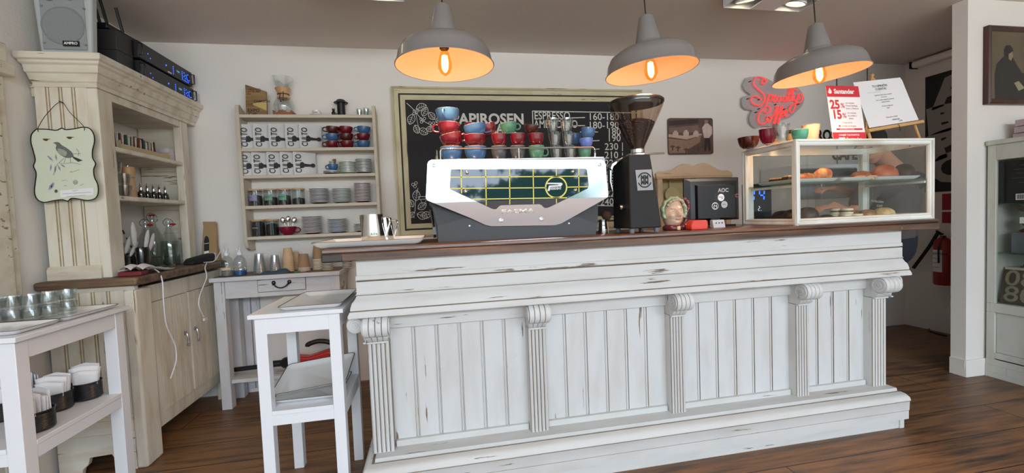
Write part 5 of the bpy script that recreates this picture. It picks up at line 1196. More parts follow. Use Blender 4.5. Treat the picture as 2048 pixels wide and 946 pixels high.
def wedge(px, y, z, w, d, h, rz, lab, top=P_dough):
    b = MB(); b.prism([(-w/2, 0), (w/2, 0), (w*.42, h*.8), (-w*.36, h*.8)], -d/2, d/2, 'y'); b.prism([(-w*.36, h*.8), (w*.42, h*.8), (w*.38, h), (-w*.34, h*.96)], -d/2, d/2, 'y', 1)
    o = b.build('cake_slice', [P_choc, top], loc=(at(px, 365, Y=y).x, y, z), rz=rz, bevel=.003); tag(o, lab, 'cake')
wedge(1551, 2.150, TRz, .055, .055, .042, .3, 'chocolate cake slice with pale top at the case\'s left pane')
wedge(1578, 2.090, TRz, .065, .06, .050, -.2, 'larger chocolate cake slice with pale top beside the croissants')
def thin_cookie(px, y, z, w, d, h, rz, lab):
    b = MB(); b.box(-w/2, -d/2, 0, w/2, d/2, h*.35, 0); b.box(-w*.46, -d*.46, h*.35, w*.46, d*.46, h*.68, 1); b.box(-w/2, -d/2, h*.68, w/2, d/2, h, 2)
    o = b.build('filled_biscuit', [P_cook, P_fill, P_icing], loc=(at(px, 360, Y=y).x, y, z), rz=rz, bevel=.002); tag(o, lab, 'biscuit')
thin_cookie(1680, 1.985, TRz, .060, .05, .018, .1, 'flat brown filled biscuit on the middle tray, left')
thin_cookie(1693, 2.040, TRz, .062, .05, .024, -.2, 'filled biscuit with pale icing on the middle tray, right')
bun(1722, 2.080, TRz, .054, .052, P_bun, 'round brown bun at the back of the middle tray', sy=.9)
bun(1719, 1.960, TRz, .034, .022, P_dough, 'small pale scone with bits on the middle tray', 'scone', 'scone')
bun(1744, 1.955, TRz, .032, .022, P_dough, 'small pale scone in front of the big bun on the right tray', 'scone', 'scone')
bun(1768, 2.040, TRz, .070, .074, P_bun, 'largest shiny brown bun, on the right tray in the pastry case', sy=.85)
bun(1808, 2.060, TRz, .056, .080, P_choc, 'dark chocolate muffin on the right tray in the pastry case', 'muffin', 'muffin', sy=.9)
bun(1818, 1.985, TRz, .045, .012, P_choc, 'flat chocolate cookie at the right tray\'s front', 'cookie', 'cookie')
bun(1566, 2.130, BFz, .058, .050, P_choc, 'dark lumpy brownie on the case floor by the left pane', 'brownie', 'brownie', 430)
bun(1586, 2.020, BFz, .050, .055, P_choc, 'dark lumpy brownie on the case floor, second from the left', 'brownie', 'brownie', 430)
bun(1615, 1.955, BFz, .050, .062, P_choc, 'tall dark brownie on the case floor just right of the corner post', 'brownie', 'brownie', 430)
bun(1652, 1.955, BFz, .036, .026, P_choc, 'small glossy chocolate bun in front of the sandwich cookies', 'bun', 'bun', 430)
def alfajor(px, y, z, lab, R=.028):
    b = MB(); b.lathe([(0, 0), (R*.92, 0), (R, .003), (R, .009), (R*.96, .010)], seg=24, mat=0); b.lathe([(R*.97, .010), (R*.98, .019)], seg=24, mat=1); b.lathe([(R*.96, .019), (R, .020), (R, .026), (R*.92, .029), (0, .030)], seg=24, mat=0)
    o = b.build('sandwich_cookie', [P_icing, P_fill], loc=(at(px, 432, Y=y).x, y, z)); tag(o, lab, 'cookie')
for k, (px, y, z, l) in enumerate(((1657, 2.06, BFz, 'pale sandwich cookie with dark filling, back left of the cluster'), (1672, 2.01, BFz, 'pale sandwich cookie in the middle of the cluster, lower layer'), (1673, 2.01, BFz+.0305, 'pale sandwich cookie lying on another, left upper one'),
                                   (1692, 1.955, BFz, 'pale sandwich cookie at the cluster front, lower layer'), (1694, 1.955, BFz+.0305, 'pale sandwich cookie on top of the front cookie'), (1713, 1.930, BFz, 'single pale sandwich cookie right of the cluster'))): alfajor(px, y, z, l)
bun(1712, 2.090, BFz, .042, .038, P_cook, 'small brown cookie bun on the case floor, leftmost of three', py=430)
bun(1735, 2.000, BFz, .042, .040, P_cook, 'brown cookie bun on the case floor, middle of three', py=430)
bun(1767, 1.955, BFz, .050, .046, P_dough, 'golden cookie bun on the case floor, right of three', py=430)
bun(1800, 1.985, BFz, .052, .016, P_cook, 'flat brown loaf on the case floor near the right pane', 'flatbread', 'bread', 430)
# digital clock standing behind the case
dc = thing('digital_clock', 'black digital clock with blue numerals behind the left side of the pastry case', 'clock', (0, 0, 0))
q0 = at(1490, 372, Y=2.30); q1 = at(1541, 440, Y=2.30)
b = MB(); b.box(q0.x, 2.30, WZ, q1.x+.01, 2.33, q0.z+.01); b.build('clock_body', M_black, dc, bevel=.003)
M_blue = glow('blue_led', (40, 96, 255), 3.2); M_led = glow('white_led', (214, 222, 255), 1.6)
def seven(b, ch, x, z, w, h, t, T, mat=0, slant=.12):
    S = {'0': 'abcdef', '1': 'bc', '2': 'abged', '4': 'fgbc', '6': 'afgedc', '7': 'abc', '.': '', ' ': ''}[ch]
    seg = {'a': (0, h, w, h), 'b': (w, h/2, w, h), 'c': (w, 0, w, h/2), 'd': (0, 0, w, 0), 'e': (0, 0, 0, h/2), 'f': (0, h/2, 0, h), 'g': (0, h/2, w, h/2)}
    for k in S:
        x0, z0, x1, z1 = seg[k]; ribbon(b, [(x+x0+z0*slant+(t*.7 if x0 != x1 else 0), z+z0+(t*.7 if z0 != z1 else 0)), (x+x1+z1*slant-(t*.7 if x0 != x1 else 0), z+z1-(t*.7 if z0 != z1 else 0))], t, T, mat)
    if ch == '.': ribbon(b, [(x, z), (x+t, z)], t, T, mat)
b = MB(); p = at(1497, 402, Y=2.2985); T = Matrix.Translation((0, 2.2985, 0))
for k, c_ in enumerate('104'): seven(b, c_, p.x-.052+k*.058+(.010 if k == 2 else 0), p.z, .032, .064, .009, T, 0, .06)
b.build('time_digits', M_blue, dc, weld=False)
b = MB(); p = at(1493, 422, Y=2.2985)
for k, c_ in enumerate('026. 2.'): seven(b, c_, p.x-.012+k*.0185, p.z, .011, .024, .0036, T, 0, .06)
b.build('date_digits', M_led, dc, weld=False)

# things on top of the case
VT = VZ1+.0018
def vt(px, y): return at(px, 283, Y=y).x
cup('brown', .0560, .062, (vt(1497, 2.17), 2.17, VT), 'dark brown bowl-shaped cup on the back left corner of the pastry case')
cup('crimson', .0430, .078, (vt(1536, 2.02), 2.02, VT), 'crimson cup on top of the pastry case beside the water glass')
tumbler(.0400, .029, .088, (vt(1562, 1.935), 1.935, VT), 'clear ribbed water glass on top of the pastry case')
cup('teal', .0400, .060, (vt(1600, 1.955), 1.955, VT), 'teal green cup on the front edge of the pastry case')
def paper_cup(px, y, R, H, mat, lab, lid=False):
    o = thing('paper_cup', lab, 'cup', (vt(px, y), y, VT), 0)
    b = MB(); b.open_lathe([(0, .002), (R*.70, 0), (R*.72, .002), (R, H), (R+.002, H+.001), (R-.001, H+.002), (R*.97, H-.003), (R*.70, .005), (0, .006)], seg=30); b.build('cup_wall', mat, o)
    if lid: b = MB(); b.lathe([(R+.002, H-.002), (R+.003, H+.004), (R*.93, H+.007), (R*.90, H+.017), (R*.82, H+.018), (R*.80, H+.012), (0, H+.012)], seg=30); b.build('lid', M_black, o)
    return o
paper_cup(1622, 2.02, .043, .098, plain('pale_kraft_cup', (216, 184, 148), .65, vary=.03), 'tall pale kraft paper cup on top of the pastry case, without lid')
paper_cup(1543, 2.17, .036, .068, M_kb, 'kraft cup with black lid behind the crimson cup', True)
paper_cup(1585, 2.12, .038, .074, M_kb, 'kraft cup with black lid behind the teal cup', True)
# promotion leaflet
lf = thing('bank_leaflet', 'standing white and red bank promotion leaflet with 25% and 15% on the pastry case', 'leaflet', (0, 0, 0))
cb0, cb1 = at(1667, 278, Y=1.965).x, at(1733, 278, Y=1.965).x; ctz = at(1685, 172, Y=2.01).z
ex = Vector((1, 0, 0)); T = frame_of((cb0, 1.965, VT), (1, 0, 0), (-.010, .045, ctz-VT)); W, H = cb1-cb0, math.hypot(.045, ctz-VT)
b = MB(); b.box(0, 0, -.0012, W, H, 0, 0, T); b.build('card', M_cardw, lf)
M_rd = plain('bank_red', (204, 46, 62), .55, vary=0)
b = MB()
def rect(x0, y0, x1, y1, z=.0006, mat=0): b.add([(x0*W, y0*H, z), (x1*W, y0*H, z), (x1*W, y1*H, z), (x0*W, y1*H, z)], [(0, 1, 2, 3)], mat, T)
rect(0, .80, 1, 1); rect(0, 0, 1, .165); rect(.14, .205, .93, .235)
def tx(s_, x, y, h, bold=.015, mat=0, sx=1, z=.0006): b.text(s_, h, T @ Matrix.Translation((x*W, y*H, z)), 'LEFT', mat, bold, sx)
tx('25', .05, .655, .068, .035, sx=.92); tx('%', .37, .640, .038, .012); tx('15', .07, .475, .068, .035, sx=.92); tx('%', .38, .460, .038, .012)
b.build('red_print', M_rd, lf, weld=False)
b = MB(); b2 = b
tx('Santander', .22, .895, .036, .035, sx=.90, z=.0012); tx('CANJEÁ TUS PUNTOS', .18, .115, .0135, .02, z=.0012); tx('Santander', .40, .040, .024, .03, z=.0012); tx('en tus compras con tarjeta', .24, .220, .0085, .02, z=.0012)
b.add([((.10+.055*math.cos(a*PI/8))*W, (.885+.030*math.sin(a*PI/8))*H, .0012) for a in range(16)], [tuple(range(16))], 0, T); b.add([(x*W, y*H, .0013) for x, y in ((.055, .90), (.10, .965), (.13, .93), (.155, .895), (.10, .89))], [(0, 1, 2, 3, 4)], 0, T)
rect(.17, .012, .36, .072, .0012)
b.build('white_print', M_cardw, lf, weld=False)
b = MB()
for s_, x, y, h in (('con tarjetas', .52, .690, .0120), ('Private Banking,', .52, .640, .0120), ('Select y Platinum', .52, .590, .0120), ('con tarjetas', .54, .510, .0120), ('de crédito y', .54, .460, .0120), ('débito', .56, .410, .0120), ('•Topes de UI', .36, .335, .0110), ('Emitidas en Uruguay', .32, .275, .0110)): tx(s_, x, y, h, .004)
rect(.22, .265, .28, .290)
b.build('grey_print', plain('grey_red_print', (150, 70, 86), .6, vary=0), lf, weld=False)
b = MB(); b.prism([(0, 0), (.0012, 0), (.030, .18), (.029, .18)], .02, W-.02, 'x'); T2 = Matrix.Translation((cb0, 1.970, VT)); b.v = [T2 @ v for v in b.v]; st_ = b.build('card_stand', M_kb, lf)
# easel with the opinion sheet
es = thing('table_easel', 'small wooden table easel holding white opinion sheets on the pastry case', 'easel', (0, 0, 0))
def bar(p, q, r, name='easel_bar', mat=M_pine, par=es): b = MB(); b.tube([p, q], r, 10); return b.build(name, mat, par)
eY0 = 2.045
LL = at(1734, 261, Y=eY0); RRt = at(1843, 243, Y=eY0+.03)
d = (RRt-LL).normalized(); up = Vector((0, .16, 1)).normalized(); n_ = d.cross(up)
b = MB(); Te = frame_of(LL, d, up); Lb = (RRt-LL).length
b.box(0, -.012, -.010, Lb, .006, .014, 0, Te); b.build('ledge', M_pine, es, bevel=.003)
topc = at(1744, 152, Y=2.17)
f0 = at(1743, 277, Y=eY0+.01); f1_ = at(1843, 272, Y=eY0+.06); f0.z = VT+.006; f1_.z = VT+.006
bar(f0, LL+d*.02+Vector((0, .012, .004)), .0075, 'front_leg'); bar(f1_, RRt-d*.045+Vector((0, .012, .0)), .0075, 'front_leg')
bar(LL+d*.02+Vector((0, .016, .004)), topc, .006, 'upright'); bar(RRt-d*.045+Vector((0, .016, 0)), topc+Vector((.010, .012, 0)), .006, 'upright')
bar(Vector((topc.x+.02, 2.235, VT+.006)), topc+Vector((0, .016, -.02)), .006, 'back_leg')
b = MB(); b.sphere(topc+Vector((.002, 0, .004)), .010, 12); b.build('top_knob', M_pine, es)
b = MB(); q = LL+d*.20; b.tube(sweep([q+Vector((0, -.006, -.012)), q+Vector((.02, -.012, .006)), q+Vector((.034, -.012, -.018)), q+Vector((.030, -.012, -.030))], 5), .0022, 6); b.build('black_string', M_black, es)
for k, (dx, nm) in enumerate(((0, 'front'), (.008, 'back'))):
    sh_ = MB(); TP = frame_of(LL+d*.004+up*.008+n_*(.004-.003*k)+d*dx, d+Vector((0, 0, .0))*0, up*1.0+d*(-.30)*.35)
    A_, B0 = LL+d*(.008+dx)+up*.012, LL+d*(Lb-.035+dx)+up*.012; D_ = at(1703+8*k, 166+1*k, Y=2.12); nn = (B0-A_).cross(D_-A_); ray = at(1797+6*k, 156+3*k, Y=1.0)-Vector((0, 0, CAM_H))
    C_ = Vector((0, 0, CAM_H))+ray*((A_-Vector((0, 0, CAM_H))).dot(nn)/ray.dot(nn)); pts = [A_, B0, C_, D_]
    off = Vector((0, -.010+.008*k, 0)); vs = [p_+off for p_ in pts]+[p_+off+Vector((0, .0012, 0)) for p_ in pts]
    sh_.add(vs, [(0, 1, 2, 3), (7, 6, 5, 4), (0, 4, 5, 1), (1, 5, 6, 2), (2, 6, 7, 3), (3, 7, 4, 0)]); o = sh_.build('printed_sheet', M_paper); tag(o, ('white sheet headed TU OPINIÓN CUENTA! on the small wooden easel' if k == 0 else 'second white sheet peeping out behind the opinion sheet on the easel'), 'sheet')
    if k == 0:
        A, B_, C_, D_ = [p_+off for p_ in pts]; u = (C_-D_).normalized(); w = (D_-A); wv = (D_+C_-A-B_)/2
        Tt = lambda x, y: frame_of(A.lerp(B_, x).lerp(D_.lerp(C_, x), y)+Vector((0, -.0012, .0)), u, wv)
        b = MB()
        for s_, x, y, h in (('TU OPINIÓN', .5, .86, .020), ('CUENTA!', .5, .79, .020), ('Queremos saber cómo te sentiste', .5, .66, .0095), ('en tu visita.', .5, .61, .0095), ('Con tu opinión seguimos mejorando', .5, .55, .0095), ('nuestro servicio.', .5, .50, .0095), ('Escaneá el código para', .5, .41, .0095), ('opinar', .5, .365, .0095), ('Gracias por tu tiempo!', .5, .16, .0095), ('PAPIROSEN', .56, .09, .011), ('CAFÉ', .64, .045, .011)): b.text(s_, h, Tt(x, y), 'CENTER', bold=.012)
        ribbon(b, [(0, 0), (.10, 0)], .0008, Tt(.2, .735) @ Matrix(((1, 0, 0, 0), (0, 0, -1, 0), (0, 1, 0, 0), (0, 0, 0, 1)))); b.build('sheet_print', plain('soft_grey_ink', (96, 94, 98), .7, vary=0), o, weld=False)

# ================================================================== NEON SIGN
nz = thing('neon_sign', 'red neon sign reading Specialty\'s Coffee on a clear cloud-shaped backing, on the wall', 'neon sign', (0, 0, 0))
NP = lambda x, y: at(1480+x/5.911, 140+y/5.911, Y=3.335)
out = [(100, 85), (135, 72), (250, 66), (350, 90), (520, 180), (690, 190), (760, 250), (790, 330), (760, 420), (680, 500), (640, 540), (560, 570), (500, 600), (470, 660), (300, 655), (225, 675), (170, 650), (140, 590), (145, 520), (170, 468), (100, 455), (55, 410), (50, 340), (75, 300), (150, 282), (95, 235), (65, 170)]
o2 = [(p.x, p.z) for p in [NP(x, y) for x, y in out]]; o2 = [(v.x, v.y) for v in sweep([(x, z, 0) for x, z in o2]+[(o2[0][0], o2[0][1], 0)], 4)][:-1]
b = MB(); b.prism(o2, 3.362, 3.370, 'y'); b.build('acrylic_backing', glass('clear_acrylic', (236, 236, 236), .05, .1, body=.6, body_rgb=(206, 204, 204)), nz)
M_neon = glow('neon_red', (255, 60, 56), 1.25)
strokes = [[(300, 122), (318, 128), (322, 120), (300, 112), (270, 120), (256, 142), (272, 164), (298, 158), (304, 132), (290, 104), (255, 84), (215, 82), (178, 105), (160, 150), (180, 195), (225, 235), (270, 275), (295, 320), (285, 380), (240, 418), (180, 412), (140, 375), (135, 335), (165, 312), (215, 318), (252, 352)],
           [(345, 285), (335, 330), (318, 390), (300, 440)], [(338, 320), (360, 290), (382, 305), (378, 345), (350, 362)],
           [(390, 345), (415, 330), (420, 300), (402, 300), (392, 335), (405, 372), (435, 360)], [(470, 315), (450, 312), (440, 345), (455, 372), (480, 355)], [(490, 312), (482, 350), (495, 370)],
           [(545, 320), (520, 318), (510, 350), (525, 372), (548, 345), (552, 318), (550, 360), (565, 368)], [(565, 368), (590, 300), (618, 232), (600, 222), (582, 260), (572, 330), (588, 366)],
           [(640, 225), (618, 300), (608, 350), (622, 366)], [(578, 240), (630, 228), (688, 236)], [(640, 305), (634, 350), (652, 362), (676, 340), (688, 296)],
           [(690, 292), (672, 360), (655, 420), (640, 470), (612, 502), (586, 480), (590, 440), (625, 408), (690, 388), (730, 365), (745, 325), (735, 290), (715, 275)], [(712, 280), (694, 300), (712, 325), (700, 345)],
           [(285, 478), (300, 502), (335, 498), (356, 465), (348, 432), (322, 428), (275, 455), (232, 505), (216, 565), (228, 620), (258, 640), (300, 622), (335, 585)],
           [(352, 545), (328, 552), (318, 585), (335, 610), (362, 598), (372, 565), (352, 545)], [(372, 570), (405, 530), (430, 450), (446, 428), (450, 455), (430, 530), (410, 600), (402, 628), (420, 622), (428, 570)],
           [(430, 560), (462, 500), (482, 440), (498, 430), (500, 455), (478, 530), (458, 600), (446, 628), (462, 620), (470, 560)], [(470, 545), (500, 520), (508, 492), (492, 486), (482, 520), (494, 550), (520, 540)], [(520, 540), (548, 510), (555, 480), (540, 474), (528, 510), (542, 548), (572, 530)]]
for s_ in strokes:
    b = MB(); b.tube(sweep([NP(x, y) for x, y in s_], 5), .0046, 8); b.build('neon_tube', M_neon, nz)
b = MB()
for x, y in ((130, 130), (105, 335), (200, 495), (240, 345), (235, 455), (340, 555), (430, 405), (535, 460), (600, 300), (700, 400)): p = NP(x, y); b = MB(); b.tube([(p.x, 3.362, p.z), (p.x, 3.335, p.z)], .004, 8); b.build('tube_clip', M_iron, nz)

# ================================================================== BACK WALL PICTURE, LETTERS, CRESTED CUPBOARD
q0, q1 = at(1336, 236, Y=3.38), at(1427, 308, Y=3.38)
ph = thing('cafe_photograph', 'old sepia photograph of a café counter with stools, rounded corners, hung on the wall', 'photograph', (0, 0, 0))
x0, x1, z0, z1 = q0.x, q1.x, q1.z, q0.z; r = .02; rp = []
for cx_, cz_, a0 in ((x1-r, z1-r, 0), (x0+r, z1-r, PI/2), (x0+r, z0+r, PI), (x1-r, z0+r, 1.5*PI)):
    for k in range(5): rp.append((cx_+r*math.cos(a0+PI/2*k/4), cz_+r*math.sin(a0+PI/2*k/4)))
b = MB(); b.prism(rp, 3.380, 3.397, 'y'); b.build('print_board', plain('sepia_paper', (104, 78, 70), .5, vary=.45, scale=11), ph)
def sp(pts, rgb, nm, y=3.3790):
    b = MB(); pp = px_poly(pts, 3.379); b.add([(x, y, z) for x, z in pp], [tuple(range(len(pp)))]); b.build(nm, plain('sepia_%d_%d_%d' % rgb, rgb, .55, vary=.18, scale=26), ph, weld=False)
sp([(1337, 277), (1374, 281), (1402, 272), (1400, 284), (1374, 300), (1374, 306), (1338, 306)], (156, 124, 106), 'counter_front'); sp([(1337, 274), (1374, 279), (1404, 270), (1402, 267), (1374, 272), (1337, 268)], (198, 172, 156), 'counter_top', 3.3786)
sp([(1337, 242), (1396, 238), (1398, 246), (1337, 252)], (60, 44, 42), 'dark_canopy'); sp([(1338, 256), (1396, 250), (1400, 264), (1338, 266)], (128, 100, 90), 'back_bar', 3.3788)
for x, y in ((1351, 268), (1372, 267), (1392, 268)): sp([(x-5, y+6), (x-6, y-1), (x-2, y-7), (x+2, y-7), (x+6, y-1), (x+5, y+6)], (206, 180, 166), 'seated_figure', 3.3784)
sp([(1404, 256), (1410, 247), (1416, 247), (1424, 254), (1424, 268), (1418, 276), (1408, 276)], (214, 194, 182), 'waiter_jacket', 3.3784); sp([(1409, 276), (1420, 276), (1421, 300), (1417, 304), (1415, 286), (1412, 303), (1408, 302)], (52, 36, 36), 'waiter_trousers', 3.3784); sp([(1409, 247), (1409, 240), (1416, 240), (1416, 247)], (170, 124, 108), 'waiter_head', 3.3784)
for x, y in ((1345, 293), (1356, 295), (1372, 299), (1397, 294), (1405, 288)): sp([(x-6, y), (x, y-3), (x+6, y), (x, y+3)], (96, 72, 66), 'stool_seat', 3.3782); sp([(x-1, y+2), (x+1, y+2), (x+1, y+8), (x-1, y+8)], (70, 52, 48), 'stool_post', 3.3782)
# cupboard with a crest, standing by the wall behind the till
cb = thing('crested_cupboard', 'pale wooden cupboard with a wavy carved crest behind the till monitor', 'cupboard', (0, 0, 0))
YC = 3.20; cx0, cx1 = at(1316, 400, Y=YC).x, at(1462, 400, Y=YC).x; cz = at(1390, 356, Y=YC).z
M_cb = chippy('limed_cupboard', (214, 184, 150), (160, 120, 84), .3, 'x'); M_cbz = chippy('limed_cupboard_upright', (214, 184, 150), (160, 120, 84), .3, 'z')
b = MB(); b.box(cx0, YC, 0, cx0+.045, YC+.19, cz); b.build('side', M_cbz, cb, bevel=.003); b = MB(); b.box(cx1-.045, YC, 0, cx1, YC+.19, cz); b.build('side', M_cbz, cb, bevel=.003)
b = MB(); b.box(cx0+.045, YC+.17, 0, cx1-.045, YC+.19, cz); b.build('back', plain('pale_ochre_board', (206, 186, 136), .7), cb)
b = MB(); b.box(cx0+.045, YC+.005, 0, cx1-.045, YC+.17, .80); b.build('lower_body', M_cb, cb, bevel=.003); b = MB(); b.box(cx0-.01, YC-.01, cz, cx1+.01, YC+.19, cz+.012); b.build('top_board', M_cb, cb, bevel=.003)
b = MB(); b.box(cx0+.19, YC+.145, .80, cx0+.205, YC+.17, cz); b.build('inner_batten', M_cbz, cb)
cr = px_poly([(1312, 355), (1311, 347), (1320, 343), (1330, 343.5), (1345, 340), (1356, 332), (1366, 327.5), (1378, 328.5), (1388, 332.5), (1396, 328), (1408, 325.5), (1420, 329), (1434, 338), (1444, 341), (1455, 340.5), (1464, 345), (1465, 354)], YC)
cr = [(x, max(z, cz+.0125) if 0 < i < 16 else cz+.0125) for i, (x, z) in enumerate(cr)]
b = MB(); b.prism(cr, YC-.004, YC+.018, 'y'); b.build('crest', M_cb, cb, bevel=.004)
b = MB(); pc = at(1342, 388, Y=YC+.14); b.lathe([(0, 0), (.062, 0), (.066, .006), (.064, .012), (0, .012)], T=frame_of((pc.x, YC+.130, pc.z-.01), (1, 0, 0), (0, .08, 1)), seg=28); b.build('round_board', plain('pale_ochre_disc', (212, 192, 146), .6), cb)
# big letters on the wall at the passage
wl = thing('wall_lettering', 'dark sign letters on the white wall behind the pastry case', 'lettering', (0, 0, 0))
p = at(1600, 272, Y=3.398); b = MB(); b.text('PAPIROSEN', .135, frame_of((p.x-.05, 3.3975, p.z), (1, 0, 0), (0, 0, 1)), bold=.04, sx=.85); b.build('letter_row', M_ink, wl, weld=False)
p = at(1664, 311, Y=3.398); b = MB(); b.text('CAFÉ', .125, frame_of((p.x, 3.3975, p.z), (1, 0, 0), (0, 0, 1)), bold=.05, sx=.95); b.build('letter_row', plain('charcoal_letters', (74, 74, 76), .6), wl, weld=False)
# white steel appliance behind the case
ap = thing('counter_fridge', 'steel and white under-counter fridge with a glass door behind the pastry case', 'fridge', (0, 0, 0))
a0, a1 = at(1592, 334, Y=3.0), at(1722, 327, Y=3.0)
b = MB(); b.box(a0.x, 3.0, 0, a1.x, 3.385, a1.z); b.build('fridge_body', M_white, ap, bevel=.006)
b = MB(); b.box(a0.x+.03, 2.994, a1.z-.28, a1.x-.05, 3.0, a1.z-.03); b.build('glass_door', plain('blue_grey_glass', (150, 158, 162), .3), ap, bevel=.002)
b = MB(); b.box(a0.x+.03, 2.990, a1.z-.10, a1.x-.05, 2.994, a1.z-.04); b.build('steel_strip', M_steeld, ap)

# ================================================================== PASSAGE AT THE RIGHT
po = thing('wall_poster', 'black poster with large grey serif letters on the passage wall right of the pastry case', 'poster', (0, 0, 0))
def atx(px, py): return at(px, py, X=4.498)
a_, b_ = atx(1852, 155), atx(1853, 385)
b = MB(); b.box(4.490, 2.72, b_.z, 4.498, a_.y, a_.z); b.build('board', plain('poster_black', (20, 18, 20), .6), po)
TPx = lambda px, py, rot=0: frame_of((4.4885, atx(px, py).y, atx(px, py).z), (0, -math.cos(rot), math.sin(rot)), (0, math.sin(rot), math.cos(rot)))
b = MB(); M_pg = plain('poster_grey', (150, 146, 142), .6, vary=0)
b.text('B', .30, TPx(1856, 248, .08), bold=.07, sx=1.5); b.text('P', .30, TPx(1862, 302, .3), bold=.07, sx=1.5); b.text('C', .34, TPx(1863, 345, .1), bold=.05, sx=1.2); b.text('A', .30, TPx(1868, 196, .2), bold=.05, sx=1.5)
b.build('poster_letters', M_pg, po, weld=False)
b = MB(); p0, p1 = atx(1880, 388), atx(1880, 446); b.box(4.492, 2.80, p1.z, 4.499, p0.y-.02, p0.z); b.box(4.4905, 2.80, p1.z+.10, 4.492, p0.y-.02, p1.z+.115, 1); o = b.build('red_notice', [plain('notice_red', (150, 28, 44), .6), M_paper]); tag(o, 'dark red notice on the passage wall below the black poster', 'notice')
rl = thing('projection_screen', 'cream roll-up screen case fixed high on the passage wall', 'screen case', (0, 0, 0))
p0, p1 = atx(1836, 118), atx(1836, 140)
b = MB(); b.box(4.41, 2.40, p1.z+.01, 4.498, p0.y, p0.z-.03); b.build('case', M_wall, rl, bevel=.02, seg=3); b = MB(); b.box(4.405, p0.y, p1.z+.008, 4.499, p0.y+.008, p0.z-.028); b.build('end_cap', M_iron, rl, bevel=.003)
fe = thing('fire_extinguisher', 'red fire extinguisher with a white label hanging on the passage wall beside the column', 'fire extinguisher', (4.43, 3.035, 0))
z0, z1 = atx(1880, 566).z, atx(1880, 470).z; hh = z1-z0
b = MB(); b.lathe([(0, z0), (.060, z0), (.066, z0+.012), (.066, z1-.08), (.055, z1-.04), (.022, z1-.015), (.020, z1), (0, z1)], seg=28); b.build('cylinder', plain('extinguisher_red', (150, 34, 30), .35), fe)
b = MB(); vs = []
for k in range(11):
    a = PI*.62+1.7*k/10
    for zz in (z0+hh*.27, z0+hh*.72): vs.append((.067*math.cos(a), .067*math.sin(a), zz))
b.add(vs, [(2*k, 2*k+2, 2*k+3, 2*k+1) for k in range(10)]); lb_ = b.build('label', M_paper, fe)
b = MB()
for k in range(4): b.text('EXTINTOR' if k == 0 else '-------', .022, frame_of((-.0690, .030, z0+hh*(.64-.09*k)), (0, -1, 0), (0, 0, 1)), bold=.02)
b.build('label_print', M_ink, lb_, weld=False)
b = MB(); b.tube([(-.03, 0, z1+.012), (.0, 0, z1+.01), (-.06, .01, z1+.045)], .008, 8); b.tube([(-.02, -.02, z1), (-.08, -.02, z1-.10), (-.078, -.02, z0+.20)], .007, 8); b.build('valve_and_hose', M_black, fe)
fo = Vector((4.43, 3.035, 0)); b = MB(); b.tube([at(1827, 536, X=4.44)-fo, at(1858, 494, X=4.44)-fo, Vector((-.01, .03, z1+.03))], .014, 10); b.build('discharge_horn', M_blackm, fe)
b = MB(); b.tube(sweep([at(1893, 665, Z=.006), at(1880, 660, Z=.006), at(1862, 657, Z=.006), at(1858, 662, Z=.006), at(1893, 672, Z=.006)], 5), .006, 6); o = b.build('floor_cable', M_black); tag(o, 'thin black cable lying on the floor in the passage behind the column', 'cable')

# ================================================================== PERSON BEHIND THE PASTRY CASE
M_skin = plain('skin', (196, 140, 116), .55, vary=.06, scale=12); M_shirt = plain('taupe_shirt', (84, 76, 74), .85, vary=.05, bump=.2, scale=12); M_jean = plain('navy_trousers', (28, 32, 44), .85, vary=.06); M_hair = plain('black_hair', (26, 20, 18), .6, vary=.2, scale=60, bump=.4)
pe = thing('person', 'person in a dark taupe T-shirt bending forward behind the glass pastry case, reaching left', 'person', (3.0, 2.55, 0))
O = Vector((3.0, 2.55, 0))
def pp(px, py, Y): return at(px, py, Y=Y)-O
def limb(b, pts, radii, n=10):
    P = sweep(pts, 5); m = len(P)-1; R = []
    for i in range(len(P)):
        t = i/m*(len(radii)-1); k = min(int(t), len(radii)-2); f = t-k; R.append(radii[k]*(1-f)+radii[k+1]*f)
    b.tube(P, R, 14); b.sphere(P[0], R[0], 14); b.sphere(P[-1], R[-1], 14)
hip = pp(1792, 478, 2.55); chest = pp(1783, 392, 2.50); neck = pp(1782, 335, 2.48); shL = pp(1742, 372, 2.42); shR = pp(1828, 362, 2.62); head = pp(1742, 291, 2.44)
elL = pp(1706, 425, 2.44); wrL = pp(1668, 412, 2.52); elR = pp(1745, 392, 2.74); wrR = pp(1668, 378, 2.66)
hip = pp(1778, 480, 2.55); hL = hip+Vector((-.14, -.02, -.06)); hR = hip+Vector((.03, .05, -.06))
kL = Vector((hL.x-.16, hL.y-.03, .52)); kR = Vector((hR.x-.22, hR.y-.02, .52)); aL = Vector((kL.x-.10, kL.y+.06, .09)); aR = Vector((kR.x-.16, kR.y+.08, .09))
def remesh(o, vox, smooth=4):
    r = o.modifiers.new('remesh', 'REMESH'); r.mode = 'VOXEL'; r.voxel_size = vox; r.use_smooth_shade = True
    s_ = o.modifiers.new('smooth', 'SMOOTH'); s_.iterations = smooth; s_.factor = .5
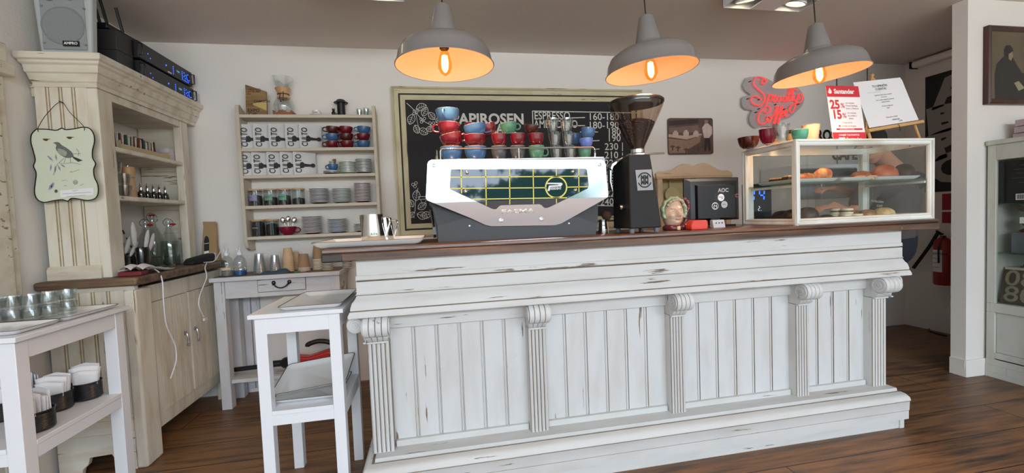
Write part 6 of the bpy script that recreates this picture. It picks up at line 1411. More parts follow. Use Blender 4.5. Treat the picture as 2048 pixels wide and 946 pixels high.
def hand(b, wr, direction, palm_n, side):
    d = direction.normalized(); n = (palm_n-d*palm_n.dot(d)).normalized(); w = d.cross(n)*side
    T = frame_of(wr, w, d); 
    b.sphere((0, 0, 0), 1.0, 14, T=frame_of(wr+d*.045, w, d), sc=(.040, .050, .016))
    for k, (off, L) in enumerate(((-.030, .062), (-.010, .074), (.010, .070), (.029, .056))):
        q = wr+d*.082+w*off; b.tube([q-d*.02, q, q+d*L*.45-n*.004, q+d*L*.78-n*.020, q+d*L*.92-n*.036], [.0095, .0092, .0085, .0078, .006], 8); b.sphere(q+d*L*.92-n*.036, .0062, 8)
    q = wr+d*.025-w*.034; b.tube([q, q-w*.024+d*.022-n*.008, q-w*.030+d*.052-n*.018], [.012, .010, .0075], 8); b.sphere(q-w*.030+d*.052-n*.018, .0077, 8)
b = MB()
limb(b, [hip, hip.lerp(chest, .5), chest, neck+Vector((0, 0, -.03))], [.135, .130, .145, .085]); limb(b, [shL, chest.lerp(neck, .4), shR], [.060, .10, .060])
limb(b, [neck, neck.lerp(head, .5), head+Vector((.03, 0, -.03))], [.066, .058, .060])
limb(b, [shL, elL, wrL], [.055, .043, .029]); limb(b, [shR, elR, wrR], [.055, .043, .029])
limb(b, [hL, kL, aL], [.090, .062, .042]); limb(b, [hR, kR, aR], [.090, .062, .042])
for a_k in (aL, aR): limb(b, [a_k+Vector((0, .02, -.04)), a_k+Vector((-.06, -.06, -.05)), a_k+Vector((-.09, -.12, -.055))], [.040, .038, .030])
# head turned down to the left
fd = Vector((-.80, -.25, -.52)).normalized(); upv = Vector((-.52, -.10, .84)); upv = (upv-fd*upv.dot(fd)).normalized(); rt = fd.cross(upv)
TH = Matrix(((rt.x, fd.x, upv.x, head.x), (rt.y, fd.y, upv.y, head.y), (rt.z, fd.z, upv.z, head.z), (0, 0, 0, 1)))
b.sphere((0, -.01, .02), .092, 20, T=TH, sc=(.82, 1.02, 1.05)); b.sphere((0, .025, -.045), .066, 18, T=TH, sc=(.86, .90, 1.0)); b.sphere((0, .052, -.092), .026, 12, T=TH, sc=(1.1, .8, .8))
b.tube([(0, .082, .02), (0, .108, -.018), (0, .100, -.030)], [.009, .014, .012], 8, T=TH); b.sphere((0, .079, -.056), .017, 10, T=TH, sc=(1.4, .6, .5))
for sx in (-1, 1): b.sphere((sx*.078, -.005, -.008), .028, 12, T=TH, sc=(.32, .65, 1.1)); b.sphere((sx*.036, .072, .028), .016, 10, T=TH, sc=(1.3, .5, .4))
hand(b, wrL, Vector((-1, .12, -.10)), Vector((0, -.2, 1)), 1); hand(b, wrR, Vector((-1, -.05, .05)), Vector((0, -.2, 1)), -1)
body = b.build('body', M_skin, pe, weld=False); remesh(body, .007, 3)
b = MB(); limb(b, [hip+Vector((0, 0, .02)), hip.lerp(chest, .5), chest, neck+Vector((.005, 0, -.065))], [.150, .152, .162, .098]); limb(b, [shL, chest.lerp(neck, .35), shR], [.074, .112, .074])
limb(b, [shL, shL.lerp(elL, .62)], [.074, .064]); limb(b, [shR, shR.lerp(elR, .62)], [.074, .064]); sh1 = b.build('shirt', M_shirt, pe, weld=False); remesh(sh1, .010, 3)
b = MB(); limb(b, [hip+Vector((0, 0, .01)), hip+Vector((0, 0, -.05))], [.156, .150]); limb(b, [hL, kL, aL+Vector((0, 0, .02))], [.106, .076, .060]); limb(b, [hR, kR, aR+Vector((0, 0, .02))], [.106, .076, .060]); tr_ = b.build('trousers', M_jean, pe, weld=False); remesh(tr_, .012, 3)
for a_k in (aL, aR):
    b = MB(); limb(b, [a_k+Vector((0, .03, -.045)), a_k+Vector((-.06, -.06, -.05)), a_k+Vector((-.10, -.13, -.055))], [.046, .045, .036]); b.v = [Vector((v.x, v.y, max(v.z, 0.001))) for v in b.v]; b.build('shoe', M_blackm, pe, weld=False)
b = MB(); b.sphere((0, -.022, .034), .099, 20, T=TH, sc=(.86, 1.0, 1.02)); b.v = [v for v in b.v]; hr = b.build('hair', M_hair, pe, weld=False)
for sx in (-1, 1):
    b = MB(); b.sphere((sx*.034, .080, .022), .0085, 10, T=TH, sc=(1.3, .6, .8)); b.build('eye', plain('eye_dark', (50, 34, 28), .2), pe)
c_ = pp(1742, 402, 2.335); b = MB(); b.text('PAPIROSEN', .020, frame_of(c_, (1, .02, -.12), (0, -.1, 1)), bold=.02); b.text('CAFÉ', .020, frame_of(c_+Vector((.045, 0, -.032)), (1, .02, -.12), (0, -.1, 1)), bold=.02); b.build('shirt_print', plain('pale_print_thread', (170, 166, 162), .7, vary=0), pe, weld=False)

# ================================================================== DISPLAY CABINET AGAINST THE PARTITION
rc = thing('display_cabinet', 'white painted glazed display cabinet standing against the partition at the right edge', 'cabinet', (0, 0, 0))
CX, CXB, CY1, CY0, CZT = 3.640, 4.05, 2.244, 1.20, 1.575
M_rc = chippy('pale_grey_green_paint', (196, 198, 190), (150, 134, 112), .3, 'z', stain=(168, 164, 148), stain_amt=.5)
b = MB(); b.box(CX, CY0, .50, CX+.022, CY0+.05, CZT-.03); b.box(CX, CY1-.045, .50, CX+.022, CY1, CZT-.03); b.build('door_stile', M_rc, rc, bevel=.003)
b = MB(); b.box(CX, CY0+.05, 1.445, CX+.022, CY1-.045, CZT-.03); b.build('door_rail', M_rc, rc, bevel=.003); b = MB(); b.box(CX, CY0, .44, CX+.022, CY1, .50); b.build('door_rail', M_rc, rc, bevel=.003)
b = MB(); b.box(CX, CY0, .05, CX+.022, CY0+.05, .44); b.box(CX, CY1-.045, .05, CX+.022, CY1, .44); b.box(CX, CY0+.05, .13, CX+.022, CY1-.045, .17); b.box(CX+.012, CY0+.05, .17, CX+.022, CY1-.045, .44); b.build('lower_panel', M_rc, rc, bevel=.003)
b = MB(); b.box(CX-.006, CY0, .0, CX, CY1, .035); b.box(CX-.004, CY0, .035, CX+.001, CY1, .085); b.box(CX-.002, CY0, .085, CX+.001, CY1, .125); b.build('plinth', M_rc, rc, bevel=.002)
b = MB(); b.box(CX-.012, CY0, CZT-.03, CXB, CY1+.004, CZT); b.build('top', M_rc, rc, bevel=.004)
b = MB(); b.box(CX+.022, CY1-.012, 0, CXB, CY1, CZT-.03); b.box(CX+.022, CY0, 0, CXB, CY0+.012, CZT-.03); b.box(CXB-.012, CY0+.012, 0, CXB, CY1-.012, CZT-.03); b.box(CX+.022, CY0+.012, .44, CXB-.012, CY1-.012, .50); b.build('carcass', M_rc, rc)
pane('door_glass', CX+.008, CY0+.05, .50, CX+.011, CY1-.045, 1.445, parent=rc)
ZA, ZB_ = 1.160, .838
for z in (ZA, ZB_): pane('glass_shelf', CX+.03, CY0+.013, z-.008, CXB-.014, CY1-.013, z, M_shelfglass, rc)
b = MB(); b.box(CX+.05, 2.02, ZA+.0005, CX+.26, 2.222, ZA+.275); o = b.build('boxed_set', plain('black_carton', (26, 24, 26), .45, vary=.1)); tag(o, 'black printed carton with a barcode on the top shelf inside the glazed cabinet', 'box')
b = MB(); b.box(CX+.0492, 2.08, ZA+.02, CX+.0497, 2.13, ZA+.06); q = b.build('barcode_label', M_paper, o); 
b = MB()
for k in range(12): b.box(CX+.0486, 2.084+.0035*k, ZA+.026, CX+.0491, 2.084+.0035*k+(.0014 if k % 3 else .0024), ZA+.055)
b.build('barcode_bars', M_ink, q, weld=False)
b = MB()
for k, (y_, w_) in enumerate(((.24, .06), (.215, .09), (.19, .08), (.16, .10), (.13, .07))): b.box(CX+.0492, 2.05, ZA+y_, CX+.0497, 2.05+w_, ZA+y_+.002)
b.build('printed_lines', plain('grey_print_lines', (104, 104, 106), .6), o, weld=False)
def turned(y, z, lab):
    o = thing('copper_scale', lab, 'scale', (CX+.13, y, z), 0)
    b = MB(); b.lathe([(0, 0), (.065, 0), (.068, .008), (.045, .020), (.038, .030), (.058, .055), (.062, .075), (.050, .095), (.030, .108), (.028, .120), (0, .120)], seg=30); b.build('turned_base', plain('aged_copper', (126, 78, 58), .35, .6, vary=.2), o)
    b = MB(); b.open_lathe([(0, .121), (.030, .122), (.070, .140), (.082, .170), (.079, .170), (.066, .143), (.028, .126), (0, .125)], seg=30); b.build('bowl', plain('dark_brass', (96, 78, 58), .4, .6), o)
    b = MB(); b.box(-.075, -.002, .055, -.0735, .028, .095); b.build('paper_tag', M_paper, o); return o
b = MB(); b.box(CX+.05, 1.90, ZB_+.0005, CX+.22, 2.150, ZB_+.135); o = b.build('tin_box', plain('galvanised_tin', (128, 136, 142), .4, .7, vary=.25, scale=30), bevel=.003); tag(o, 'galvanised tin box on the middle shelf of the glazed cabinet, under the copper scale', 'tin')
b = MB(); b.box(CX+.0480, 2.038, ZB_+.001, CX+.050, 2.044, ZB_+.134); b.build('tin_seam', M_steeld, o)
turned(2.085, ZB_+.1365, 'copper scale with a brass bowl standing on the tin box in the glazed cabinet')
b = MB(); TRr = frame_of((CX+.060, 2.205, .5006), (.0, -1, 0), (.22, 0, 1)); b.box(0, 0, 0, .20, .225, .014, 0, TRr); rcx = b.build('number_book', plain('brown_cover', (84, 72, 60), .5, vary=.12), bevel=.001); tag(rcx, 'brown book with large pale numerals 08 80 standing inside the glazed cabinet', 'book')
b = MB()
b.text('08', .145, TRr @ Matrix.Translation((.005, .165, .0146)), bold=.01, sx=1.1); b.text('80', .145, TRr @ Matrix.Translation((.012, .060, .0146)), bold=.01, sx=1.1)
b.build('numerals', plain('pale_numerals', (142, 132, 114), .5, vary=0), rcx, weld=False)
b = MB(); b.tube(sweep([(0, -.05, .01), (0, -.03, .05), (0, .01, .06), (0, .05, .03), (0, .06, .006)], 5), .004, 6); b.lathe([(0, 0), (.016, 0), (.016, .008), (0, .008)], c=(0, -.03, 0), seg=14); b.box(-.02, -.06, 0, .02, .07, .004); o = b.build('wire_ornament', M_steeld, loc=(CX+.18, 2.10, .7362)); tag(o, 'small wire ornament on the brown books in the glazed cabinet', 'ornament')
b = MB(); b.box(CX+.12, 2.0, .5006, CX+.30, 2.22, .7355); o = b.build('stacked_albums', plain('pale_album_edges', (196, 190, 176), .6, vary=.1)); tag(o, 'pale stack of albums behind the numbered book in the glazed cabinet', 'albums')
for k in range(3):
    b = MB(); z = CZT+.0006+k*.042; b.box(3.80-.012*k, 1.95, z, 4.02, 2.212-.012*k, z+.040); o = b.build('pink_box', plain('dusty_pink_box', (176, 156, 158), .6, vary=.05), bevel=.002); tag(o, 'dusty pink flat box on the glazed cabinet top, %s of three' % ('bottom', 'middle', 'topmost')[k], 'box', None)
# painting on the partition wall
pa = thing('framed_print', 'dark wood framed sepia print of a seated reader, hanging on the partition wall', 'picture', (0, 0, 0))
g = [at(1975, 51, Y=2.235), at(1973, 208, Y=2.235)]
fx0, fz1, fz0 = g[0].x, g[0].z, g[1].z; fx1 = fx0+.46
b = MB(); b.box(fx0+.02, 2.236, fz0+.02, fx1-.02, 2.256, fz1-.02); b.build('print', plain('sepia_ground', (104, 92, 72), .6, vary=.25, scale=5), pa)
M_fr = wood('dark_frame_wood', (44, 22, 16), (84, 46, 32), 'z', .4)
fpr = [(0, 0), (0, .030), (.010, .036), (.026, .030), (.036, .020), (.036, 0)]
for p0, p1, inw in (((fx0, 0, fz1), (fx1, 0, fz1), (0, 0, -1)), ((fx0, 0, fz0), (fx1, 0, fz0), (0, 0, 1)), ((fx0, 0, fz0), (fx0, 0, fz1), (1, 0, 0)), ((fx1, 0, fz0), (fx1, 0, fz1), (-1, 0, 0))): frame_side(p0, p1, inw, M_fr, 'frame_bar', 2.257, pa, fpr)
def fig(pts, rgb, nm, dy=0):
    b = MB(); P_ = [at(x, y, Y=2.2355) for x, y in pts]; b.add([(p.x, 2.2355-dy, p.z) for p in P_], [tuple(range(len(P_)))]); b.build(nm, plain('sepia2_%d_%d' % rgb[:2], rgb, .6, vary=.2, scale=14), pa, weld=False)
fig([(1990, 198), (1989, 150), (1993, 128), (2004, 116), (2014, 108), (2024, 112), (2034, 130), (2044, 146), (2070, 148), (2070, 198)], (46, 42, 38), 'painted_coat')
fig([(2008, 112), (2008, 98), (2012, 91), (2020, 90), (2026, 98), (2026, 108), (2020, 116)], (40, 34, 32), 'painted_head', .0004); fig([(2017, 118), (2017, 108), (2025, 103), (2026, 112), (2022, 122)], (140, 124, 98), 'painted_face', .0008)
fig([(2028, 166), (2037, 162), (2049, 176), (2037, 182)], (150, 142, 110), 'painted_book', .0008)

# ================================================================== SPEAKER, AMPLIFIERS AND ROUTER ON THE CABINET
TOPZ = 2.0756
sk = thing('wall_speaker', 'pale grey loudspeaker with a perforated grille on top of the corner cabinet', 'speaker', (0, 0, 0))
S0 = at(80, 103, Y=2.50); S1 = at(186, 106, Y=2.50)
b = MB(); q4 = [(S0.x, TOPZ+.012), (S1.x-.005, TOPZ+.012), (S1.x+.018, TOPZ+.40), (S0.x-.022, TOPZ+.40)]; vs = [(x, 2.50, z) for x, z in q4]+[(x, 2.535, z) for x, z in q4]+[(x+(-.085 if x > (S0.x+S1.x)/2 else .03), 2.65, z) for x, z in q4]
b.add(vs, [(0, 1, 2, 3), (11, 10, 9, 8)]+[(k*4+i, k*4+(i+1) % 4, k*4+4+(i+1) % 4, k*4+4+i) for k in (0, 1) for i in range(4)]); b.build('cabinet', plain('pale_grey_plastic_b', (182, 188, 186), .5), sk, bevel=.012, seg=3)
b = MB(); b.box(S0.x+.03, 2.51, TOPZ, S1.x-.06, 2.60, TOPZ+.012); b.build('foot', M_blackm, sk)
cxk = (S0.x+S1.x)/2; gm = plain('grey_grille', (150, 156, 156), .6, vary=.12, scale=260)
b = MB(); b.box(S0.x+.018, 2.494, TOPZ+.03, S1.x-.02, 2.500, TOPZ+.39); b.build('grille', gm, sk, bevel=.004)
b = MB(); b.lathe([(.092, 0), (.090, .004), (.086, .004), (.084, .001), (.06, -.001), (0, -.001)], T=frame_of((cxk-.002, 2.4935, TOPZ+.145), (1, 0, 0), (0, 0, 1)), seg=44); b.build('woofer_ring', plain('grey_grille_b', (138, 144, 144), .6, vary=.12, scale=260), sk)
b = MB(); b.lathe([(.026, 0), (.025, .004), (0, .004)], T=frame_of((cxk-.05, 2.4935, TOPZ+.285), (1, 0, 0), (0, 0, 1)), seg=26); b.build('bass_port', plain('grey_port', (110, 116, 116), .6), sk)
b = MB(); b.lathe([(.020, 0), (.019, .003), (.012, .001), (0, .003)], T=frame_of((cxk+.035, 2.4935, TOPZ+.285), (1, 0, 0), (0, 0, 1)), seg=26); b.build('tweeter', gm, sk)
for dx, dz in ((-.085, .06), (.085, .055), (-.085, .235), (.09, .23)): b = MB(); b.lathe([(.006, 0), (.005, .003), (0, .003)], T=frame_of((cxk+dx, 2.4935, TOPZ+dz), (1, 0, 0), (0, 0, 1)), seg=12); b.build('screw', M_steelb, sk)
b = MB(); b.box(cxk-.005, 2.487, TOPZ+.045, cxk+.062, 2.4935, TOPZ+.070); bdg = b.build('badge', M_black, sk); b = MB(); b.text('AMPRO', .017, frame_of((cxk, 2.4865, TOPZ+.058), (1, 0, 0), (0, 0, 1)), bold=.03); b.build('badge_lettering', M_cardw, bdg, weld=False)
# rack amplifiers face the room (+x)
bx = thing('dark_box', 'plain dark box standing between the speaker and the amplifiers on the cabinet', 'box', (0, 0, 0))
b = MB(); b.box(-1.80, 2.575+.09, TOPZ, -1.60, 2.79, TOPZ+.10); b.build('lower_case', plain('graphite_box', (48, 46, 46), .5), bx, bevel=.002)
b = MB(); b.box(-1.80, 2.575+.09, TOPZ+.101, -1.60, 2.79, TOPZ+.205); b.build('upper_case', plain('graphite_box', (48, 46, 46), .5), bx, bevel=.002)
def amp(z, lab, off=0):
    o = thing('karaoke_amplifier', lab, 'amplifier', (0, 0, 0)); y0, y1 = 2.81, 3.355; xf = -1.575+off
    b = MB(); b.box(-1.85, y0, z, xf-.004, y1, z+.098); b.build('chassis', M_blackm, o, bevel=.003)
    b = MB(); b.box(xf-.004, y0-.005, z+.002, xf, y1+.005, z+.096); b.build('front_plate', M_black, o, bevel=.002)
    for y in (y0+.002, y1-.002): b = MB(); b.tube([(xf, y, z+.015), (xf+.018, y, z+.018), (xf+.018, y, z+.080), (xf, y, z+.083)], .004, 8); b.build('rack_handle', M_black, o)
    T = frame_of((xf+.0012, 0, 0), (0, 1, 0), (0, 0, 1))
    for k, (y, dz, r_) in enumerate([(y0+.33+.012*(i % 2)*0, .018+.011*i, .0028) for i in range(5)]+[(y1-.115, .016+.012*i, .0034) for i in range(5)]+[(y1-.095+.016*i, .014, .003) for i in range(4)]+[(y1-.092, .040, .0034), (y1-.078, .052, .0034), (y1-.078, .030, .0034), (y1-.092, .064, .0034)]+[(y0+.08, .05, .003), (y0+.10, .03, .003), (y0+.255, .045, .005)]):
        b = MB(); b.lathe([(r_, 0), (r_, .0015), (0, .0018)], T=frame_of((xf+.0004, y, z+dz), (0, 1, 0), (0, 0, 1)), seg=8); b.build('blue_button', M_blue, o)
    b = MB(); b.lathe([(.017, 0), (.017, .008), (.014, .010), (0, .010)], T=frame_of((xf, y1-.045, z+.046), (0, 1, 0), (0, 0, 1)), seg=24); kn = b.build('volume_knob', M_black, o)
    b = MB(); b.tube([(xf+.002, y1-.045+.020*math.cos(t*PI/12), z+.046+.020*math.sin(t*PI/12)) for t in range(24)], .0013, 6, closed=True); b.build('blue_ring', M_blue, kn)
    b = MB(); b.add([(xf+.001, y0+.355, z+.030), (xf+.001, y0+.43, z+.030), (xf+.001, y0+.43, z+.062), (xf+.001, y0+.355, z+.062)], [(0, 1, 2, 3)]); ds = b.build('display', plain('display_dark', (10, 14, 18), .2), o, weld=False)
    b = MB(); b.text('- 12:36', .013, frame_of((xf+.0018, y0+.360, z+.048), (0, 1, 0), (0, 0, 1)), bold=.02); b.build('display_digits', glow('cyan_led', (90, 200, 210), 1.2), ds, weld=False)
    b = MB(); b.box(xf, y0+.27, z+.008, xf+.001, y0+.31, z+.016); b.build('paper_strip', M_rim, o)
amp(TOPZ, 'lower of two black rack amplifiers with blue lights on the corner cabinet'); amp(TOPZ+.112, 'upper of two black rack amplifiers with blue lights on the corner cabinet', -.006)
b = MB(); b.box(-1.84, 2.83, TOPZ+.0988, -1.66, 3.33, TOPZ+.1112); o = b.build('spacer_board', M_blackm); tag(o, 'thin black board sandwiched between the two amplifiers on the cabinet', 'board')
ro = thing('wifi_router', 'black wifi router with three upright antennas lying on the dark box and amplifier', 'router', (0, 0, 0))
rz = TOPZ+.112+.0988
b = MB(); b.prism([(-1.80, 2.70), (-1.66, 2.70), (-1.65, 2.95), (-1.82, 2.95)], rz+.0135, rz+.045, 'z'); b.build('router_body', M_black, ro, bevel=.006)
for q_, dx in (((188, 4), 0), ((203, 14), 0), ((231, 36), 0)):
    bt_ = at(q_[0]+12, q_[1]+54, Y=2.78) if False else None
    yb_ = {188: 2.715, 203: 2.775, 231: 2.90}[q_[0]]; xb_ = -1.70
    b = MB(); b.tube([(xb_, yb_, rz+.045), (xb_-.01, yb_-.035, rz+.195)], .0075, 8); b.build('antenna', M_black, ro)
tw_z = TOPZ
b = MB(); b.box(-1.70, 2.92, rz, -1.68, 2.94, rz+.013); b.box(-1.78, 2.92, rz, -1.76, 2.94, rz+.013); b.build('router_feet', M_black, ro)
b = MB(); b.box(-.035, -.016, 0, .035, .016, .075); o = b.build('small_carton', plain('printed_white_carton', (206, 204, 198), .6, vary=.08, scale=20), loc=(-1.585, 3.374, TOPZ), rz=1.2); tag(o, 'small white printed carton at the back end of the cabinet top beside the amplifiers', 'carton')
b = MB(); ribbon(b, [(-.015+.010*math.cos(t), .048+.010*math.sin(t)) for t in [i*.63 for i in range(11)]], .003, Matrix.Translation((0, -.0166, 0))); b.build('green_emblem', plain('emblem_green', (60, 96, 74), .6), o, weld=False)

# ================================================================== BIRD PLAQUE
bp = thing('bird_plaque', 'pale green scalloped tin plaque with a bird drawing, hung by wire on the cabinet', 'plaque', (0, 0, 0))
YP = 2.462; S_ = 841/160.0
BPf = lambda x, y: at(50+x/S_, 240+y/S_, Y=YP)
ol = [(120, 95), (230, 98), (330, 108), (385, 86), (430, 102), (520, 92), (610, 76), (680, 90), (722, 150), (730, 230), (710, 320), (712, 400), (742, 460), (722, 520), (730, 600), (765, 680), (768, 770), (735, 825), (650, 845), (500, 822), (450, 852), (390, 838), (300, 848), (200, 866), (130, 835), (100, 760), (108, 660), (118, 560), (90, 485), (108, 420), (85, 320), (62, 230), (70, 150)]
P3 = [BPf(x, y) for x, y in ol]; cv = [(v.x, v.z) for v in sweep(P3+[P3[0]], 4)][:-1]
b = MB(); b.prism(cv, YP, YP+.004, 'y'); b.build('tin_plate', plain('pale_green_enamel', (214, 220, 198), .45, vary=.03, scale=6), bp)
b = MB(); b.tube([(x, YP, z) for x, z in cv], .0026, 6, closed=True); b.build('dark_rim', M_iron, bp)
def art(pts, rgb, nm, dy=.0006, sm=False):
    b = MB(); P_ = [BPf(x, y) for x, y in pts]
    if sm: P_ = sweep(P_+[P_[0]], 4)[:-1]
    b.add([(p.x, YP-dy, p.z) for p in P_], [tuple(range(len(P_)))]); return b.build(nm, plain('ink_%d_%d_%d' % rgb, rgb, .6, vary=.2, scale=90), bp, weld=False)
def ink(lines, w, rgb, nm, dy=.0010):
    b = MB()
    for L_ in lines: P_ = [BPf(x, y) for x, y in L_]; ribbon(b, [(p.x, p.z) for p in P_], w, Matrix.Translation((0, YP-dy, 0)))
    return b.build(nm, plain('ink_%d_%d_%d' % rgb, rgb, .6, vary=.2, scale=90), bp, weld=False)
art([(295, 240), (330, 232), (362, 238), (385, 262), (440, 295), (490, 335), (512, 375), (490, 395), (440, 398), (395, 380), (350, 345), (325, 300), (330, 262)], (104, 112, 108), 'painted_bird', .0008, True)
art([(500, 380), (610, 425), (560, 440), (505, 400)], (52, 58, 60), 'painted_tail', .0010); art([(345, 300), (400, 310), (440, 340), (430, 380), (380, 365), (345, 335)], (160, 168, 152), 'painted_breast', .0012, True)
for x, y in ((182, 198), (432, 178)): art([(x, y), (x+30, y-3), (x+95, y+2), (x+65, y+8), (x+50, y+24), (x+22, y+20)], (92, 60, 40), 'painted_seed')
for a in ((300, 435, 230, 370), (335, 430, 320, 355), (270, 540, 275, 460), (318, 560, 318, 475), (375, 540, 345, 468), (430, 500, 370, 462), (245, 740, 300, 650), (262, 740, 312, 655)):
    x0_, y0_, x1_, y1_ = a; mx_, my_ = (x0_+x1_)/2, (y0_+y1_)/2; nx_, ny_ = (y1_-y0_)*.13, -(x1_-x0_)*.13; art([(x0_, y0_), (mx_+nx_, my_+ny_), (x1_, y1_), (mx_-nx_, my_-ny_)], (142, 160, 166), 'painted_leaf', .0005, False)
ink([[(350, 455), (420, 458), (500, 448), (585, 468)], [(430, 398), (412, 450)], [(478, 398), (480, 448)], [(415, 400), (360, 450)], [(300, 580), (318, 520), (345, 460)], [(510, 355), (560, 355), (590, 352)], [(540, 300), (570, 340), (560, 378)]], .0016, (96, 110, 112), 'painted_twigs')
art([(310+18*math.cos(t*PI/5)+18, 748+18*math.sin(t*PI/5)) for t in range(10)], (84, 100, 84), 'painted_berry')
for L_ in [[(532+r_*math.cos(t*.7), 655+r_*math.sin(t*.7)) for t in range(10)] for r_ in (8, 16, 24)]+[[(390, 640), (430, 632), (450, 645)], [(410, 690), (440, 690)], [(580, 690), (620, 670)], [(470, 548), (520, 540), (572, 522)], [(480, 540), (500, 552)]]: ink([L_], .0018, (142, 150, 136), 'painted_study')
b = MB(); lab = [BPf(368, 740), BPf(722, 712), BPf(722, 788), BPf(375, 815)]; b.add([(p.x, YP-.0012, p.z) for p in lab], [(0, 1, 2, 3)]); b.build('paper_note', M_paper, bp, weld=False)
ink([[(395, 778), (700, 758)], [(500, 745), (560, 738)], [(440, 806), (640, 792)]], .0014, (128, 128, 132), 'note_print', .0018)
hk = at(122, 204, Y=2.488)
wl_, wr_ = BPf(145, 100), BPf(620, 85)
b = MB(); b.tube(sweep([(wl_.x, YP-.004, wl_.z-.012), (wl_.x+.001, YP-.002, wl_.z+.012), (hk.x-.05, 2.472, hk.z-.06), (hk.x, 2.486, hk.z), (hk.x+.045, 2.472, hk.z-.055), (wr_.x-.002, YP-.002, wr_.z+.012), (wr_.x+.003, YP-.004, wr_.z-.012)], 5), .0014, 6); b.build('hanging_wire', M_iron, bp)
b = MB(); b.tube([(hk.x-.006, 2.484, hk.z+.004), (hk.x+.008, 2.484, hk.z-.003)], .002, 6); b.tube([(hk.x, 2.484, hk.z), (hk.x, 2.50, hk.z)], .0025, 6); b.build('nail', M_iron, bp)

# ================================================================== ON THE CABINET SHELVES
ys = lambda px, X: at(px, 520, X=X).y
CZ0 = LT+.0006; CS1, CS2 = 1.6556, 1.3986
cbx = thing('tea_bag_box', 'open wooden compartment box of tea sachets on the cabinet\'s upper shelf', 'box', (0, 0, 0))
b = MB(); b.box(-1.80, 2.70, CS1, -1.635, 3.14, CS1+.006); b.box(-1.80, 2.70, CS1+.006, -1.795, 3.14, CS1+.05); b.box(-1.64, 2.70, CS1+.006, -1.635, 3.14, CS1+.03); b.box(-1.795, 3.135, CS1+.006, -1.64, 3.14, CS1+.05); b.box(-1.795, 2.70, CS1+.006, -1.64, 2.705, CS1+.05); b.build('box_tray', plain('pale_box_wood', (196, 176, 140), .6), cbx)
cols = [(36, 40, 44), (60, 90, 62), (216, 214, 204), (40, 54, 88), (206, 186, 148), (96, 56, 40), (226, 222, 214), (34, 44, 66), (150, 74, 50), (220, 216, 206)]
for k in range(26):
    y = ys(209, -1.72)+.012+k*.0152; c_ = cols[k % 10]; b = MB(); h_ = .088+.014*random.random(); w_ = .060
    for j in range(2):
        b = MB(); x = -1.785+j*.072; b.box(0, 0, 0, w_, .0065, h_-.012*j); q = b.build('tea_sachet', plain('sachet_%d_%d_%d' % cols[(k+3*j) % 10], cols[(k+3*j) % 10], .5, vary=.25, scale=60), loc=(x, y, CS1+.0066)); q.rotation_euler = (random.uniform(-.12, .12), 0, random.uniform(-.1, .1))
        tag(q, 'folded tea sachet standing in the wooden compartment box on the cabinet shelf', 'tea sachet', 'tea sachets in the compartment box')
b = MB(); b.box(-.048, -.058, 0, .040, .058, .080); o = b.build('white_box', plain('lilac_white_card', (214, 206, 214), .6), loc=(-1.695, 3.222, CS1), rz=0.0, bevel=.002); tag(o, 'small white cardboard box on the upper cabinet shelf, at its far end', 'box')
pm = thing('pepper_mill', 'tall turned wooden pepper mill on the cabinet\'s middle shelf', 'pepper mill', (-1.69, ys(270, -1.69), CS2), 0)
b = MB(); b.lathe([(0, 0), (.034, 0), (.036, .008), (.030, .060), (.029, .115), (0, .115)], seg=26); b.build('mill_body', M_oak, pm); b = MB(); b.lathe([(0, .117), (.029, .117), (.030, .135), (.032, .172), (.026, .178), (0, .178)], seg=26); b.build('mill_head', M_oak, pm); b = MB(); b.lathe([(.007, .178), (.008, .186), (.005, .192), (0, .192)], seg=14); b.build('mill_nut', M_steel, pm)
for j in range(3):
    for k in range(2 if j < 2 else 1): tumbler(.036-.004*j, .027-.003*j, .062, (-1.72+.072*k+(.036 if j == 2 else 0), 2.72, CS2+j*.0635), 'clear glass in the little pyramid of glasses on the middle cabinet shelf', 'glasses stacked on the middle cabinet shelf')
bt = None
M_dk = plain('dark_bottle_glass', (34, 26, 22), .12, vary=.2, coat=.5); M_dkg = plain('dark_green_bottle', (16, 54, 46), .12, coat=.5)
for k in range(9):
    x = -1.655-.055*(k % 2); y = ys(293, x)+.058*(k//2); lab = 'small dark dropper bottle with a metal top on the middle cabinet shelf'
    if k == 8: lab = 'small green dropper bottle with a metal top at the far end of the middle shelf'; 
    o = thing('dropper_bottle', lab, 'bottle', (x, y, CS2), 0, 'small dropper bottles on the middle cabinet shelf' if k < 8 else None)
    b = MB(); b.lathe([(0, 0), (.019, 0), (.020, .003), (.016, .034), (.008, .042), (.008, .048), (0, .048)], seg=18); b.build('bottle_body', M_dkg if k == 8 else M_dk, o)
    b = MB(); b.lathe([(0, .047), (.010, .047), (.010, .060), (.005, .066), (.008, .074), (.005, .082), (.003, .090), (0, .091)], seg=14); b.build('metal_top', M_chrome, o)
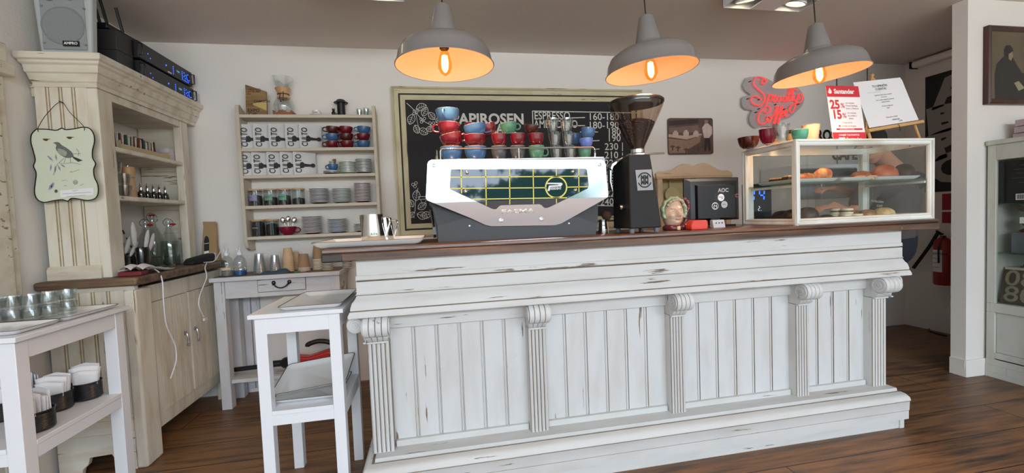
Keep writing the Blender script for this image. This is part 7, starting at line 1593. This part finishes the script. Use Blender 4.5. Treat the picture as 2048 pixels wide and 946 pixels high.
# swing-top bottles on the worktop
def swing(x, y, z, R, H, fill, lab, stopper=0):
    o = thing('swing_top_bottle', lab, 'bottle', (x, y, z), 0)
    b = MB(); b.open_lathe([(0, .002), (R*.94, .001), (R, .006), (R*.98, H*.50), (R*.80, H*.64), (R*.38, H*.80), (R*.28, H*.90), (R*.31, H)], seg=30); b.build('bottle_glass', M_glass, o)
    if fill: b = MB(); b.lathe([(0, .005), (R*.93, .005), (R*.93, H*fill), (0, H*fill)], seg=28); b.build('water', glass('still_water', (214, 226, 222), .06), o)
    b = MB(); b.tube(sweep([(-R*.33, 0, H*.90), (-R*.6, 0, H*.98), (-R*.1, -.01, H*1.06), (R*.5, -.012, H*1.02), (R*.72, -.012, H*.92), (R*.33, 0, H*.88)], 5), .0016, 6); b.build('wire_bail', M_steeld, o)
    b = MB(); sp_ = ((R*.62, -.012, H*.93), (R*.62, -.012, H*.93), (0, 0, H+.004))[stopper]; b.sphere(sp_, R*.30, 12, sc=(1.1, 1.1, .5)); b.build('red_stopper', plain('red_rubber', (180, 34, 44), .5), o); return o
swing(-1.665, ys(342, -1.665), CZ0, .052, .285, .56, 'clear swing-top water bottle nearest the front, half full, with a red stopper')
swing(-1.745, ys(296, -1.745), CZ0, .052, .285, .0, 'clear swing-top bottle with red stopper, left of three', 0)
swing(-1.805, 3.21, CZ0, .054, .325, .0, 'tallest clear swing-top bottle with a red cap, behind the other two', 2)
# cutlery and jars
def spatula_pot(x, y, R, H, n, lab, mat, striped=False):
    o = thing('utensil_jar', lab, 'jar', (x, y, CZ0), 0)
    b = MB(); b.open_lathe([(0, .002), (R, .001), (R, H*.8), (R*.9, H), (R*.87, H), (R*.96, H*.78), (R*.96, .004), (0, .004)], seg=22); b.build('glass_jar', mat, o); return o
M_pw = plain('porcelain_white', (226, 224, 222), .25, coat=.3)
spatula_pot(-1.70, ys(240, -1.70), .045, .10, 5, 'dark glass jar holding white-handled knives on the cabinet worktop, left', M_dk)
spatula_pot(-1.67, ys(283, -1.67), .042, .135, 5, 'dark glass jar with metal utensils in the middle of the cabinet worktop', M_dk)
for k, (x, y, lx, ly, L_) in enumerate(((-1.72, ys(228, -1.72), -.1, .10, .20), (-1.71, ys(232, -1.71), .05, .40, .21), (-1.69, ys(238, -1.69), .10, .62, .215), (-1.70, ys(226, -1.70), -.05, -.2, .20), (-1.69, ys(243, -1.69), .15, .95, .20), (-1.66, ys(273, -1.66), 0, -.05, .27), (-1.66, ys(284, -1.66), .1, .35, .23), (-1.67, ys(290, -1.67), .05, .6, .22))):
    b = MB(); b.tube([(0, 0, 0), (0, 0, L_*.45)], .004, 6, 1); b.sphere((0, 0, L_*.74), L_*.27, 14, sc=(.16, .26, 1)); o = b.build('table_knife', [M_pw, M_steel], loc=(x, y, CZ0+.012)); o.rotation_euler = (-ly*.7, lx*.5, 0); tag(o, 'white-handled knife standing in a %s jar on the cabinet worktop' % ('left' if k < 5 else 'middle'), 'knife', 'white-handled knives in the %s jar' % ('left' if k < 5 else 'middle'))
for k in range(3):
    b = MB(); n_s = 10
    for j in range(n_s): b.lathe([(.004, j*.025), (.004, (j+1)*.025)], seg=8, mat=j % 2)
    o = b.build('striped_straw', [M_pw, M_black], loc=(-1.80+.02*k, ys(252, -1.79)+.03*k, CZ0+.05), weld=False); o.rotation_euler = (-.1+.15*k, -.25, 0); tag(o, 'black and white striped paper straw behind the utensil jars', 'straw', 'striped straws behind the utensil jars')
b = MB(); b.box(-.06, -.05, 0, .06, .05, .10); o = b.build('straw_box', M_blackm, loc=(-1.79, ys(255, -1.79), CZ0), bevel=.003); tag(o, 'black box holding striped straws on the cabinet worktop', 'box')
for k in range(3):
    b = MB(); b.lathe([(0, 0), (.030, 0), (.046, .006), (.044, .009), (.028, .004), (0, .004)], seg=24); o = b.build('small_dish', M_pw, loc=(-1.63+.003*k, ys(230, -1.63)+.004*k, CZ0+.0095*k)); tag(o, 'small white dish stacked at the near end of the cabinet worktop', 'dish', 'small white dishes on the cabinet worktop')
b = MB(); b.box(-.05, -.035, 0, .05, .035, .022); o = b.build('red_tin', plain('dark_red_tin', (120, 26, 34), .45), loc=(-1.535, 2.545, CZ0), rz=.1, bevel=.003); tag(o, 'dark red flat tin under the folded papers on the cabinet worktop', 'tin')
for k, (x, y, rz_, zz) in enumerate(((-1.528, 2.575, .15, .0235), (-1.53, 2.71, -.2, .030), (-1.560, 2.86, .5, .0235))):
    n = 8; b = MB(); w_, d_ = .10, .16; vs = []
    for t_ in (0, 1):
        for j in range(n+1):
            for i in range(n+1): u, v = i/n, j/n; vs.append(((u-.5)*w_, (v-.5)*d_, (.018*abs(math.sin(u*PI*2+k))+.010*math.sin(v*4+k)+.010)*(1) + (.001 if t_ else 0)))
    m = (n+1)**2; b.add(vs, [(t_*m+j*(n+1)+i, t_*m+j*(n+1)+i+1, t_*m+(j+1)*(n+1)+i+1, t_*m+(j+1)*(n+1)+i) for t_ in (0, 1) for j in range(n) for i in range(n)])
    zmin = min(v.z for v in b.v); b.v = [Vector((v.x, v.y, v.z-zmin)) for v in b.v]
    o = b.build('folded_paper', M_paper, loc=(x, y, CZ0+(.0225 if k == 0 else .0)), rz=rz_, weld=False, sharp=70); tag(o, 'crumpled white folded paper on the cabinet worktop, %s of three' % ('nearest the end', 'middle one', 'farthest')[k], 'paper')
b = MB(); b.prism([(-.13, 0), (.10, 0), (.13, .03), (.12, .058), (-.10, .040), (-.13, .02)], -.030, .030, 'y'); o = b.build('label_printer', M_blackm, loc=(-1.535, 3.20, CZ0), rz=1.50, bevel=.008); tag(o, 'long black device with a white end lying on the cabinet worktop before the bottles', 'device')
b = MB(); b.box(.118, -.030, .012, .146, .030, .060); b.build('white_end', M_pw, o, bevel=.010, seg=3)
# kraft bag
kb_ = thing('kraft_coffee_bag', 'tall folded kraft paper bag with black label leaning in the corner behind the cabinet', 'bag', (-1.540, 3.365, CZ0), 0)
b = MB(); b.prism([(-.055, 0), (.055, 0), (.042, .10), (.048, .27), (-.034, .275), (-.050, .10)], -.022, .030, 'y'); b.v = [Vector((v.x, v.y*(1-v.z*2.9), v.z)) for v in b.v]; b.build('bag_body', M_kraft, kb_, bevel=.004)
b = MB(); b.prism([(-.036, .255), (.049, .252), (.048, .275), (-.034, .279)], -.0100, -.0075, 'y'); b.build('folded_top', M_kraft, kb_)
b = MB(); yy = -.0235; b.add([(x, yy*(1-z*2.9)-.0012, z) for x, z in ((-.036, .055), (-.004, .060), (-.001, .150), (-.008, .172), (-.018, .180), (-.028, .168), (-.034, .145))], [tuple(range(7))]); bl_ = b.build('black_label', M_ink, kb_, weld=False)
b = MB(); b.add([(x, yy*(1-z*2.9)-.002, z) for x, z in ((-.035, .050), (-.006, .055), (-.005, .075), (-.035, .070))], [(0, 1, 2, 3)]); b.add([(x, yy*(1-z*2.9)-.002, z) for x, z in ((-.034, .122), (-.003, .126), (-.003, .129), (-.034, .125))], [(0, 1, 2, 3)]); b.build('label_print', M_cardw, bl_, weld=False)
# white cords
def cord(pts, lab, r=.0032, end=False):
    b = MB(); b.tube(sweep(pts, 8), r, 8); o = b.build('charging_cable', M_white); tag(o, lab, 'cable')
    return o
E_ = lambda px, py, X: at(px, py, X=X)
cord([E_(300, 541, -1.54)+Vector((0, 0, .02)), E_(318, 545, -1.47), E_(325, 565, -1.437), E_(327, 600, -1.437), E_(333, 650, -1.440), E_(350, 690, -1.440), E_(352, 722, -1.440), E_(341, 757, -1.440)], 'thin white cord hanging over the left cabinet door from the folded papers')
o = cord([(-1.545, 3.20, CZ0+.02), (-1.50, 3.18, CZ0+.004), (-1.468, 3.14, CZ0+.004), E_(410, 536, -1.440), E_(413, 555, -1.437), E_(400, 590, -1.440), E_(398, 612, -1.440), E_(408, 634, -1.440)], 'thin white cord hanging over the right cabinet door, ending in a plug')
pl_ = E_(411, 638, -1.440); b = MB(); b.box(pl_.x-.006, pl_.y-.02, pl_.z-.008, pl_.x+.006, pl_.y+.012, pl_.z+.008); b.tube([(pl_.x, pl_.y+.012, pl_.z), (pl_.x, pl_.y+.03, pl_.z-.004)], .002, 6); b.build('plug', M_white, o, bevel=.002)
cord([(-1.50, 3.19, CZ0+.0045), (-1.47, 3.24, CZ0+.006), (-1.462, 3.30, CZ0+.05), (-1.455, 3.37, CZ0+.12)], 'short white cord rising from the cabinet worktop to the wall behind the pump bottles')

# ================================================================== LEFT STAND: TRAYS, GLASSES, NAPKIN TINS
GZ = .8666
M_tb = plain('tray_beige', (214, 204, 188), .35)
tray('serving_tray', -1.80, -1.405, 1.730, 1.925, GZ, .016, .022, 'pale serving tray on the glass stand, nearer the camera')
tray('serving_tray', -1.80, -1.400, 1.935, 2.225, GZ, .016, .022, 'pale serving tray with the drinking glasses, on the stand at the left edge')
GG = 'drinking glasses stacked on the left stand'
for r_ in range(2):
    for j, (px, y) in enumerate(((150, 2.12), (112, 2.06), (76, 2.02), (38, 1.99), (6, 1.97))):
        x = at(px-15, 622, Y=y).x
        tumbler(.0355, .029, .050, (x, y, GZ+.0035+r_*.0510), 'drinking glass on the left stand, %s layer, %s from the cabinet side' % (('lower', 'upper')[r_], ('first', 'second', 'third', 'fourth', 'fifth')[j]), GG)
M_tin = plain('dark_ribbed_tin', (72, 72, 74), .35, .8, vary=.2, scale=24)
SHZ2 = .4856
def napkin_tin(x, y, rz_, lab):
    o = thing('napkin_tin', lab, 'tin', (x, y, SHZ2), rz_)
    b = MB(); pr_ = [(0, .001), (.046, .001), (.050, .006)]
    for k in range(9): pr_ += [(.0505, .012+k*.006), (.0488, .015+k*.006)]
    pr_ += [(.0505, .070), (.052, .074), (.049, .075), (.048, .070), (.047, .006), (0, .005)]
    b.open_lathe(pr_, seg=32); b.build('tin_can', M_tin, o)
    for k in range(5):
        b = MB(); w_ = .040-.002*abs(k-2); yy = -.026+.013*k; h_ = .135+.012*math.sin(k*2.1+x*9); vs = []
        n = 6
        for j in range(n+1):
            v = j/n
            for i in range(n+1): u = i/n; vs.append(((u-.5)*2*w_*(.80+.45*v), yy+.010*math.sin(u*PI)*(1-v)-.004*v*math.sin(3*u+k)-.012*v, .008+v*h_*(1-.16*abs(u-.35-.1*k*.3))))
        b.add(vs, [(j*(n+1)+i, j*(n+1)+i+1, (j+1)*(n+1)+i+1, (j+1)*(n+1)+i) for j in range(n) for i in range(n)]); q = b.build('paper_napkin', M_paper, o, sharp=70); so = q.modifiers.new('thickness', 'SOLIDIFY'); so.thickness = .003; so.offset = 0
    return o
for px, py, rz_, lab in ((176, 800, .5, 'napkin tin at the back right corner of the left stand\'s shelf'), (116, 826, .2, 'napkin tin in the middle of the left stand\'s shelf'), (76, 868, -.2, 'napkin tin with a long drooping napkin at the stand\'s right front'), (8, 846, .3, 'napkin tin at the far left of the stand\'s shelf'), (60, 800, -.5, 'napkin tin half hidden in the back row of the left stand\'s shelf')):
    p = at(px, py, Z=SHZ2); y = min(p.y+.045, 2.165); x = at(px, py, Y=y).x if y < p.y+.045 else p.x*(y/p.y); x = min(max(x, -1.80), -1.468); napkin_tin(x, y, rz_, lab)
# trays leaning on the lower shelf of the middle stand
tray('serving_tray', -.705, -.425, 1.94, 2.235, .4456, .020, .028, 'white serving tray lying flat on the lower shelf of the middle stand')
tray('serving_tray', -.715, -.400, 1.955, 2.230, .5050, .020, .030, 'white serving tray tipped up inside the shelf of the middle stand', rot=(.17, -.10, 0))
